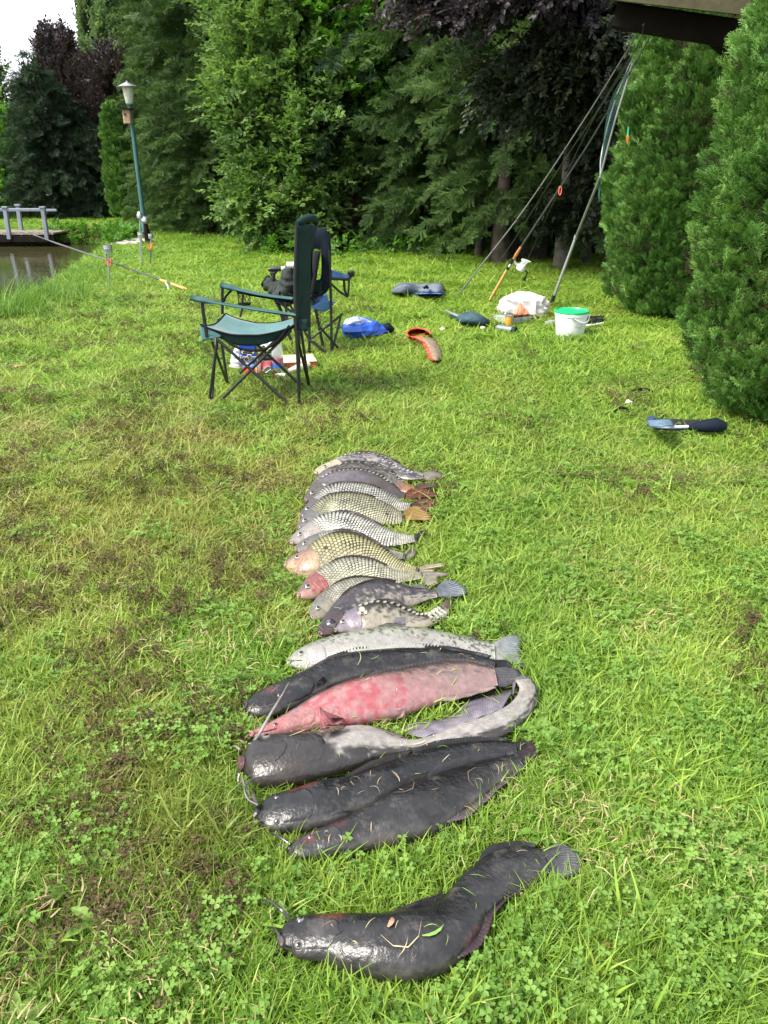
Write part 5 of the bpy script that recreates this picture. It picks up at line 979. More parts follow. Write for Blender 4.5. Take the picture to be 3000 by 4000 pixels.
c11 = carp('cream-scaled carp with a blood-red cheek', [(204, 1212, 214, 1242), (270, 1140, 290, 1268), (360, 1045, 430, 1245), (470, 975, 550, 1215), (600, 937, 660, 1200), (740, 947, 770, 1190), (860, 990, 870, 1175), (980, 1030, 975, 1140), (1080, 1043, 1075, 1118), (1175, 1040, 1168, 1098)], red, (.045, .045, .035), cream((.56, .55, .44), (.66, .62, .46)), [(1250, 1040), (1362, 1045), (1372, 1065), (1290, 1085), (1300, 1120), (1270, 1145), (1190, 1150)], ((.26, .26, .24), (.40, .33, .27)), 4.1, pitch=.0120)
gold_h = lambda t, w, k: mixc(mixc((.16, .13, .09), (.50, .38, .22), sm_(.15, .6, w)), (.40, .17, .14), sm_(.45, .8, k*.8+.3*math.exp(-((t-.14)/.05)**2)-.05))
c12 = carp('largest golden carp with pink cheek, fins fanned pale yellow', [(108, 968, 114, 1012), (180, 903, 212, 1070), (290, 858, 325, 1105), (410, 788, 440, 1100), (540, 750, 560, 1090), (680, 773, 690, 1070), (810, 838, 800, 1060), (930, 913, 912, 1055), (1050, 983, 1035, 1052), (1145, 1010, 1138, 1050)], gold_h, (.06, .055, .025), cream((.56, .53, .26), (.66, .60, .40)), [(1200, 985), (1330, 970), (1338, 1000), (1260, 1015), (1270, 1040), (1180, 1060)], ((.45, .37, .22), (.62, .55, .38)), 5.3, pitch=.0128)
c12.finfan([c12.S(.25, .80)[0]+[0, 0, .003], c12.S(.25, .90)[0]+[0, 0, .003]], [G(*Z3(330, 985), .05), G(*Z3(385, 1010), .04), G(*Z3(360, 1050), .03)], name='pectoral_fin', c0=(.5, .36, .22), c1=(.6, .45, .3), rays=8)
c13 = carp('thin-looking grey carp mostly covered by the golden one in front of it', [(184, 868, 194, 892), (240, 820, 265, 905), (340, 760, 375, 905), (460, 728, 485, 905), (590, 733, 600, 905), (720, 778, 720, 910), (850, 838, 842, 930), (960, 884, 952, 945), (1045, 905, 1040, 948)], grey_h, (.045, .045, .045), cream((.5, .5, .45), (.6, .58, .5)), [(1080, 850), (1115, 845), (1120, 900), (1100, 935), (1060, 950)], ((.4, .36, .26), (.5, .46, .38)), 6.2, pitch=.0095, er=.0062)
c14 = carp('white and black checkered carp with its tail curled in the grass', [(154, 806, 166, 842), (225, 733, 248, 845), (320, 666, 355, 845), (430, 601, 450, 835), (560, 588, 560, 840), (700, 630, 692, 855), (830, 688, 818, 870), (950, 736, 938, 860), (1060, 758, 1052, 832), (1125, 768, 1118, 815)], hd((.22, .22, .22), (.55, .50, .44)), (.018, .018, .02), cream((.66, .66, .62), (.72, .70, .64)), [(1150, 730), (1202, 718), (1220, 735), (1180, 770), (1140, 820)], ((.06, .06, .06), (.13, .12, .11)), 7.7, pitch=.0122, rows=12)
c15 = carp('olive carp with amber tail, fourth scaled one counted from the far end of the scaled group', [(214, 694, 224, 732), (265, 628, 298, 725), (350, 543, 388, 705), (460, 463, 488, 695), (600, 443, 600, 700), (740, 463, 732, 708), (860, 508, 850, 705), (960, 558, 948, 695), (1035, 585, 1025, 668)], grey_h, (.035, .035, .02), cream((.40, .39, .26), (.52, .50, .34)), [(1080, 545), (1140, 535), (1240, 600), (1235, 650), (1130, 640), (1090, 660)], ((.32, .17, .04), (.5, .34, .14)), 8.3, pitch=.0112)
c15.root['label'] = 'olive carp with amber fins, lying just behind the white and black checkered carp'
c16 = carp('white-scaled carp whose dark red tail lies beside the amber tail', [(234, 604, 246, 642), (290, 538, 318, 625), (380, 453, 408, 605), (490, 378, 508, 595), (630, 366, 630, 605), (770, 388, 762, 615), (890, 438, 880, 605), (990, 493, 980, 592), (1085, 525, 1078, 580)], hd((.08, .08, .10), (.30, .26, .27)), (.02, .02, .02), cream((.55, .55, .52), (.62, .60, .52)), [(1120, 500), (1200, 478), (1275, 500), (1260, 545), (1220, 580), (1130, 590)], ((.10, .035, .03), (.24, .09, .08)), 9.9, pitch=.0112)
mk = lambda n, t0, t1, w, r: [(q, w+.02*math.sin(i*1.7), r) for i, q in enumerate(np.linspace(t0, t1, n))]
sk_d = lambda t, w, k: mixc(mixc((.035, .032, .03), (.14, .12, .11), sm_(.2, .8, k)), (.20, .15, .10), sm_(.6, 1, w)*.6)
sk_p = lambda t, w, k: mixc(mixc((.10, .09, .10), (.20, .18, .20), k), (.06, .05, .04), sm_(.5, .8, t))
c17 = carp('smooth purplish-grey mirror carp with dark red tail and a row of back scales', [(263, 488, 278, 522), (305, 433, 345, 525), (390, 348, 428, 515), (500, 283, 520, 495), (640, 263, 640, 485), (770, 283, 762, 490), (890, 343, 872, 495), (980, 413, 962, 502), (1045, 440, 1030, 490)], hd((.07, .065, .065), (.24, .20, .17)), (.05, .045, .04), None, [(1090, 400), (1150, 388), (1292, 440), (1300, 465), (1200, 480), (1080, 490)], ((.20, .05, .03), (.22, .08, .07)), 10.4, mirror=mk(18, .3, .8, .09, .0075)+[(.24, .45, .010)], skin=sk_p, group='mirror carp in the row')
c18 = carp('dark mirror carp with orange-red tail root, third from the far end', [(328, 383, 344, 422), (390, 308, 425, 410), (480, 243, 508, 390), (610, 210, 620, 380), (750, 213, 746, 378), (870, 248, 862, 390), (970, 318, 955, 425), (1060, 380, 1045, 445), (1115, 395, 1105, 432)], hd((.11, .11, .12), (.40, .34, .33)), (.05, .045, .04), None, [(1150, 370), (1280, 364), (1292, 390), (1220, 400), (1190, 425), (1120, 440)], ((.14, .06, .045), (.16, .10, .09)), 11.6, mirror=mk(14, .28, .85, .10, .0075), skin=lambda t, w, k: mixc(mixc((.03, .03, .03), (.2, .18, .15), sm_(.3, .8, k)), (.42, .16, .06), sm_(.8, .95, t)*.7), group='mirror carp in the row')
c19 = carp('farthest carp with a pale yellow snout and grey spotted back', [(343, 273, 350, 308), (400, 233, 420, 315), (500, 188, 520, 310), (620, 143, 630, 300), (750, 135, 752, 300), (880, 168, 872, 315), (990, 223, 978, 340), (1090, 263, 1078, 348), (1185, 290, 1175, 332)], hd((.45, .42, .32), (.62, .56, .36)), (.05, .05, .05), None, [(1240, 258), (1330, 290), (1330, 320), (1240, 352)], ((.4, .35, .28), (.22, .2, .19)), 12.8, mirror=mk(12, .25, .6, .12, .007)+mk(9, .6, .9, .35, .007), skin=lambda t, w, k: mixc((.05, .05, .055), (.38, .36, .35), sm_(.35, .75, k)), group='mirror carp in the row')
# -------- cut grass and straw stuck to the wet skins
mb = MB(); rs = np.random.default_rng(77)
def stick(fi, t, w, ln, wd, az, c, lift=.0025, bend=.3):
    p, n, tg = fi.S(t, w); q = nz(np.cross(n, tg)); d = tg*math.cos(az)+q*math.sin(az); P = []
    for k in range(5):
        f = k/4; dd = nz(d+np.cross(n, d)*bend*(f-.5)*2); P.append(p+dd*ln*(f-.5)+n*(lift+.004*math.sin(f*3.14)))
    s_ = nz(np.cross(d, n)); ww = [.4, .9, 1, .8, .1]; V = []
    for a_, b_ in zip(P, ww): V += [a_-s_*wd*b_/2, a_+s_*wd*b_/2]
    mb.add(V, [(2*i, 2*i+1, 2*i+3, 2*i+2) for i in range(4)], c)
cols = [(.45, .36, .18), (.30, .2, .1), (.18, .11, .06), (.22, .34, .06), (.12, .22, .03), (.5, .45, .3)]
for fi, k in ((f1, 14), (f2, 12), (f3, 12), (f4, 20), (f5, 14), (f6, 12), (f7, 8), (c8, 6), (c9, 8), (c11, 5), (c12, 5), (c14, 4), (c15, 4)):
    for _ in range(k): stick(fi, rs.uniform(.08, .95), rs.uniform(.15, .8), rs.uniform(.008, .035), rs.uniform(.0006, .0018), rs.uniform(0, 6.28), cols[rs.integers(0, 6)], bend=rs.normal(0, .3))
stick(f1, .40, .72, .11, .002, .25, (.45, .36, .2), bend=.9); stick(f1, .47, .62, .05, .006, .1, (.16, .3, .06)); stick(f1, .36, .35, .025, .01, 1.2, (.25, .16, .1)); stick(f4, .17, .2, .06, .003, .6, (.4, .32, .16)); stick(f4, .5, .6, .05, .003, .2, (.4, .34, .2)); stick(f6, .48, .5, .06, .002, 1.3, (.3, .35, .12)); stick(f7, .62, .45, .09, .002, .3, (.16, .1, .07), bend=1.2); stick(f2, .5, .3, .09, .0018, .4, (.15, .11, .08), bend=1); stick(f2, .75, .4, .1, .0018, .5, (.14, .1, .07), bend=-.9); stick(f3, .5, .7, .05, .002, 1.4, (.4, .33, .2))
M['clippings'] = mat('clippings', (1, 1, 1), .7, var=.2, vscale=60, spec=.2)
tag(mb.build('grass_clippings', M['clippings'], smooth=False), kind='stuff')
# ================================================================== CAMPING CHAIRS AND THE THINGS LYING ABOUT
def Z1(x, y): return 700+.4219*x, 800+.4219*y
M['teal'] = mat('teal_canvas', (.045, .14, .142), .75, var=.12, vscale=18, bump=.25, bscale=350, sheen=.3, dirt=(.06, .16, .165), dscale=8, dpos=.55)
M['dark_canvas'] = mat('dark_canvas', (.010, .030, .028), .9, var=.25, vscale=14, bump=.35, bscale=200, spec=.2)
M['navy_canvas'] = mat('navy_canvas', (.006, .011, .020), .85, var=.3, vscale=10, bump=.35, bscale=200, spec=.2)
M['black_cloth'] = mat('black_cloth', (.007, .007, .008), .9, var=.25, vscale=20, bump=.3, bscale=250, spec=.2)
M['blue_cloth'] = mat('blue_cloth', (.06, .16, .38), .6, var=.3, vscale=16, bump=.4, bscale=60, dirt=(.5, .6, .75), dscale=18, dpos=.6)
M['mesh_net'] = mat('mesh_net', (.03, .09, .08), .7, var=.2)
def cloth(P00, P10, P11, P01, n=20, m=20, sagf=None, wr=.004, seed=0, c=(1, 1, 1)):
    """sheet between four corners; sagf(u,v) pushes it down"""
    P00, P10, P11, P01 = map(lambda q: np.asarray(q, float), (P00, P10, P11, P01)); A = np.zeros((n, m, 3)); nr = nz(np.cross(P10-P00, P01-P00))
    for i in range(n):
        for j in range(m):
            u, v = i/(n-1), j/(m-1); p = P00*(1-u)*(1-v)+P10*u*(1-v)+P11*u*v+P01*(1-u)*v
            s_ = sagf(u, v) if sagf else 0; A[i, j] = p-np.array([0, 0, 1.])*s_+nr*wr*mnoise.noise(Vector((u*5+seed, v*5, seed)))*math.sin(math.pi*min(1, u*1.0))
    return A
# ---- chair 1, near side plane through its two near feet, far side plane through the far ones
fA, fD, fE, fG = G(*Z1(275, 1845)), G(*Z1(1112, 1868)), G(*Z1(447, 1678)), G(*Z1(1202, 1700))
NP, FP_ = plane(fA, fD), plane(fE, fG)
n_ = lambda x, y, off=0: NP(*Z1(x, y), off); f_ = lambda x, y, off=0: FP_(*Z1(x, y), off)
ch = thing('camping_chair', (fA+fD+fE+fG)/4, 'teal folding camping chair with tall dark back, the one nearest to the fish', 'chair', 'folding camping chairs')
def rod(name, pts, r=.0095, mt='black_metal', par=None, foot=False):
    m_ = MB(); m_.tube(pts, r, 10); o = m_.build(name, M[mt], par or ch)
    if foot: q = MB(); p = np.asarray(pts[0]); q.lathe(p-np.array([0, 0, .004]), [(.016, 0), (.019, .006), (.017, .02), (.012, .03)], seg=12); q.build('foot', M['black_metal'], o)
    return o
rod('front_leg', [n_(275, 1845), n_(312, 1560), n_(352, 1262)], foot=True)
rod('rear_leg', [n_(1112, 1868), n_(1098, 1500), n_(1082, 1140)], foot=True)
rod('front_leg', [f_(452, 1678), f_(395, 1300)], foot=True); rod('rear_leg', [f_(1202, 1700), f_(1160, 1380), f_(1122, 1110)], foot=True)
rod('side_strut', [n_(345, 1850, -.014), n_(1032, 1162, -.014)]); rod('side_strut', [n_(1030, 1858, .014), n_(345, 1240, .014)])
rod('side_strut', [f_(560, 1560, -.012), f_(1060, 1100, -.012)]); rod('side_strut', [f_(1155, 1698, .012), f_(600, 1180, .012)])
rod('front_strut', [fA+[.02, 0, .02], f_(355, 1060)]); rod('front_strut', [fE+[0, 0, .02], n_(300, 1255)])
rod('rear_strut', [fD+[0, 0, .03], f_(1110, 1100)]); rod('rear_strut', [fG+[0, 0, .03], n_(1070, 1140)])
rod('arm_post', [n_(258, 1225), n_(238, 1100), n_(222, 1000), n_(212, 880)], .011); rod('arm_post', [f_(400, 1010), f_(398, 900), f_(400, 760)], .010)
rod('arm_brace', [f_(960, 1080), f_(930, 960), f_(880, 870)], .009); rod('arm_brace', [f_(1060, 1010), f_(900, 880)], .009); rod('arm_brace', [f_(565, 1040), f_(582, 960), f_(590, 830)], .007)
for q in (n_(665, 1530, -.03), n_(1032, 1164, -.03)):
    m_ = MB(); m_.lathe(q, [(.008, 0), (.008, .006), (.004, .010)], seg=10, axis=(0, -1, 0)); m_.build('rivet', M['zinc'], ch)
back1, back2 = n_(1088, 190), f_(1195, 235)
rod('back_post', [n_(1082, 1150), n_(1072, 700), back1], .011); rod('back_post', [f_(1120, 1110), f_(1190, 700), back2], .011)
# seat
c0, c1, c2, c3 = n_(200, 1112), n_(1062, 1118), f_(1055, 1050), f_(430, 1012)
A = cloth(c0, c1, c2, c3, 30, 18, lambda u, v: .10*math.sin(math.pi*u)**.8*(1-.25*v)*(.65+.35*math.sin(math.pi*v))+.035*math.sin(math.pi*v)*(1-u), .006, 3)
m_ = MB(); m_.grid(A); m_.build('seat', M['teal'], ch, solid=.006, edge=False)
m_ = MB(); A2 = A[:, 0][:, None]+np.zeros((1, 6, 1))*0; A2 = np.stack([A[:, 0]+np.array([0, .004*k, 0])-np.array([0, 0, 1.])*(.012+.055*np.sin(np.pi*np.linspace(0, 1, 30)))[:, None]*k/5*1.0 for k in range(6)], 1); m_.grid(A2); m_.build('seat_side_band', M['dark_canvas'], ch, solid=.004, edge=False)
m_ = MB(); m_.grid(cloth(n_(190, 1108), n_(395, 1212), n_(388, 1218), n_(207, 1265), 10, 8, None, .006, 5)); m_.build('front_flap', M['teal'], ch, solid=.005, edge=False)
m_ = MB(); m_.tube(A[:, 0]+[0, -.003, .002], .006, 6); m_.tube(A[0]+[-.003, 0, .002], .006, 6); m_.tube(A[:, -1]+[0, .003, .002], .006, 6); m_.build('seat_piping', M['black_cloth'], ch)
rod('seat_strap', crs(np.array([n_(390, 1225, -.01), n_(560, 1330), n_(760, 1345), n_(900, 1270), n_(1020, 1120)]), np.linspace(0, 1, 20)), .008, 'black_cloth')
M['teal_arm'] = mat('teal_arm', (.026, .088, .09), .75, var=.15, vscale=18, bump=.25, bscale=350)
def arm(p, q, w, mt, sag=.01, pad=True, col=(1, 1, 1)):
    p, q = np.asarray(p, float), np.asarray(q, float); t_ = nz(q-p); s_ = nz(np.cross(t_, (0, 0, 1))); m_ = MB(); S_ = []
    for k in range(14):
        f = k/13; c = p+(q-p)*f-np.array([0, 0, sag*math.sin(math.pi*f)]); h = .007+.010*(f < .16); ww = w*(1.0+.35*(f < .12))*(.75+.25*min(1, f*12+.2))
        S_.append([c+s_*ww/2*math.cos(a)+np.array([0, 0, h*math.sin(a)]) for a in np.linspace(0, 2*math.pi, 13)[:-1]])
    m_.grid(np.array(S_), close=True); m_.f += [tuple(range(12))[::-1], tuple(13*12+j for j in range(12))]; return m_.build('armrest', M[mt], ch, edge=False)
arm(n_(112, 862), n_(1085, 1018), .058, 'teal_arm', .006); arm(f_(392, 742), f_(1055, 868), .078, 'teal_arm', .012)
m_ = MB(); m_.tube([n_(205, 880), n_(500, 935), n_(800, 985), n_(1085, 1030)], .009, 8); m_.tube([f_(470, 770), f_(650, 830), f_(900, 872), f_(1055, 905)], .009, 8); m_.build('armrest_binding', M['black_cloth'], ch)
m_ = MB(); m_.tube([f_(500, 770), f_(430, 850), f_(402, 920), f_(402, 990)], .008, 6); m_.tube([f_(400, 760, -.03), f_(460, 780, -.03), f_(520, 772, -.03)], .009, 6); m_.build('arm_strap', M['black_cloth'], ch)
cc_, cb = f_(602, 800, -.02), f_(604, 922, -.02); hh_ = cc_[2]-cb[2]; m_ = MB(); V = []
for k in range(10):      # net cup holder: crossing cords
    for sgn in (1, -1): m_.tube([cb+np.array([.040*math.cos(k*.628+sgn*t_*1.3), .040*math.sin(k*.628+sgn*t_*1.3), hh_*t_]) for t_ in np.linspace(0, 1, 8)], .0012, 4)
m_.lathe(cb, [(.036, -.004), (.042, 0), (.042, .006)], 20); m_.lathe(cb+[0, 0, hh_], [(.043, -.012), (.045, -.01), (.045, .002), (.042, .002)], 20, cap=False); m_.build('cup_holder', M['black_cloth'], ch)
# back panel with thick padded rim
def back(par, P, mt, name='backrest', thick=.022):
    m_ = MB(); m_.grid(np.array(P)); return m_.build(name, M[mt], par, solid=thick, edge=False)
rows_ = []
for k in range(16):
    y = 1150+(185-1150)*k/15; yf = 1115+(205-1115)*k/15; a = n_(1078+10*k/15, y, -.012); b_ = f_(1192+8*(k/15)+max(0, k-11)*17, yf-max(0, k-11)*4, .012); rows_.append([a+(b_-a)*v+np.array([.03, 0, 0])*math.sin(math.pi*v)*(1.0) for v in np.linspace(0, 1, 9)])
o = back(ch, rows_, 'dark_canvas')
top = np.array(rows_[-1]); m_ = MB(); m_.tube([q+np.array([.0, 0, .010+.030*math.sin(math.pi*i/8)]) for i, q in enumerate(top)], [.012]+[.022]*7+[.012], 10); m_.build('head_roll', M['dark_canvas'], o)
m_ = MB(); m_.tube([r_[0]+np.array([-.004, -.010, 0]) for r_ in rows_], .008, 6); m_.build('seam', M['black_cloth'], o)
m_ = MB(); m_.grid(cloth(n_(1062, 1150, -.02), n_(1192, 1170, -.02), n_(1192, 1060, -.02), n_(1062, 1060, -.02), 5, 5)); m_.build('post_sleeve', M['dark_canvas'], ch, solid=.02)
# ---- chair 2, its back turned to us, right behind
g1 = G(*Z1(1412, 1402)); g2 = g1+np.array([-.40, .02, 0]); BP = plane(g1, g2); b2 = lambda x, y, off=0: BP(*Z1(x, y), off)
AP = plane(g1, g1+np.array([.55, .42, 0])); a2 = lambda x, y: AP(*Z1(x, y))
ch = thing('camping_chair', (g1+g2)/2+[.1, .2, 0], 'dark navy folding camping chair seen from behind, its opening showing the third chair', 'chair', 'folding camping chairs')
rod('back_post', [g1, b2(1405, 900), b2(1390, 420)], .011, foot=True); rod('back_post', [b2(1205, 1400), b2(1205, 900), b2(1210, 300)], .011, foot=True)
rod('rear_strut', [b2(1398, 1395, -.02), b2(1205, 1250, -.02)]); rod('rear_strut', [b2(1205, 1250), a2(1515, 1010)]); rod('rear_strut', [b2(1240, 1262), b2(1385, 1400)])
rod('front_leg', [a2(1520, 1380), a2(1300, 1130)]); rod('side_strut', [g1+[0, 0, .03], a2(1500, 1020)])
P = []
def ring(xl, xr, yt, yb, n=26, sq=3.2):
    o_ = []
    for k in range(n):
        a = 2*math.pi*k/n; c, s_ = math.cos(a), math.sin(a); o_.append(((xl+xr)/2+(xr-xl)/2*abs(c)**(2/sq)*(1 if c > 0 else -1), (yt+yb)/2-(yb-yt)/2*abs(s_)**(2/sq)*(1 if s_ > 0 else -1)))
    return o_
ou, inn = ring(1200, 1402, 215, 830), ring(1222, 1322, 405, 700, sq=4)
P = [[b2(x, y, .0) for x, y in ou], [b2((x+x2)/2, (y+y2)/2, .02) for (x, y), (x2, y2) in zip(ou, inn)], [b2(x, y, .0) for x, y in inn]]
P = np.array(P); m_ = MB(); m_.grid(P, close=True); m_.build('backrest', M['navy_canvas'], ch, solid=.02, edge=False)
m_ = MB(); m_.grid(cloth(b2(1222, 700), b2(1322, 700), b2(1322, 830), b2(1222, 830), 6, 6)); m_.build('lower_back_panel', M['dark_canvas'], ch, solid=.012)
m_ = MB(); m_.grid(cloth(b2(1200, 960), b2(1398, 950), a2(1450, 900), a2(1330, 880), 10, 10, lambda u, v: .05*math.sin(math.pi*u)*math.sin(math.pi*v), .008, 8)); m_.build('seat', M['blue_cloth'], ch, solid=.006, edge=False)
m_ = MB(); m_.grid(cloth(a2(1410, 600), a2(1590, 660), a2(1595, 690), a2(1410, 680), 10, 6, None, .003, 2)); m_.build('armrest', M['blue_cloth'], ch, solid=.012)
rod('arm_rail', [a2(1410, 682), a2(1560, 690), a2(1600, 650)], .013); rod('arm_post', [a2(1525, 695), a2(1532, 790), a2(1558, 850)], .010); rod('arm_post', [a2(1575, 680), a2(1570, 760), a2(1565, 850)], .008); rod('arm_brace', [b2(1410, 735), a2(1480, 800), a2(1560, 852)], .009)
m_ = MB(); m_.lathe(a2(1592, 640)-[0, 0, .02], [(.02, 0), (.028, .01), (.028, .035), (.018, .045)], 12); m_.build('arm_end_cap', M['black_metal'], ch)
# ---- chair 3, black with pale armrests, facing left, jacket over it
h1 = G(*Z1(1060, 1320)); CP = plane(h1+[-.1, .05, 0], h1+[.4, .05, 0]); c3_ = lambda x, y, off=0: CP(*Z1(x, y), off)
ch = thing('camping_chair', h1+[.1, .2, 0], 'black camping chair with pale grey armrests behind the teal one, a jacket hanging over it', 'chair', 'folding camping chairs')
rod('front_leg', [c3_(1062, 1315), c3_(1010, 1190), c3_(972, 1050), c3_(905, 880)], .012, foot=True); rod('front_leg', [c3_(1000, 1180, .4), c3_(985, 880, .4)], .011)
rod('arm_post', [c3_(848, 850), c3_(862, 740), c3_(876, 640)], .016); rod('side_strut', [c3_(972, 1390), c3_(1085, 1310)], .011); rod('side_strut', [c3_(1205, 1250, .2), c3_(1000, 880, .2)], .010)
rod('rear_leg', [c3_(1330, 1300, .2), c3_(1250, 900, .2), c3_(1215, 640, .2)], .012)
M['grey_pad'] = mat('grey_pad', (.62, .63, .66), .45, var=.05)
m_ = MB(); m_.tube([c3_(826, 600), c3_(850, 596), c3_(945, 592)], [.016, .02, .018], 10); m_.build('armrest_grip', M['black_metal'], ch)
m_ = MB(); m_.tube([c3_(945, 592), c3_(1050, 594), c3_(1180, 600)], .0185, 10); m_.build('armrest', M['grey_pad'], ch); m_ = MB(); m_.tube([c3_(995, 556, .42), c3_(1180, 556, .42)], .022, 10); m_.build('armrest', M['grey_pad'], ch)
m_ = MB(); m_.grid(cloth(c3_(840, 625), c3_(925, 605), c3_(885, 655), c3_(855, 660), 4, 4)); m_.build('arm_bracket', M['black_metal'], ch, solid=.02)
m_ = MB(); m_.grid(cloth(c3_(1000, 860), c3_(1330, 830), c3_(1340, 800, .45), c3_(1010, 820, .45), 10, 10, lambda u, v: .04*math.sin(math.pi*u))); m_.build('seat', M['black_cloth'], ch, solid=.01)
m_ = MB(); m_.grid(np.array([[c3_(1195+40*v+60*u, 830-400*u, .05+.42*v) for v in np.linspace(0, 1, 7)] for u in np.linspace(0, 1, 9)])); m_.build('backrest', M['black_cloth'], ch, solid=.025, edge=False)
M['jacket'] = mat('jacket_cloth', (.022, .03, .026), .85, var=.35, vscale=10, bump=.7, bscale=45)
jt = thing('jacket', c3_(900, 800), 'crumpled grey green jacket, one sleeve hanging out to the left of the black chair', 'jacket')
def lump(pts, rad, name, mt, par, seed=0, sq=.8, wr=.18, seg=18, n=26, c=(1, 1, 1), **kw):
    P = crs(np.array(pts, float), np.linspace(0, 1, n)) if len(pts) > 2 else np.array([np.array(pts[0])+(np.array(pts[1])-np.array(pts[0]))*t_ for t_ in np.linspace(0, 1, n)])
    r_ = np.interp(np.linspace(0, 1, n), np.linspace(0, 1, len(rad)), rad); T_ = np.gradient(P, axis=0); A = np.zeros((n, seg, 3))
    for i in range(n):
        t_ = nz(T_[i]); s_ = nz(np.cross(t_, (0, 0, 1))); u_ = np.cross(s_, t_)
        for j in range(seg):
            a = 2*math.pi*j/seg; k = 1+wr*mnoise.noise(Vector((i*.35+seed, math.cos(a)*1.6, math.sin(a)*1.6+seed)))*2.0; A[i, j] = P[i]+(s_*math.cos(a)+u_*math.sin(a)*sq)*r_[i]*k
    A[:, :, 2] = np.maximum(A[:, :, 2], .004); m_ = MB(); m_.grid(A, c, close=True); m_.f += [tuple(range(seg))[::-1], tuple((n-1)*seg+j for j in range(seg))]; return m_.build(name, M[mt], par, edge=False, **kw)
sl_ = lump([c3_(800, 705, -.05), c3_(850, 745, -.03), c3_(930, 800, 0), c3_(1010, 830, .05)], [.062, .075, .10, .12], 'sleeve', 'jacket', jt, 3)
lump([c3_(800, 703, -.05), c3_(795, 700, -.05)], [.05, .055], 'cuff', 'black_cloth', jt, 4, n=6)
lump([c3_(1000, 860, .05), c3_(1030, 770, .1), c3_(1040, 640, .15), c3_(1060, 560, .2)], [.09, .10, .09, .04], 'body', 'jacket', jt, 6)
bl = thing('blue_jacket', c3_(1250, 900), 'bundled blue and white jacket on the seat seen through the dark chair frames', 'jacket')
lump([c3_(1195, 905), c3_(1260, 880), c3_(1330, 910), c3_(1385, 945)], [.03, .085, .09, .03], 'bundle', 'blue_cloth', bl, 8)
# ================================================================== under the chair
def Z6(x, y): return 880+.217*x, 1280+.217*y
cf = G(*Z6(430, 880)); YC = cf[1]; k6 = lambda x, y, d=0: AY(*Z6(x, y), YC+d)
M['carton_blue'] = mat('carton_blue', (.012, .06, .42), .35, var=.06, vscale=6, coat=.2)
M['flat_white'] = mat('flat_white', (.8, .8, .78), .5, var=.03); M['flat_black'] = mat('flat_black', (.015, .015, .02), .5, var=.03); M['flat_yellow'] = mat('flat_yellow', (.85, .75, .25), .5, var=.04); M['flat_red'] = mat('flat_red', (.75, .07, .02), .45, var=.1, vscale=9)
M['sky_blue'] = mat('sky_blue', (.18, .40, .75), .4, var=.2, vscale=20)
ct = thing('drink_carton', cf, 'blue iced tea carton with white lettering standing under the teal chair', 'carton')
w_ = .118; tl = k6(250, 290); br_ = k6(590, 900); hgt = tl[2]; W_ = (k6(570, 800)-k6(300, 800))[0]; cx = (k6(430, 600))[0]; tilt = -.018
def cb(x, z, y=0): return np.array([cx+x*W_+tilt*(z/hgt-.4), YC+y, z])
m_ = MB(); dp = .10; bands = [(0.0, .30, 'flat_red'), (.30, 1.0, 'carton_blue')]
for z0_, z1_, mt in bands:
    m_ = MB(); V = [cb(x, z*hgt, y) for z in (z0_, z1_) for x, y in ((-.5, 0), (.5, 0), (.5, dp), (-.5, dp))]
    m_.add(V, [(0, 1, 5, 4), (1, 2, 6, 5), (2, 3, 7, 6), (3, 0, 4, 7), (4, 5, 6, 7), (3, 2, 1, 0)]); m_.build('carton_base' if mt == 'flat_red' else 'carton_body', M[mt], ct, smooth=False)
m_ = MB(); V = [cb(-.5, hgt+.0005), cb(.5, hgt+.0005), cb(.5, hgt+.0005, dp), cb(-.5, hgt+.0005, dp), cb(-.48, hgt+.03, dp*.5), cb(.48, hgt+.03, dp*.5)]; m_.add(V, [(0, 1, 5, 4), (1, 2, 5), (2, 3, 4, 5), (3, 0, 4)]); m_.build('carton_top', M['sky_blue'], ct, smooth=False)
m_ = MB(); V = [cb(-.36, .34*hgt, -.002), cb(.1, .34*hgt, -.002), cb(.05, .42*hgt, -.002), cb(-.3, .44*hgt, -.002), cb(-.42, .40*hgt, -.002)]; m_.add(V, [(0, 1, 2, 3, 4)]); m_.build('white_flash', M['flat_white'], ct, smooth=False)
m_ = MB(); V = [cb(-.5, .30*hgt, -.001), cb(.5, .28*hgt, -.001), cb(.5, .36*hgt, -.001), cb(.1, .40*hgt, -.001), cb(-.5, .33*hgt, -.001)]; m_.add(V, [(0, 1, 2, 3, 4)]); m_.build('label_splash', M['sky_blue'], ct, smooth=False)
m_ = MB(); V = [cb(-.36, .70*hgt, -.002), cb(.38, .71*hgt, -.002), cb(.44, .76*hgt, -.002), cb(.36, .80*hgt, -.002), cb(-.30, .80*hgt, -.002), cb(-.42, .76*hgt, -.002)]; m_.add(V, [(0, 1, 2, 3, 4, 5)]); m_.build('name_plate', M['flat_yellow'], ct, smooth=False)
def text(s_, loc, size, mt, par, name='lettering', rot=0, xs=1, ext=.0006, bold=.0, axes=None):
    c = bpy.data.curves.new('txt', 'FONT'); c.body = s_; c.size = size; c.extrude = ext; c.align_x = 'CENTER'; c.align_y = 'CENTER'; c.offset = bold
    o = bpy.data.objects.new('txt', c); COL.objects.link(o); dg = bpy.context.evaluated_depsgraph_get(); me = bpy.data.meshes.new_from_object(o.evaluated_get(dg)); bpy.data.objects.remove(o)
    me.materials.clear(); me.materials.append(M[mt]); ca = me.color_attributes.new('Col', 'FLOAT_COLOR', 'POINT'); ca.data.foreach_set('color', np.ones(len(me.vertices)*4))
    ob = link_mesh(name, me, par); ob.location = tuple(np.asarray(loc)-world_loc(par)); ob.rotation_euler = (math.pi/2, 0, 0) if axes is None else axes; ob.scale = (xs, 1, 1); return ob
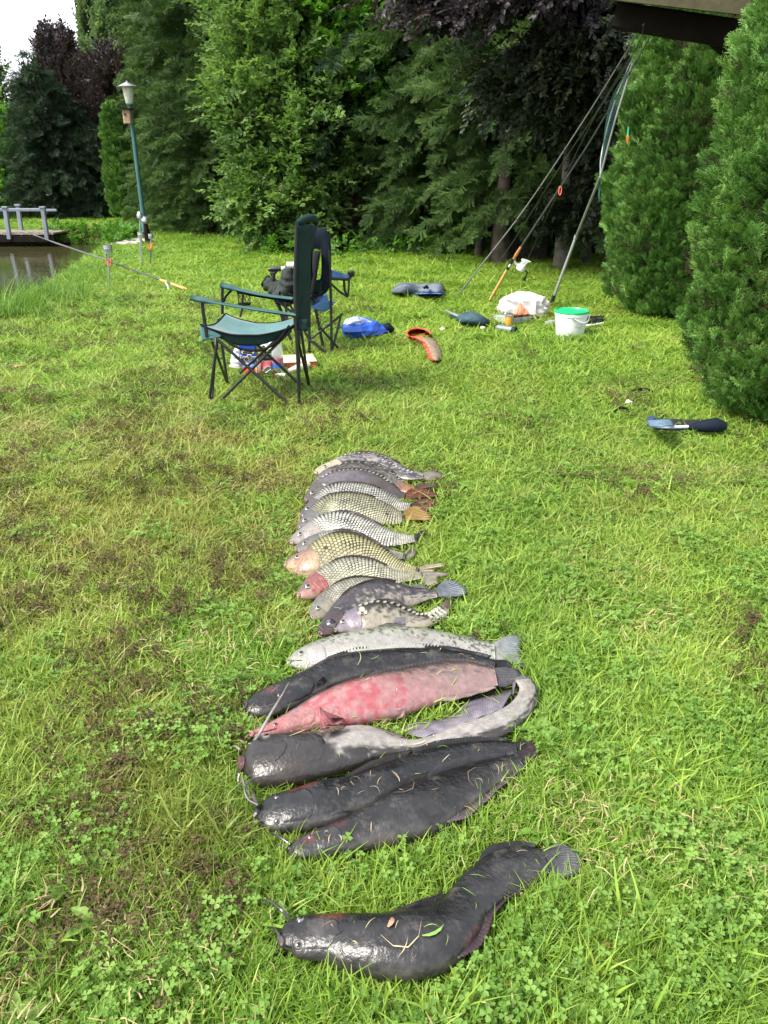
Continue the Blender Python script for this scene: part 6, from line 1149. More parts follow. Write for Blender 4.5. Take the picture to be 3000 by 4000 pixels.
text('pfanner', cb(0, .757*hgt, -.004), .034, 'flat_black', ct, bold=.0008, xs=W_*.72/.115)
text('iceTea', cb(.02, .56*hgt, -.006), .060, 'flat_black', ct, bold=.0012, xs=W_*.98/.150); text('iceTea', cb(.02, .56*hgt, -.003), .062, 'flat_white', ct, bold=.0055, xs=W_*.98/.150)
M['thin_plastic'] = mat('thin_plastic', (.78, .79, .80), .35, var=.1, vscale=12, trans=.4, bump=.5, bscale=25)
bg1 = thing('plastic_bag', k6(220, 700, .05), 'small crumpled white plastic bag left of the iced tea carton', 'plastic bag')
lump([k6(215, 690, .06), k6(215, 520, .06), k6(235, 350, .06)], [.05, .04, .02], 'bag', 'thin_plastic', bg1, 12, sq=.9, wr=.35)
m_ = MB(); pt = thing('paper_plate', k6(700, 300, .25), 'crumpled white paper sheet lying behind the cans under the chair', 'paper'); m_.grid(cloth(k6(560, 270, .2), k6(830, 400, .2), k6(900, 330, .35), k6(720, 210, .35), 10, 10, None, .03, 4)); m_.build('sheet', M['flat_white'], pt, solid=.002, edge=False)
bt = thing('brown_bottle', k6(565, 700, .02), 'narrow brown bottle with pale label right beside the carton', 'bottle')
M['brown_glass'] = mat('brown_glass', (.14, .06, .025), .15, var=.1, coat=.5)
b0 = G(*Z6(570, 850)); b0[1] = YC+.03; b0[2] = 0; b0[0] = k6(565, 700, .03)[0]; m_ = MB(); m_.lathe(b0, [(.028, 0), (.030, .01), (.030, .12), (.026, .14), (.014, .17), (.013, .21), (.014, .212)], 20); m_.build('glass', M['brown_glass'], bt)
m_ = MB(); m_.lathe(b0+[0, 0, .03], [(.0305, 0), (.0305, .07)], 20, cap=False); m_.build('label', M['flat_white'], bt)
bx = k6(735, 800, .10); tub = thing('bait_tub', bx, 'red and white tub with black lid standing behind the lying can', 'tub')
b0 = np.array([bx[0], YC+.12, 0]); m_ = MB(); r_ = .068; m_.lathe(b0, [(r_*.9, 0), (r_, .01), (r_*1.02, .10), (r_, .105)], 24, c=[(.7, .06, .05), (.75, .1, .08), (.85, .6, .6), (.85, .7, .7)]); M['printed'] = mat('printed_plastic', (1, 1, 1), .4, var=.35, vscale=26); m_.build('tub', M['printed'], tub)
m_ = MB(); m_.lathe(b0+[0, 0, .105], [(r_*1.07, 0), (r_*1.07, .018), (r_*.9, .022), (r_*.85, .016)], 24); m_.build('lid', M['black_metal'], tub)
text('BLAST OUT', b0+[0, -r_*1.06, .088], .021, 'flat_red', tub, bold=.0004)
lc = k6(775, 780, -.05); can = thing('lying_can', lc, 'silver ended drink can lying on its side, end towards the viewer', 'can'); m_ = MB(); rc = .033; p0 = np.array([lc[0], lc[1], rc+.02]); m_.lathe(p0, [(rc*.9, .004), (rc*.92, 0), (rc, .004), (rc*1.02, .012), (rc*1.0, .02)], 26, axis=(-.25, 1, 0), c=(.8, .8, .8)); m_.build('can_end', M['zinc'], can)
m_ = MB(); m_.lathe(p0+nz((-.25, 1, 0))*.02, [(rc, 0), (rc, .08), (rc*.85, .09)], 26, axis=(-.25, 1, 0), c=(.6, .08, .08)); m_.build('can_body', M['printed'], can)
m_ = MB(); m_.beam(p0+[-.02, -.002, -.012], p0+[.02, -.002, .012], .006, .010, up=(0, 1, 0)); m_.build('pull_tab', M['zinc'], can, smooth=False)
pb = k6(945, 700, .06); ptl = thing('clear_bottle', pb, 'clear plastic bottle with a blue and red label under the chair', 'bottle'); M['clear_pet'] = mat('clear_pet', (.75, .78, .8), .12, var=.05, trans=.2, alpha=.26)
b0 = np.array([pb[0], YC+.07, 0.01]); m_ = MB(); m_.lathe(b0, [(.035, 0), (.042, .01), (.042, .13), (.040, .17), (.028, .21), (.014, .235), (.014, .25)], 24); m_.build('bottle', M['clear_pet'], ptl)
m_ = MB(); m_.lathe(b0+[0, 0, .045], [(.0426, 0), (.0426, .035), (.0426, .037), (.0426, .07)], 24, cap=False, c=[(.04, .15, .5), (.04, .15, .5), (.6, .08, .08), (.5, .2, .3)]); m_.build('label', M['printed'], ptl)
M['pizza_side'] = mat('pizza_side', (.48, .09, .04), .6, var=.2, vscale=30); M['pizza_top'] = mat('card_top', (.72, .62, .35), .6, var=.15, vscale=20, dirt=(.5, .3, .12), dscale=30, dpos=.6)
bq = [G(*Z6(1040, 740)), G(*Z6(1330, 640)), G(*Z6(1180, 560)), G(*Z6(1000, 600))]; pz_ = thing('flat_box', bq[0], 'flat cardboard box with red sides and yellowish top behind the bottles', 'box'); m_ = MB()
q0 = k6(1040, 745, .15); q0[2] = .01; ex_, ey_ = np.array([.24, .06, 0]), np.array([-.05, .22, 0]); V = [q0, q0+ex_, q0+ex_+ey_, q0+ey_]; 
m_.add(V+[v+[0, 0, .05] for v in V], [(0, 1, 5, 4), (1, 2, 6, 5), (2, 3, 7, 6), (3, 0, 4, 7), (3, 2, 1, 0)]); m_.build('box', M['pizza_side'], pz_, smooth=False)
m_ = MB(); m_.beam(q0+ey_*.5+[-.004, 0, .054], q0+ey_*.5+ex_+[.004, 0, .054], .235, .006); m_.build('lid', M['pizza_top'], pz_, smooth=False)
q0 = G(*Z6(960, 905)); q0[2] = .018; pk = thing('cigarette_pack', q0, 'red and white cigarette pack lying in the grass in front of the bottle', 'pack')
m_ = MB(); m_.beam(q0+[-.045, .0, 0], q0+[-.02, 0, 0], .05, .022); m_.build('red_end', M['flat_red'], pk, smooth=False); m_ = MB(); m_.beam(q0+[-.0198, 0, 0], q0+[.048, 0, 0], .05, .022); m_.build('pack', M['flat_white'], pk, smooth=False)
q0 = G(*Z6(1270, 830)); rl = thing('paper_roll', q0, 'pale paper roll lying behind the rear legs of the teal chair', 'roll'); M['paper'] = mat('paper', (.62, .55, .45), .7, var=.1, bump=.3, bscale=20); lump([G(*Z6(1130, 860))+[0, 0, .03], G(*Z6(1290, 830))+[0, 0, .04], G(*Z6(1480, 760))+[0, 0, .04]], [.018, .034, .030], 'roll', 'paper', rl, 3, wr=.08)
# ================================================================== middle lawn
def Z7(x, y): return 1250+.7233*x, 950+.7233*y
def pl7(x, y, z=0): return G(*Z7(x, y), z)
# bucket
b0 = pl7(1347, 500); YB = b0[1]; kb = lambda x, y: AY(*Z7(x, y), YB); rb, rt_ = (kb(1420, 480)-kb(1272, 480))[0]/2, (kb(1446, 360)-kb(1272, 360))[0]/2; hb = kb(1350, 348)[2]-.02
bk = thing('bucket', b0, 'white plastic bucket with a bright green lid and a scuffed dark mark', 'bucket')
m_ = MB(); m_.lathe(b0, [(rb*.97, 0), (rb, .01), (rt_*.985, hb-.045), (rt_*1.03, hb-.043), (rt_*1.04, hb-.016), (rt_*.9, hb-.03)], 40); m_.build('bucket_wall', M['white_plastic'], bk)
M['green_lid'] = mat('green_lid', (.015, .42, .16), .35, var=.06); m_ = MB(); m_.lathe(b0+[0, 0, hb-.018], [(rt_*1.055, 0), (rt_*1.065, .006), (rt_*1.06, .016), (rt_*1.0, .018), (rt_*.96, .008), (rt_*.2, .007)], 40); m_.build('lid', M['green_lid'], bk)
m_ = MB(); rr = rt_*1.06; m_.tube([b0+[rr*math.cos(a)*1.02, rr*math.sin(a)*1.02, hb-.035-dz] for a, dz in zip(np.linspace(-1.72, -.1, 12), .055*np.sin(np.linspace(0, math.pi, 12))**.8)], .005, 8); m_.build('handle', M['white_plastic'], bk)
m_ = MB(); m_.lathe(b0+[rr*math.cos(-1.72), rr*math.sin(-1.72)+.004, hb-.034], [(.014, 0), (.014, .012), (.006, .016)], 14, axis=(math.cos(-1.72), math.sin(-1.72), 0)); m_.build('handle_boss', M['white_plastic'], bk)
m_ = MB()
for q in range(26):      # scuffed print: short dark strokes following the wall
    a0 = -1.25+RNG.uniform(-.28, .30); z_ = hb*.40+RNG.normal(0, .014); rw = rb+(rt_-rb)*z_/hb+.0012; da = RNG.uniform(.03, .12); hh2 = RNG.uniform(.001, .004)
    m_.add([b0+[rw*math.cos(a), rw*math.sin(a), z] for a, z in ((a0, z_), (a0+da, z_+da*.05), (a0+da, z_+hh2+da*.05), (a0, z_+hh2))], [(0, 1, 2, 3)])
m_.build('scuffed_print', mat('scuff', (.16, .16, .17), .6, var=.4, vscale=90), bk, smooth=False)
# carrier bag
M['carrier'] = mat('carrier_plastic', (.80, .76, .76), .35, var=.06, vscale=8, trans=.35, bump=.5, bscale=18, dirt=(.78, .55, .48), dscale=4, dpos=.58)
cbg = thing('carrier_bag', pl7(1095, 405), 'big crumpled white carrier bag with an orange leaf print, open end to the left', 'plastic bag')
bp = pl7(1085, 415); kk = lambda x, y, d=0: AY(*Z7(x, y), bp[1]+d)
m_ = MB(); A = np.zeros((17, 22, 3)); cen = kk(1100, 345, .12); rx = (kk(1215, 345)-kk(975, 345))[0]/2*1.14; rz = kk(1100, 268)[2]/2*1.08
for i in range(17):
    for j in range(22):
        u, v = math.pi*(.04+.92*i/16), 2*math.pi*j/22; d = np.array([-math.cos(u), math.sin(u)*math.cos(v), math.sin(u)*math.sin(v)])
        cr_ = abs(mnoise.noise(Vector(d*1.8)))*.32+RNG.uniform(0, .09); k = 1.08-cr_; p = cen+np.array([d[0]*rx*k*1.05, d[1]*.16*k, (d[2])*rz*k*1.1]); p[2] = max(.01+.01*abs(d[0]), p[2]); A[i, j] = p
m_.grid(A, close=True); m_.build('bag', M['carrier'], cbg, solid=.0015, edge=False, smooth=False)
def onbag(x, y): return kk(x, y, -.055)
M['orange_print'] = mat('orange_print', (.80, .30, .16), .5, var=.2, vscale=30)
m_ = MB()
for pts in ([(1082, 318), (1104, 350), (1108, 385), (1085, 405), (1062, 385), (1066, 350)], [(1060, 345), (1062, 380), (1078, 405), (1045, 385)], [(1112, 350), (1128, 380), (1092, 408), (1106, 385)]):
    c_ = np.mean([onbag(*p) for p in pts], 0)+[0, -.012, 0]; m_.add([onbag(*p) for p in pts]+[c_], [(k, (k+1) % len(pts), len(pts)) for k in range(len(pts))])
m_.build('leaf_print', M['orange_print'], cbg, solid=.001, smooth=False)
m_ = MB(); m_.tube([kk(985, 375, -.03), kk(968, 350, -.02), kk(975, 315, 0), kk(1000, 290, .03), kk(1030, 300, .0)], .006, 6); m_.tube([kk(1000, 385, -.04), kk(1010, 345, -.03), kk(1025, 322, -.03)], .008, 6); m_.build('bag_handle', M['carrier'], cbg)
q0 = pl7(1017, 440); tn = thing('small_tin', q0, 'small rusty orange and yellow printed tin in front of the carrier bag', 'tin'); rn = .037; M['tin_print'] = mat('tin_print', (.80, .36, .05), .4, var=.3, vscale=25, dirt=(.25, .1, .03), dscale=25, dpos=.5)
m_ = MB(); m_.lathe(q0, [(rn, 0), (rn, .078), (rn*.95, .08)], 26); m_.build('tin_wall', M['tin_print'], tn); m_ = MB(); m_.lathe(q0+[0, 0, .079], [(rn*1.03, 0), (rn*1.03, .008), (rn*.9, .004)], 26); m_.build('rim', M['zinc'], tn)
cy = thing('metal_flask', pl7(1000, 470), 'grey metal flask with black cap lying in front of the small tin', 'flask'); pa_, pb2 = pl7(960, 455, .03), pl7(1040, 470, .03); axv = nz(pb2-pa_); l_ = np.linalg.norm(pb2-pa_)
M['steel'] = mat('steel', (.45, .47, .48), .3, metal=.8, var=.15, vscale=9)
m_ = MB(); m_.lathe(pa_, [(.027, 0), (.030, .006), (.030, l_), (.026, l_+.002)], 24, axis=axv); m_.build('barrel', M['steel'], cy); m_ = MB(); m_.lathe(pb2, [(.031, 0), (.034, .004), (.034, .035), (.028, .038), (.022, .03)], 24, axis=axv); m_.build('cap', M['black_metal'], cy); m_ = MB(); m_.lathe(pa_-axv*.02, [(.028, 0), (.031, .004), (.031, .022)], 24, axis=axv); m_.build('end_ring', M['black_metal'], cy)
tr_ = thing('bait_tray', pl7(1090, 425), 'clear plastic tray of dark bait between the tin and the carrier bag', 'tray'); V0 = pl7(1040, 440), pl7(1140, 428), pl7(1150, 395), pl7(1045, 400)
m_ = MB(); V = [np.array(v)+[0, 0, .012] for v in V0]+[np.array(v)*1+[0, 0, .06] for v in V0]; m_.add(V, [(0, 1, 5, 4), (1, 2, 6, 5), (2, 3, 7, 6), (3, 0, 4, 7), (3, 2, 1, 0)]); m_.build('tray', M['clear_pet'], tr_, smooth=False, solid=.002)
m_ = MB(); A = cloth(V0[0]+[.005, .005, .045], V0[1]+[-.005, .005, .045], V0[2]+[-.005, -.005, .045], V0[3]+[.005, -.005, .045], 14, 10)
for i in range(14):
    for j in range(10): A[i, j, 2] += RNG.uniform(-.012, .012)
m_.grid(A); m_.build('bait', M['dark_wood'], tr_, solid=.02, smooth=False, edge=False)
cl = thing('clear_wrap', pl7(965, 400), 'shiny crumpled clear plastic wrap left of the small tin', 'wrap'); m_ = MB(); m_.grid(cloth(pl7(918, 400, .02), pl7(990, 432, .02), pl7(1010, 390, .05), pl7(940, 385, .06), 14, 14, None, .05, 9)); m_.build('wrap', M['clear_pet'], cl, solid=.002, smooth=False)
cl = thing('clear_wrap', pl7(1240, 425), 'small shiny ball of clear wrap left of the white bucket', 'wrap'); lump([pl7(1218, 428, .03), pl7(1240, 428, .035), pl7(1265, 428, .03)], [.015, .035, .02], 'wrap', 'clear_pet', cl, 2, wr=.5, n=14)
dk = thing('dark_pouch', pl7(1480, 420), 'flat black and grey pouch lying right behind the white bucket', 'pouch'); m_ = MB(); m_.grid(cloth(pl7(1430, 440, .02), pl7(1525, 425, .03), pl7(1535, 395, .045), pl7(1435, 400, .06), 12, 10, None, .012, 3)); m_.build('pouch', M['black_cloth'], dk, solid=.02, edge=False); m_ = MB(); m_.tube([pl7(1430, 446, .02), pl7(1480, 442, .02), pl7(1532, 432, .02)], .012, 8); m_.build('grey_edge', M['grey_pad'], dk)
# navy folded umbrella-like thing and handle
nb_ = thing('folded_net_bag', pl7(800, 400), 'folded dark teal net bag with its pale handle pointing left', 'bag'); M['dark_teal'] = mat('dark_teal_cloth', (.02, .055, .075), .7, var=.35, vscale=14, bump=.6, bscale=50)
lump([pl7(765, 405, .05), pl7(800, 405, .075), pl7(850, 415, .065), pl7(905, 420, .04)], [.04, .095, .085, .03], 'bag', 'dark_teal', nb_, 5, sq=.6, wr=.2); m_ = MB(); m_.tube([pl7(762, 400, .05), pl7(720, 382, .055), pl7(678, 362, .06)], [.022, .016, .008], 8); m_.build('handle', M['steel'], nb_); lump([pl7(700, 395, .02), pl7(735, 400, .03), pl7(768, 405, .03)], [.02, .045, .03], 'pouch', 'dark_canvas', nb_, 7, sq=.5)
# red bag / sleeve
rd = thing('red_boot_bag', pl7(560, 550), 'open red rubber sleeve with a muddy brown flap trailing to the right', 'bag'); M['red_rubber'] = mat('red_rubber', (.62, .06, .035), .45, var=.18, vscale=7, bump=.3, bscale=20); M['mud_cloth'] = mat('mud_cloth', (.20, .15, .10), .85, var=.4, vscale=25, bump=.6, bscale=60, dirt=(.45, .2, .12), dscale=18)
hoop = [(480, 505), (468, 485), (485, 466), (520, 459), (560, 463), (590, 478), (597, 492)]
A = np.array([[pl7(x, y, z) for x, y in hoop] for z in (.01, .05, .09)]); A[1] += [0, -.012, 0]; m_ = MB(); m_.grid(A); m_.build('rim', M['red_rubber'], rd, solid=.012, edge=False)
m_ = MB(); m_.grid(cloth(pl7(480, 505, .02), pl7(490, 475, .03), pl7(590, 485, .03), pl7(565, 515, .02), 8, 8, None, .01)); m_.build('inside', M['red_rubber'], rd, solid=.006)
m_ = MB(); rows2 = [((470, 500), (560, 515)), ((500, 520), (600, 512)), ((545, 535), (625, 530)), ((565, 575), (650, 565)), ((580, 615), (662, 610)), ((600, 635), (660, 630))]
m_.grid(np.array([[pl7(a[0]+(b_[0]-a[0])*v, a[1]+(b_[1]-a[1])*v, .03+.045*math.sin(math.pi*v)) for v in np.linspace(0, 1, 9)] for a, b_ in rows2]), c=np.array([[[3.0, .35, .3] if (v < 3 or k < 1) else [1, 1, 1] for v in range(9)] for k in range(6)])); m_.build('flap', M['mud_cloth'], rd, solid=.01, edge=False)
# blue bag
M['blue_bag'] = mat('blue_bag_plastic', (.015, .08, .42), .4, var=.3, vscale=7, bump=.5, bscale=15)
M['white_blue'] = mat('pale_blue_print', (.45, .55, .75), .45, var=.4, vscale=14, dirt=(.05, .15, .5), dscale=10, dpos=.48, bump=.4, bscale=20)
bb = thing('blue_bag', pl7(250, 470), 'bright blue shopping bag with white blotches collapsed on the grass', 'bag')
lump([pl7(135, 470, .07), pl7(180, 465, .09), pl7(240, 460, .085), pl7(310, 470, .06), pl7(385, 470, .04)], [.05, .12, .105, .07, .03], 'bag', 'blue_bag', bb, 15, sq=.7, wr=.32, n=17, seg=13, smooth=False); lump([pl7(140, 480, .05), pl7(150, 450, .10), pl7(190, 430, .15), pl7(250, 425, .14), pl7(320, 455, .09)], [.04, .06, .04, .035, .015], 'printed_side', 'white_blue', bb, 11, sq=.8, wr=.4, n=15, seg=11, smooth=False); lump([pl7(345, 462, .06), pl7(365, 455, .08), pl7(388, 470, .05)], [.03, .05, .03], 'dark_corner', 'navy_canvas', bb, 5)
b2_ = thing('tackle_bag', pl7(530, 270), 'flat dark and blue tackle bag lying farther back on the lawn', 'bag')
m_ = MB(); A = np.array([[pl7(x0+(x1-x0)*v, y, z+.03*math.sin(v*9)) for v in np.linspace(0, 1, 14)] for x0, x1, y, z in ((390, 668, 270, .0), (388, 670, 266, .06), (392, 665, 252, .085), (420, 660, 222, .09), (440, 655, 215, .0))]); m_.grid(A); m_.build('bag_body', mat('tackle_cloth', (.075, .10, .13), .75, var=.4, vscale=6, bump=.6, bscale=14, dirt=(.16, .16, .17), dscale=5, dpos=.52), b2_, solid=.01, edge=False)
m_ = MB(); m_.grid(cloth(pl7(492, 278, .005), pl7(662, 276, .005), pl7(662, 272, .10), pl7(530, 273, .085), 10, 6, None, .012)); m_.build('blue_panel', M['blue_bag'], b2_, solid=.012); m_ = MB(); m_.tube([pl7(565, 240, .12), pl7(572, 232, .26), pl7(580, 240, .12)], .018, 6); m_.build('handle', M['black_cloth'], b2_)
# litter specks, holes
M['litter'] = mat('litter', (.75, .70, .68), .6, var=.2)
for (x, y, lab) in ((660, 465, 'small crumpled white tissue right of the red sleeve'), (878, 458, 'small pinkish white paper scrap below the folded net bag')):
    q0 = pl7(x, y, .02); tag(lump([q0+[-.022, 0, 0], q0, q0+[.022, 0, 0]], [.008, .022, .008], 'paper_scrap', 'litter', None, x, wr=.6, n=10, seg=10), lab, 'paper')
q0 = G(2456, 1571, .025); tag(lump([q0+[-.02, 0, 0], q0, q0+[.02, 0, 0]], [.010, .017, .010], 'cotton_scrap', 'litter', None, 33, wr=.4, n=10, seg=10), 'round white scrap in the grass left of the black slipper', 'paper')
for (u, v, w, lab) in ((2506, 1540, .08, 'curved black strap half sunk in the grass above the white scrap'), (2426, 1614, .045, 'short black strap in the grass below the white scrap')):
    q0 = G(u, v, .01); m_ = MB(); m_.tube([q0+np.array([w*math.cos(a), .0, .035*math.sin(a)]) for a in np.linspace(0, math.pi, 10)], .009, 7); tag(m_.build('black_strap', M['black_cloth'], None), lab, 'strap')
# slipper
sp = G(2700, 1690); sl2 = thing('slipper', sp, 'navy and black slipper with pale grey band lying at the foot of the nearest thuja', 'slipper')
def s7(x, y, z=0): return G(2200+.4822*x, 1000+.4822*y, z)
M['sole'] = mat('dark_sole', (.016, .017, .02), .6, var=.2, bump=.3, bscale=60); M['denim'] = mat('washed_blue', (.10, .17, .24), .8, var=.35, vscale=30, bump=.4, bscale=120); M['band'] = mat('grey_band', (.50, .53, .62), .6, var=.25, vscale=30); M['navy'] = mat('navy_cloth', (.03, .045, .12), .7, var=.25, vscale=25, bump=.3, bscale=120)
L1 = [(700, 1395), (780, 1410), (900, 1425), (1040, 1435), (1180, 1425), (1270, 1415), (1295, 1405)]
U1 = [(690, 1330), (780, 1350), (900, 1362), (1040, 1358), (1180, 1345), (1250, 1350), (1300, 1370)]
m_ = MB(); rowsS = []
for (x, y), (x2, y2) in zip(L1, U1):
    a = s7(x, y, .0); w = .10*math.sin(math.pi*min(.97, max(.06, (x-660)/680)))**.6; rowsS.append([a+[0, 0, 0], a+[0, -.006, .02], a+[0, 0, .045], a+[0, w, .05], a+[0, w+.01, .015]])
m_.grid(np.array(rowsS)); m_.f += [(0, 1, 2, 3, 4), tuple(len(rowsS)*5-1-k for k in range(5))]; m_.build('sole', M['sole'], sl2)
m_ = MB(); m_.tube([s7(690, 1365, .05), s7(760, 1385, .055), s7(900, 1395, .055), s7(1010, 1390, .055)], [.012, .016, .016, .010], 8); m_.build('navy_band', M['navy'], sl2); m_ = MB(); m_.tube([s7(715, 1372, .068), s7(850, 1388, .07), s7(1010, 1382, .068)], [.012, .009, .009], 8); m_.build('grey_stripe', M['band'], sl2)
m_ = MB(); m_.tube([s7(1010, 1390, .055), s7(1130, 1378, .065), s7(1240, 1368, .07), s7(1298, 1382, .055)], [.014, .034, .042, .03], 10); m_.build('padded_edge', M['navy_canvas'], sl2)
m_ = MB(); m_.grid(np.array([[s7(700+30*u+ (900-700)*v, 1385-10*v, .055+.125*math.sin(math.pi*(.1+.75*v))*(1-u*.4)+0)+np.array([0, .11*u, 0]) for v in np.linspace(0, 1, 10)] for u in np.linspace(0, 1, 8)])); m_.build('upper', M['denim'], sl2, solid=.006, edge=False)
m_ = MB(); m_.lathe(s7(712, 1345, .07), [(.02, 0), (.026, .01), (.02, .03)], 12); m_.build('toe_knot', M['navy'], sl2)
# ================================================================== rods leaning on the shed, landing net, floats
M['rod_dark'] = mat('rod_blank', (.05, .05, .055), .3, var=.2, coat=.3); M['rod_mid'] = mat('rod_mid', (.16, .16, .155), .45, var=.2); M['rod_pale'] = mat('rod_pale', (.27, .28, .27), .45, metal=.2, var=.15); M['cork'] = mat('cork', (.48, .28, .11), .75, var=.25, vscale=40, bump=.4, bscale=90); M['net_green'] = mat('net_green', (.03, .11, .10), .7, var=.3)
def leanrod(label, px, r0, r1, mt, butt=None):
    q0 = G(*px[0]); q1 = AY(*px[-1], 6.55); root = thing('fishing_rod', q0, label, 'fishing rod', 'rods leaning against the shed roof'); P = [q0]
    for (u, v) in px[1:-1]:
        f = (px[0][1]-v)/(px[0][1]-px[-1][1]); P.append(AY(u, v, q0[1]+(q1[1]-q0[1])*(f*1.0)))
    P.append(q1); P = crs(np.array(P), np.linspace(0, 1, 24)); m_ = MB(); m_.tube(P, np.linspace(r0, r1, 24), 8); m_.build('blank', M[mt], root)
    for k in range(5, 23, 3): g = MB(); g.lathe(P[k], [(.011, -.004), (.012, 0), (.011, .004)], 10, axis=P[k]-P[k-1], cap=False); g.tube([P[k]+[0, 0, -.012], P[k]+[.02, -.01, -.018]], .0025, 5); g.build('line_guide', M['black_metal'], root)
    return root, P
rA, PA = leanrod('pale grey rod leaning farthest left, its butt alone on the lawn', [(1780, 1165), (1850, 1075), (2050, 815), (2300, 440), (2430, 230), (2516, 92)], .009, .004, 'rod_mid')
rB, PB = leanrod('rod with a light cork handle and white reel leaning on the shed', [(1905, 1188), (2010, 1005), (2130, 820), (2300, 560), (2440, 320), (2560, 110)], .011, .004, 'rod_dark')
rC, PC = leanrod('thin dark rod between the leftmost rod and the cork handled one', [(1924, 1055), (2000, 950), (2195, 640), (2330, 440), (2452, 250), (2530, 100)], .006, .003, 'rod_dark')
rD, PD = leanrod('thin dark rod right of the white reel', [(2046, 1045), (2090, 950), (2180, 750), (2290, 520), (2420, 290), (2545, 115)], .006, .003, 'rod_dark')
def seg(P, f): x = f*(len(P)-1); i = int(min(x, len(P)-2)); return P[i]*(1-(x-i))+P[i+1]*(x-i)
m_ = MB(); m_.tube([seg(PB, f) for f in np.linspace(0, .155, 5)], [.014, .0155, .0155, .0155, .012], 12, c=(1.15, 1.15, 1.0)); m_.build('cork_handle', M['cork'], rB); m_ = MB(); m_.tube([seg(PB, f) for f in np.linspace(.0, .018, 3)], .018, 10); m_.build('butt_cap', M['black_metal'], rB)
m_ = MB(); m_.tube([seg(PB, f) for f in np.linspace(.20, .25, 4)], [.012, .016, .015, .011], 12, c=(1, .7, .6)); m_.build('fore_grip', M['cork'], rB); m_ = MB(); m_.tube([seg(PB, f) for f in np.linspace(.155, .20, 4)], .0155, 12); m_.build('reel_seat', M['black_metal'], rB)
def reel(par, c, s, side=np.array([1, 0, -.35]), ax=np.array([.45, -.2, .9])):
    side = nz(side); ax = nz(ax); M.setdefault('reel_white', mat('reel_white', (.75, .76, .78), .25, metal=.1, var=.08)); b_ = c+side*.075*s
    m_ = MB(); m_.tube([c+ax*.02*s, c+side*.03*s, b_], [.010*s, .008*s, .012*s], 8); m_.tube([c-ax*.035*s, c+ax*.035*s], .006*s, 6); o = m_.build('reel_foot', M['reel_white'], par)
    m_ = MB(); m_.lathe(b_-ax*.035*s, [(.012*s, 0), (.030*s, .008*s), (.033*s, .03*s), (.028*s, .04*s)], 18, axis=ax); m_.build('reel_body', M['reel_white'], par)
    m_ = MB(); m_.lathe(b_+ax*.008*s, [(.026*s, 0), (.020*s, .004*s), (.020*s, .022*s), (.027*s, .026*s), (.024*s, .034*s), (.008*s, .038*s)], 18, axis=ax, c=(.85, .95, .8)); m_.build('spool', M['reel_white'], par)
    m_ = MB(); q = nz(np.cross(side, ax)); m_.tube([b_+side*.02*s-ax*.02*s, b_+side*.055*s-ax*.025*s, b_+side*.06*s-ax*.06*s], .005*s, 6); m_.lathe(b_+side*.06*s-ax*.085*s, [(.008*s, 0), (.011*s, .015*s), (.008*s, .03*s)], 10, axis=ax); m_.build('crank', M['black_metal'], par)
    m_ = MB(); m_.tube([b_+ax*.0*s+q*.034*s, b_+ax*.04*s+q*.030*s+side*.01*s, b_+ax*.045*s+side*.038*s, b_+ax*.04*s-q*.03*s, b_-q*.034*s], .0028*s, 6); m_.build('bail_arm', M['reel_white'], par)
reel(rB, seg(PB, .185), 1.55)
# landing net
q0 = G(2150, 1195); q1 = AY(2470, 250, 7.1); ln_ = thing('landing_net', q0, 'landing net on a pale telescopic pole, green mesh hanging in front of the thuja', 'landing net')
pp = [q0, AY(2250, 925, q0[1]-.12), AY(2345, 690, 7.35)]; m_ = MB(); m_.tube([pp[0], pp[1]], .0155, 12); m_.build('pole', M['rod_pale'], ln_); m_ = MB(); m_.tube([pp[1], pp[2]], .012, 12); m_.build('pole_upper', M['rod_pale'], ln_); m_ = MB(); m_.tube([pp[0]-[0, 0, .0], pp[0]+(pp[1]-pp[0])*.16], .02, 12); m_.build('grip', M['black_metal'], ln_); m_ = MB(); m_.tube([pp[1]-(pp[1]-pp[0])*.03, pp[1]+(pp[1]-pp[0])*.02], .021, 12); m_.build('clamp', M['zinc'], ln_)
a1 = crs(np.array([pp[2], AY(2400, 480, 7.2), AY(2452, 310, 7.15), q1]), np.linspace(0, 1, 14)); a1b = crs(np.array([pp[2], AY(2350, 600, 7.6), AY(2400, 400, 7.6), AY(2465, 240, 7.5)]), np.linspace(0, 1, 14)); m_ = MB(); m_.tube(a1, .008, 8); m_.tube(a1b, .006, 8); m_.tube([q1, AY(2465, 240, 7.5)], .004, 6); m_.build('frame', M['rod_pale'], ln_)
lo = crs(np.array([AY(2340, 790, 7.4), AY(2360, 530, 7.45), AY(2390, 380, 7.4), AY(2462, 260, 7.3)]), np.linspace(0, 1, 14)); m_ = MB(); rowsN = 18; Gd = np.array([[a1[i]*(1-v)+lo[i]*v+np.array([0, .05*math.sin(3.14*v), 0]) for v in np.linspace(0, 1, 11)] for i in range(14)]+[]); Gd = np.array([[crs(Gd[:, j], np.linspace(0, 1, 46))[i] for j in range(11)] for i in range(46)])
for i in range(0, 46): m_.tube(Gd[i], .0013, 3, cap=False)
for j in range(0, 11): m_.tube(Gd[:, j], .0014, 3, cap=False)
o = m_.build('net_mesh', M['net_green'], ln_, smooth=False); o['kind'] = 'stuff'
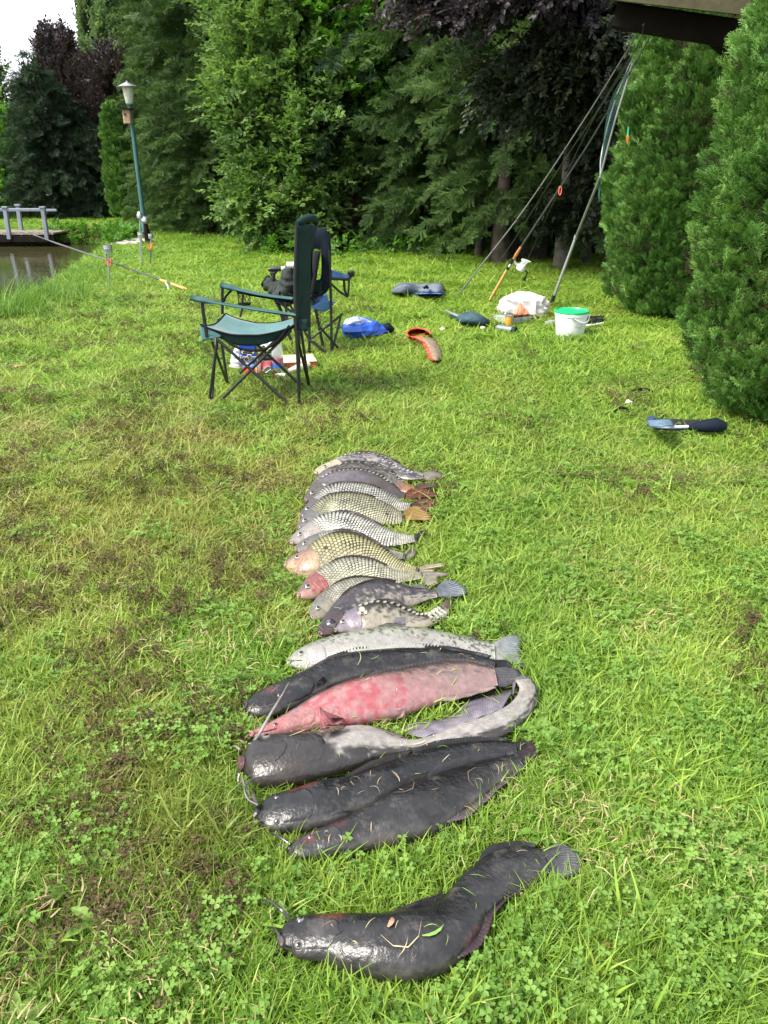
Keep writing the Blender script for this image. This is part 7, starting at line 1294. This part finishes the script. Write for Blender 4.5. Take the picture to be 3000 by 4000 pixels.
# floats
q0 = AY(2455, 495, 6.4); fl = thing('fishing_float', AY(2455, 560, 6.4), 'green and orange stick float hanging in front of the middle thuja', 'float'); M['float_green'] = mat('float_green', (.02, .35, .16), .35); m_ = MB(); m_.tube([q0, AY(2452, 530, 6.4)], [.005, .008], 8); m_.build('green_top', M['float_green'], fl); m_ = MB(); m_.tube([AY(2452, 530, 6.4), AY(2452, 536, 6.4), AY(2452, 545, 6.4), AY(2451, 560, 6.4)], [.009, .011, .006, .004], 8); m_.build('orange_body', M['orange_plastic'], fl); m_ = MB(); m_.tube([AY(2515, 92, 6.5), q0], .0008, 4); m_.build('line', M['rod_dark'], fl)
q0 = AY(2188, 745, 7.3); fl = thing('ring_float', q0, 'small red ring hanging from the leaning rods', 'float'); m_ = MB(); m_.tube([q0+np.array([.012*math.cos(a), 0, .035*math.sin(a)]) for a in np.linspace(0, 2*math.pi, 17)], .004, 6, cap=False); m_.build('ring', mat('coral', (.85, .16, .10), .4), fl); m_ = MB(); m_.tube([q0+[0, 0, .035], AY(2230, 640, 7.2)], .001, 4); m_.build('line', M['rod_dark'], fl)
# rod on the bank, pointing over the pond
def Z8(x, y): return .458*x, 780+.458*y
rE0 = G(*Z8(1598, 768), .02); root = thing('fishing_rod', rE0, 'rod with cork handle reaching from the lawn over the pond on a rest', 'fishing rod'); sup = G(*Z8(935, 745)); sup_t = AY(*Z8(905, 516), sup[1]); tipE = AY(*Z8(262, 292), 13.2)
P = crs(np.array([rE0, rE0*.45+sup_t*.55+[0, 0, .02], sup_t, sup_t*.5+tipE*.5+[0, 0, .02], tipE]), np.linspace(0, 1, 40)); P = np.array([rE0+(sup_t-rE0)*t_*2 if t_ < .5 else sup_t+(tipE-sup_t)*(t_*2-1) for t_ in np.linspace(0, 1, 40)])
m_ = MB(); m_.tube(P, np.linspace(.012, .006, 40), 8); m_.build('blank', M['rod_dark'], root); m_ = MB(); m_.tube([seg(P, f) for f in np.linspace(0, .10, 5)], [.015, .018, .018, .018, .014], 10, c=(1.3, 1.25, 1.1)); m_.build('cork_handle', M['cork'], root); m_ = MB(); m_.tube([seg(P, f) for f in np.linspace(.125, .165, 4)], .016, 10, c=(1.3, 1.25, 1.1)); m_.build('fore_grip', M['cork'], root); reel(root, seg(P, .115), 1.7, side=np.array([-.1, 0, -1]), ax=nz(P[10]-P[0]))
rs_ = thing('rod_rest', sup, 'thin rest with an orange fork carrying the rod at the reeds', 'rod rest'); m_ = MB(); m_.tube([G(*Z8(935, 745))-[0, 0, .05], AY(*Z8(908, 460), sup[1])], .009, 6); m_.build('stake', M['lamp_green'], rs_); m_ = MB(); q0 = AY(*Z8(932, 545), sup[1]); m_.tube([q0+[-.03, 0, .06], q0+[-.025, 0, 0], q0+[0, 0, -.04], q0+[.025, 0, 0], q0+[.03, 0, .06]], .013, 6); m_.build('fork', M['orange_plastic'], rs_)
# second thin line of the rod tip lying beside it
r2 = thing('fishing_rod', tipE+[0, .1, -.02], 'thin second rod tip lying alongside the bank rod over the water', 'fishing rod'); m_ = MB(); m_.tube([AY(*Z8(290, 300), 13.0), AY(*Z8(480, 372), 12.2), AY(*Z8(700, 445), 11.3)], [.006, .008, .009], 7); m_.build('blank', M['rod_pale'], r2)
# fallen leaf, a few loose leaves and a twig on the grass
M['dry_leaf'] = mat('dry_leaf', (.28, .13, .06), .7, var=.3, trans=.2)
for (u, v, lab, c, s_) in ((2585, 2870, 'reddish brown fallen leaf in the clover right of the fish', (1, .8, .7), .03), (45, 1435, 'pale dry leaf at the left edge of the lawn', (2.2, 2.6, 3), .10), (845, 1450, 'pale dry leaf in front of the teal chair', (2, 2.4, 2.4), .05), (2350, 3690, 'small brown leaf at the lower right among the clover', (1.2, 1, .8), .02), (815, 1465, 'tiny straw coloured leaf left of the teal chair', (2, 2.4, 2), .03)):
    q0 = G(u, v, .035); m_ = MB(); leaf(m_, q0, (math.cos(u), math.sin(u)*.6, .15), (0, 0, 1), s_, s_*.5, .2, .25, 1.0); m_.c = [np.tile(np.array(c, float), (len(x), 1)) for x in m_.c]; tag(m_.build('fallen_leaf', M['dry_leaf'], None, smooth=False), lab, 'leaf')
lawn()
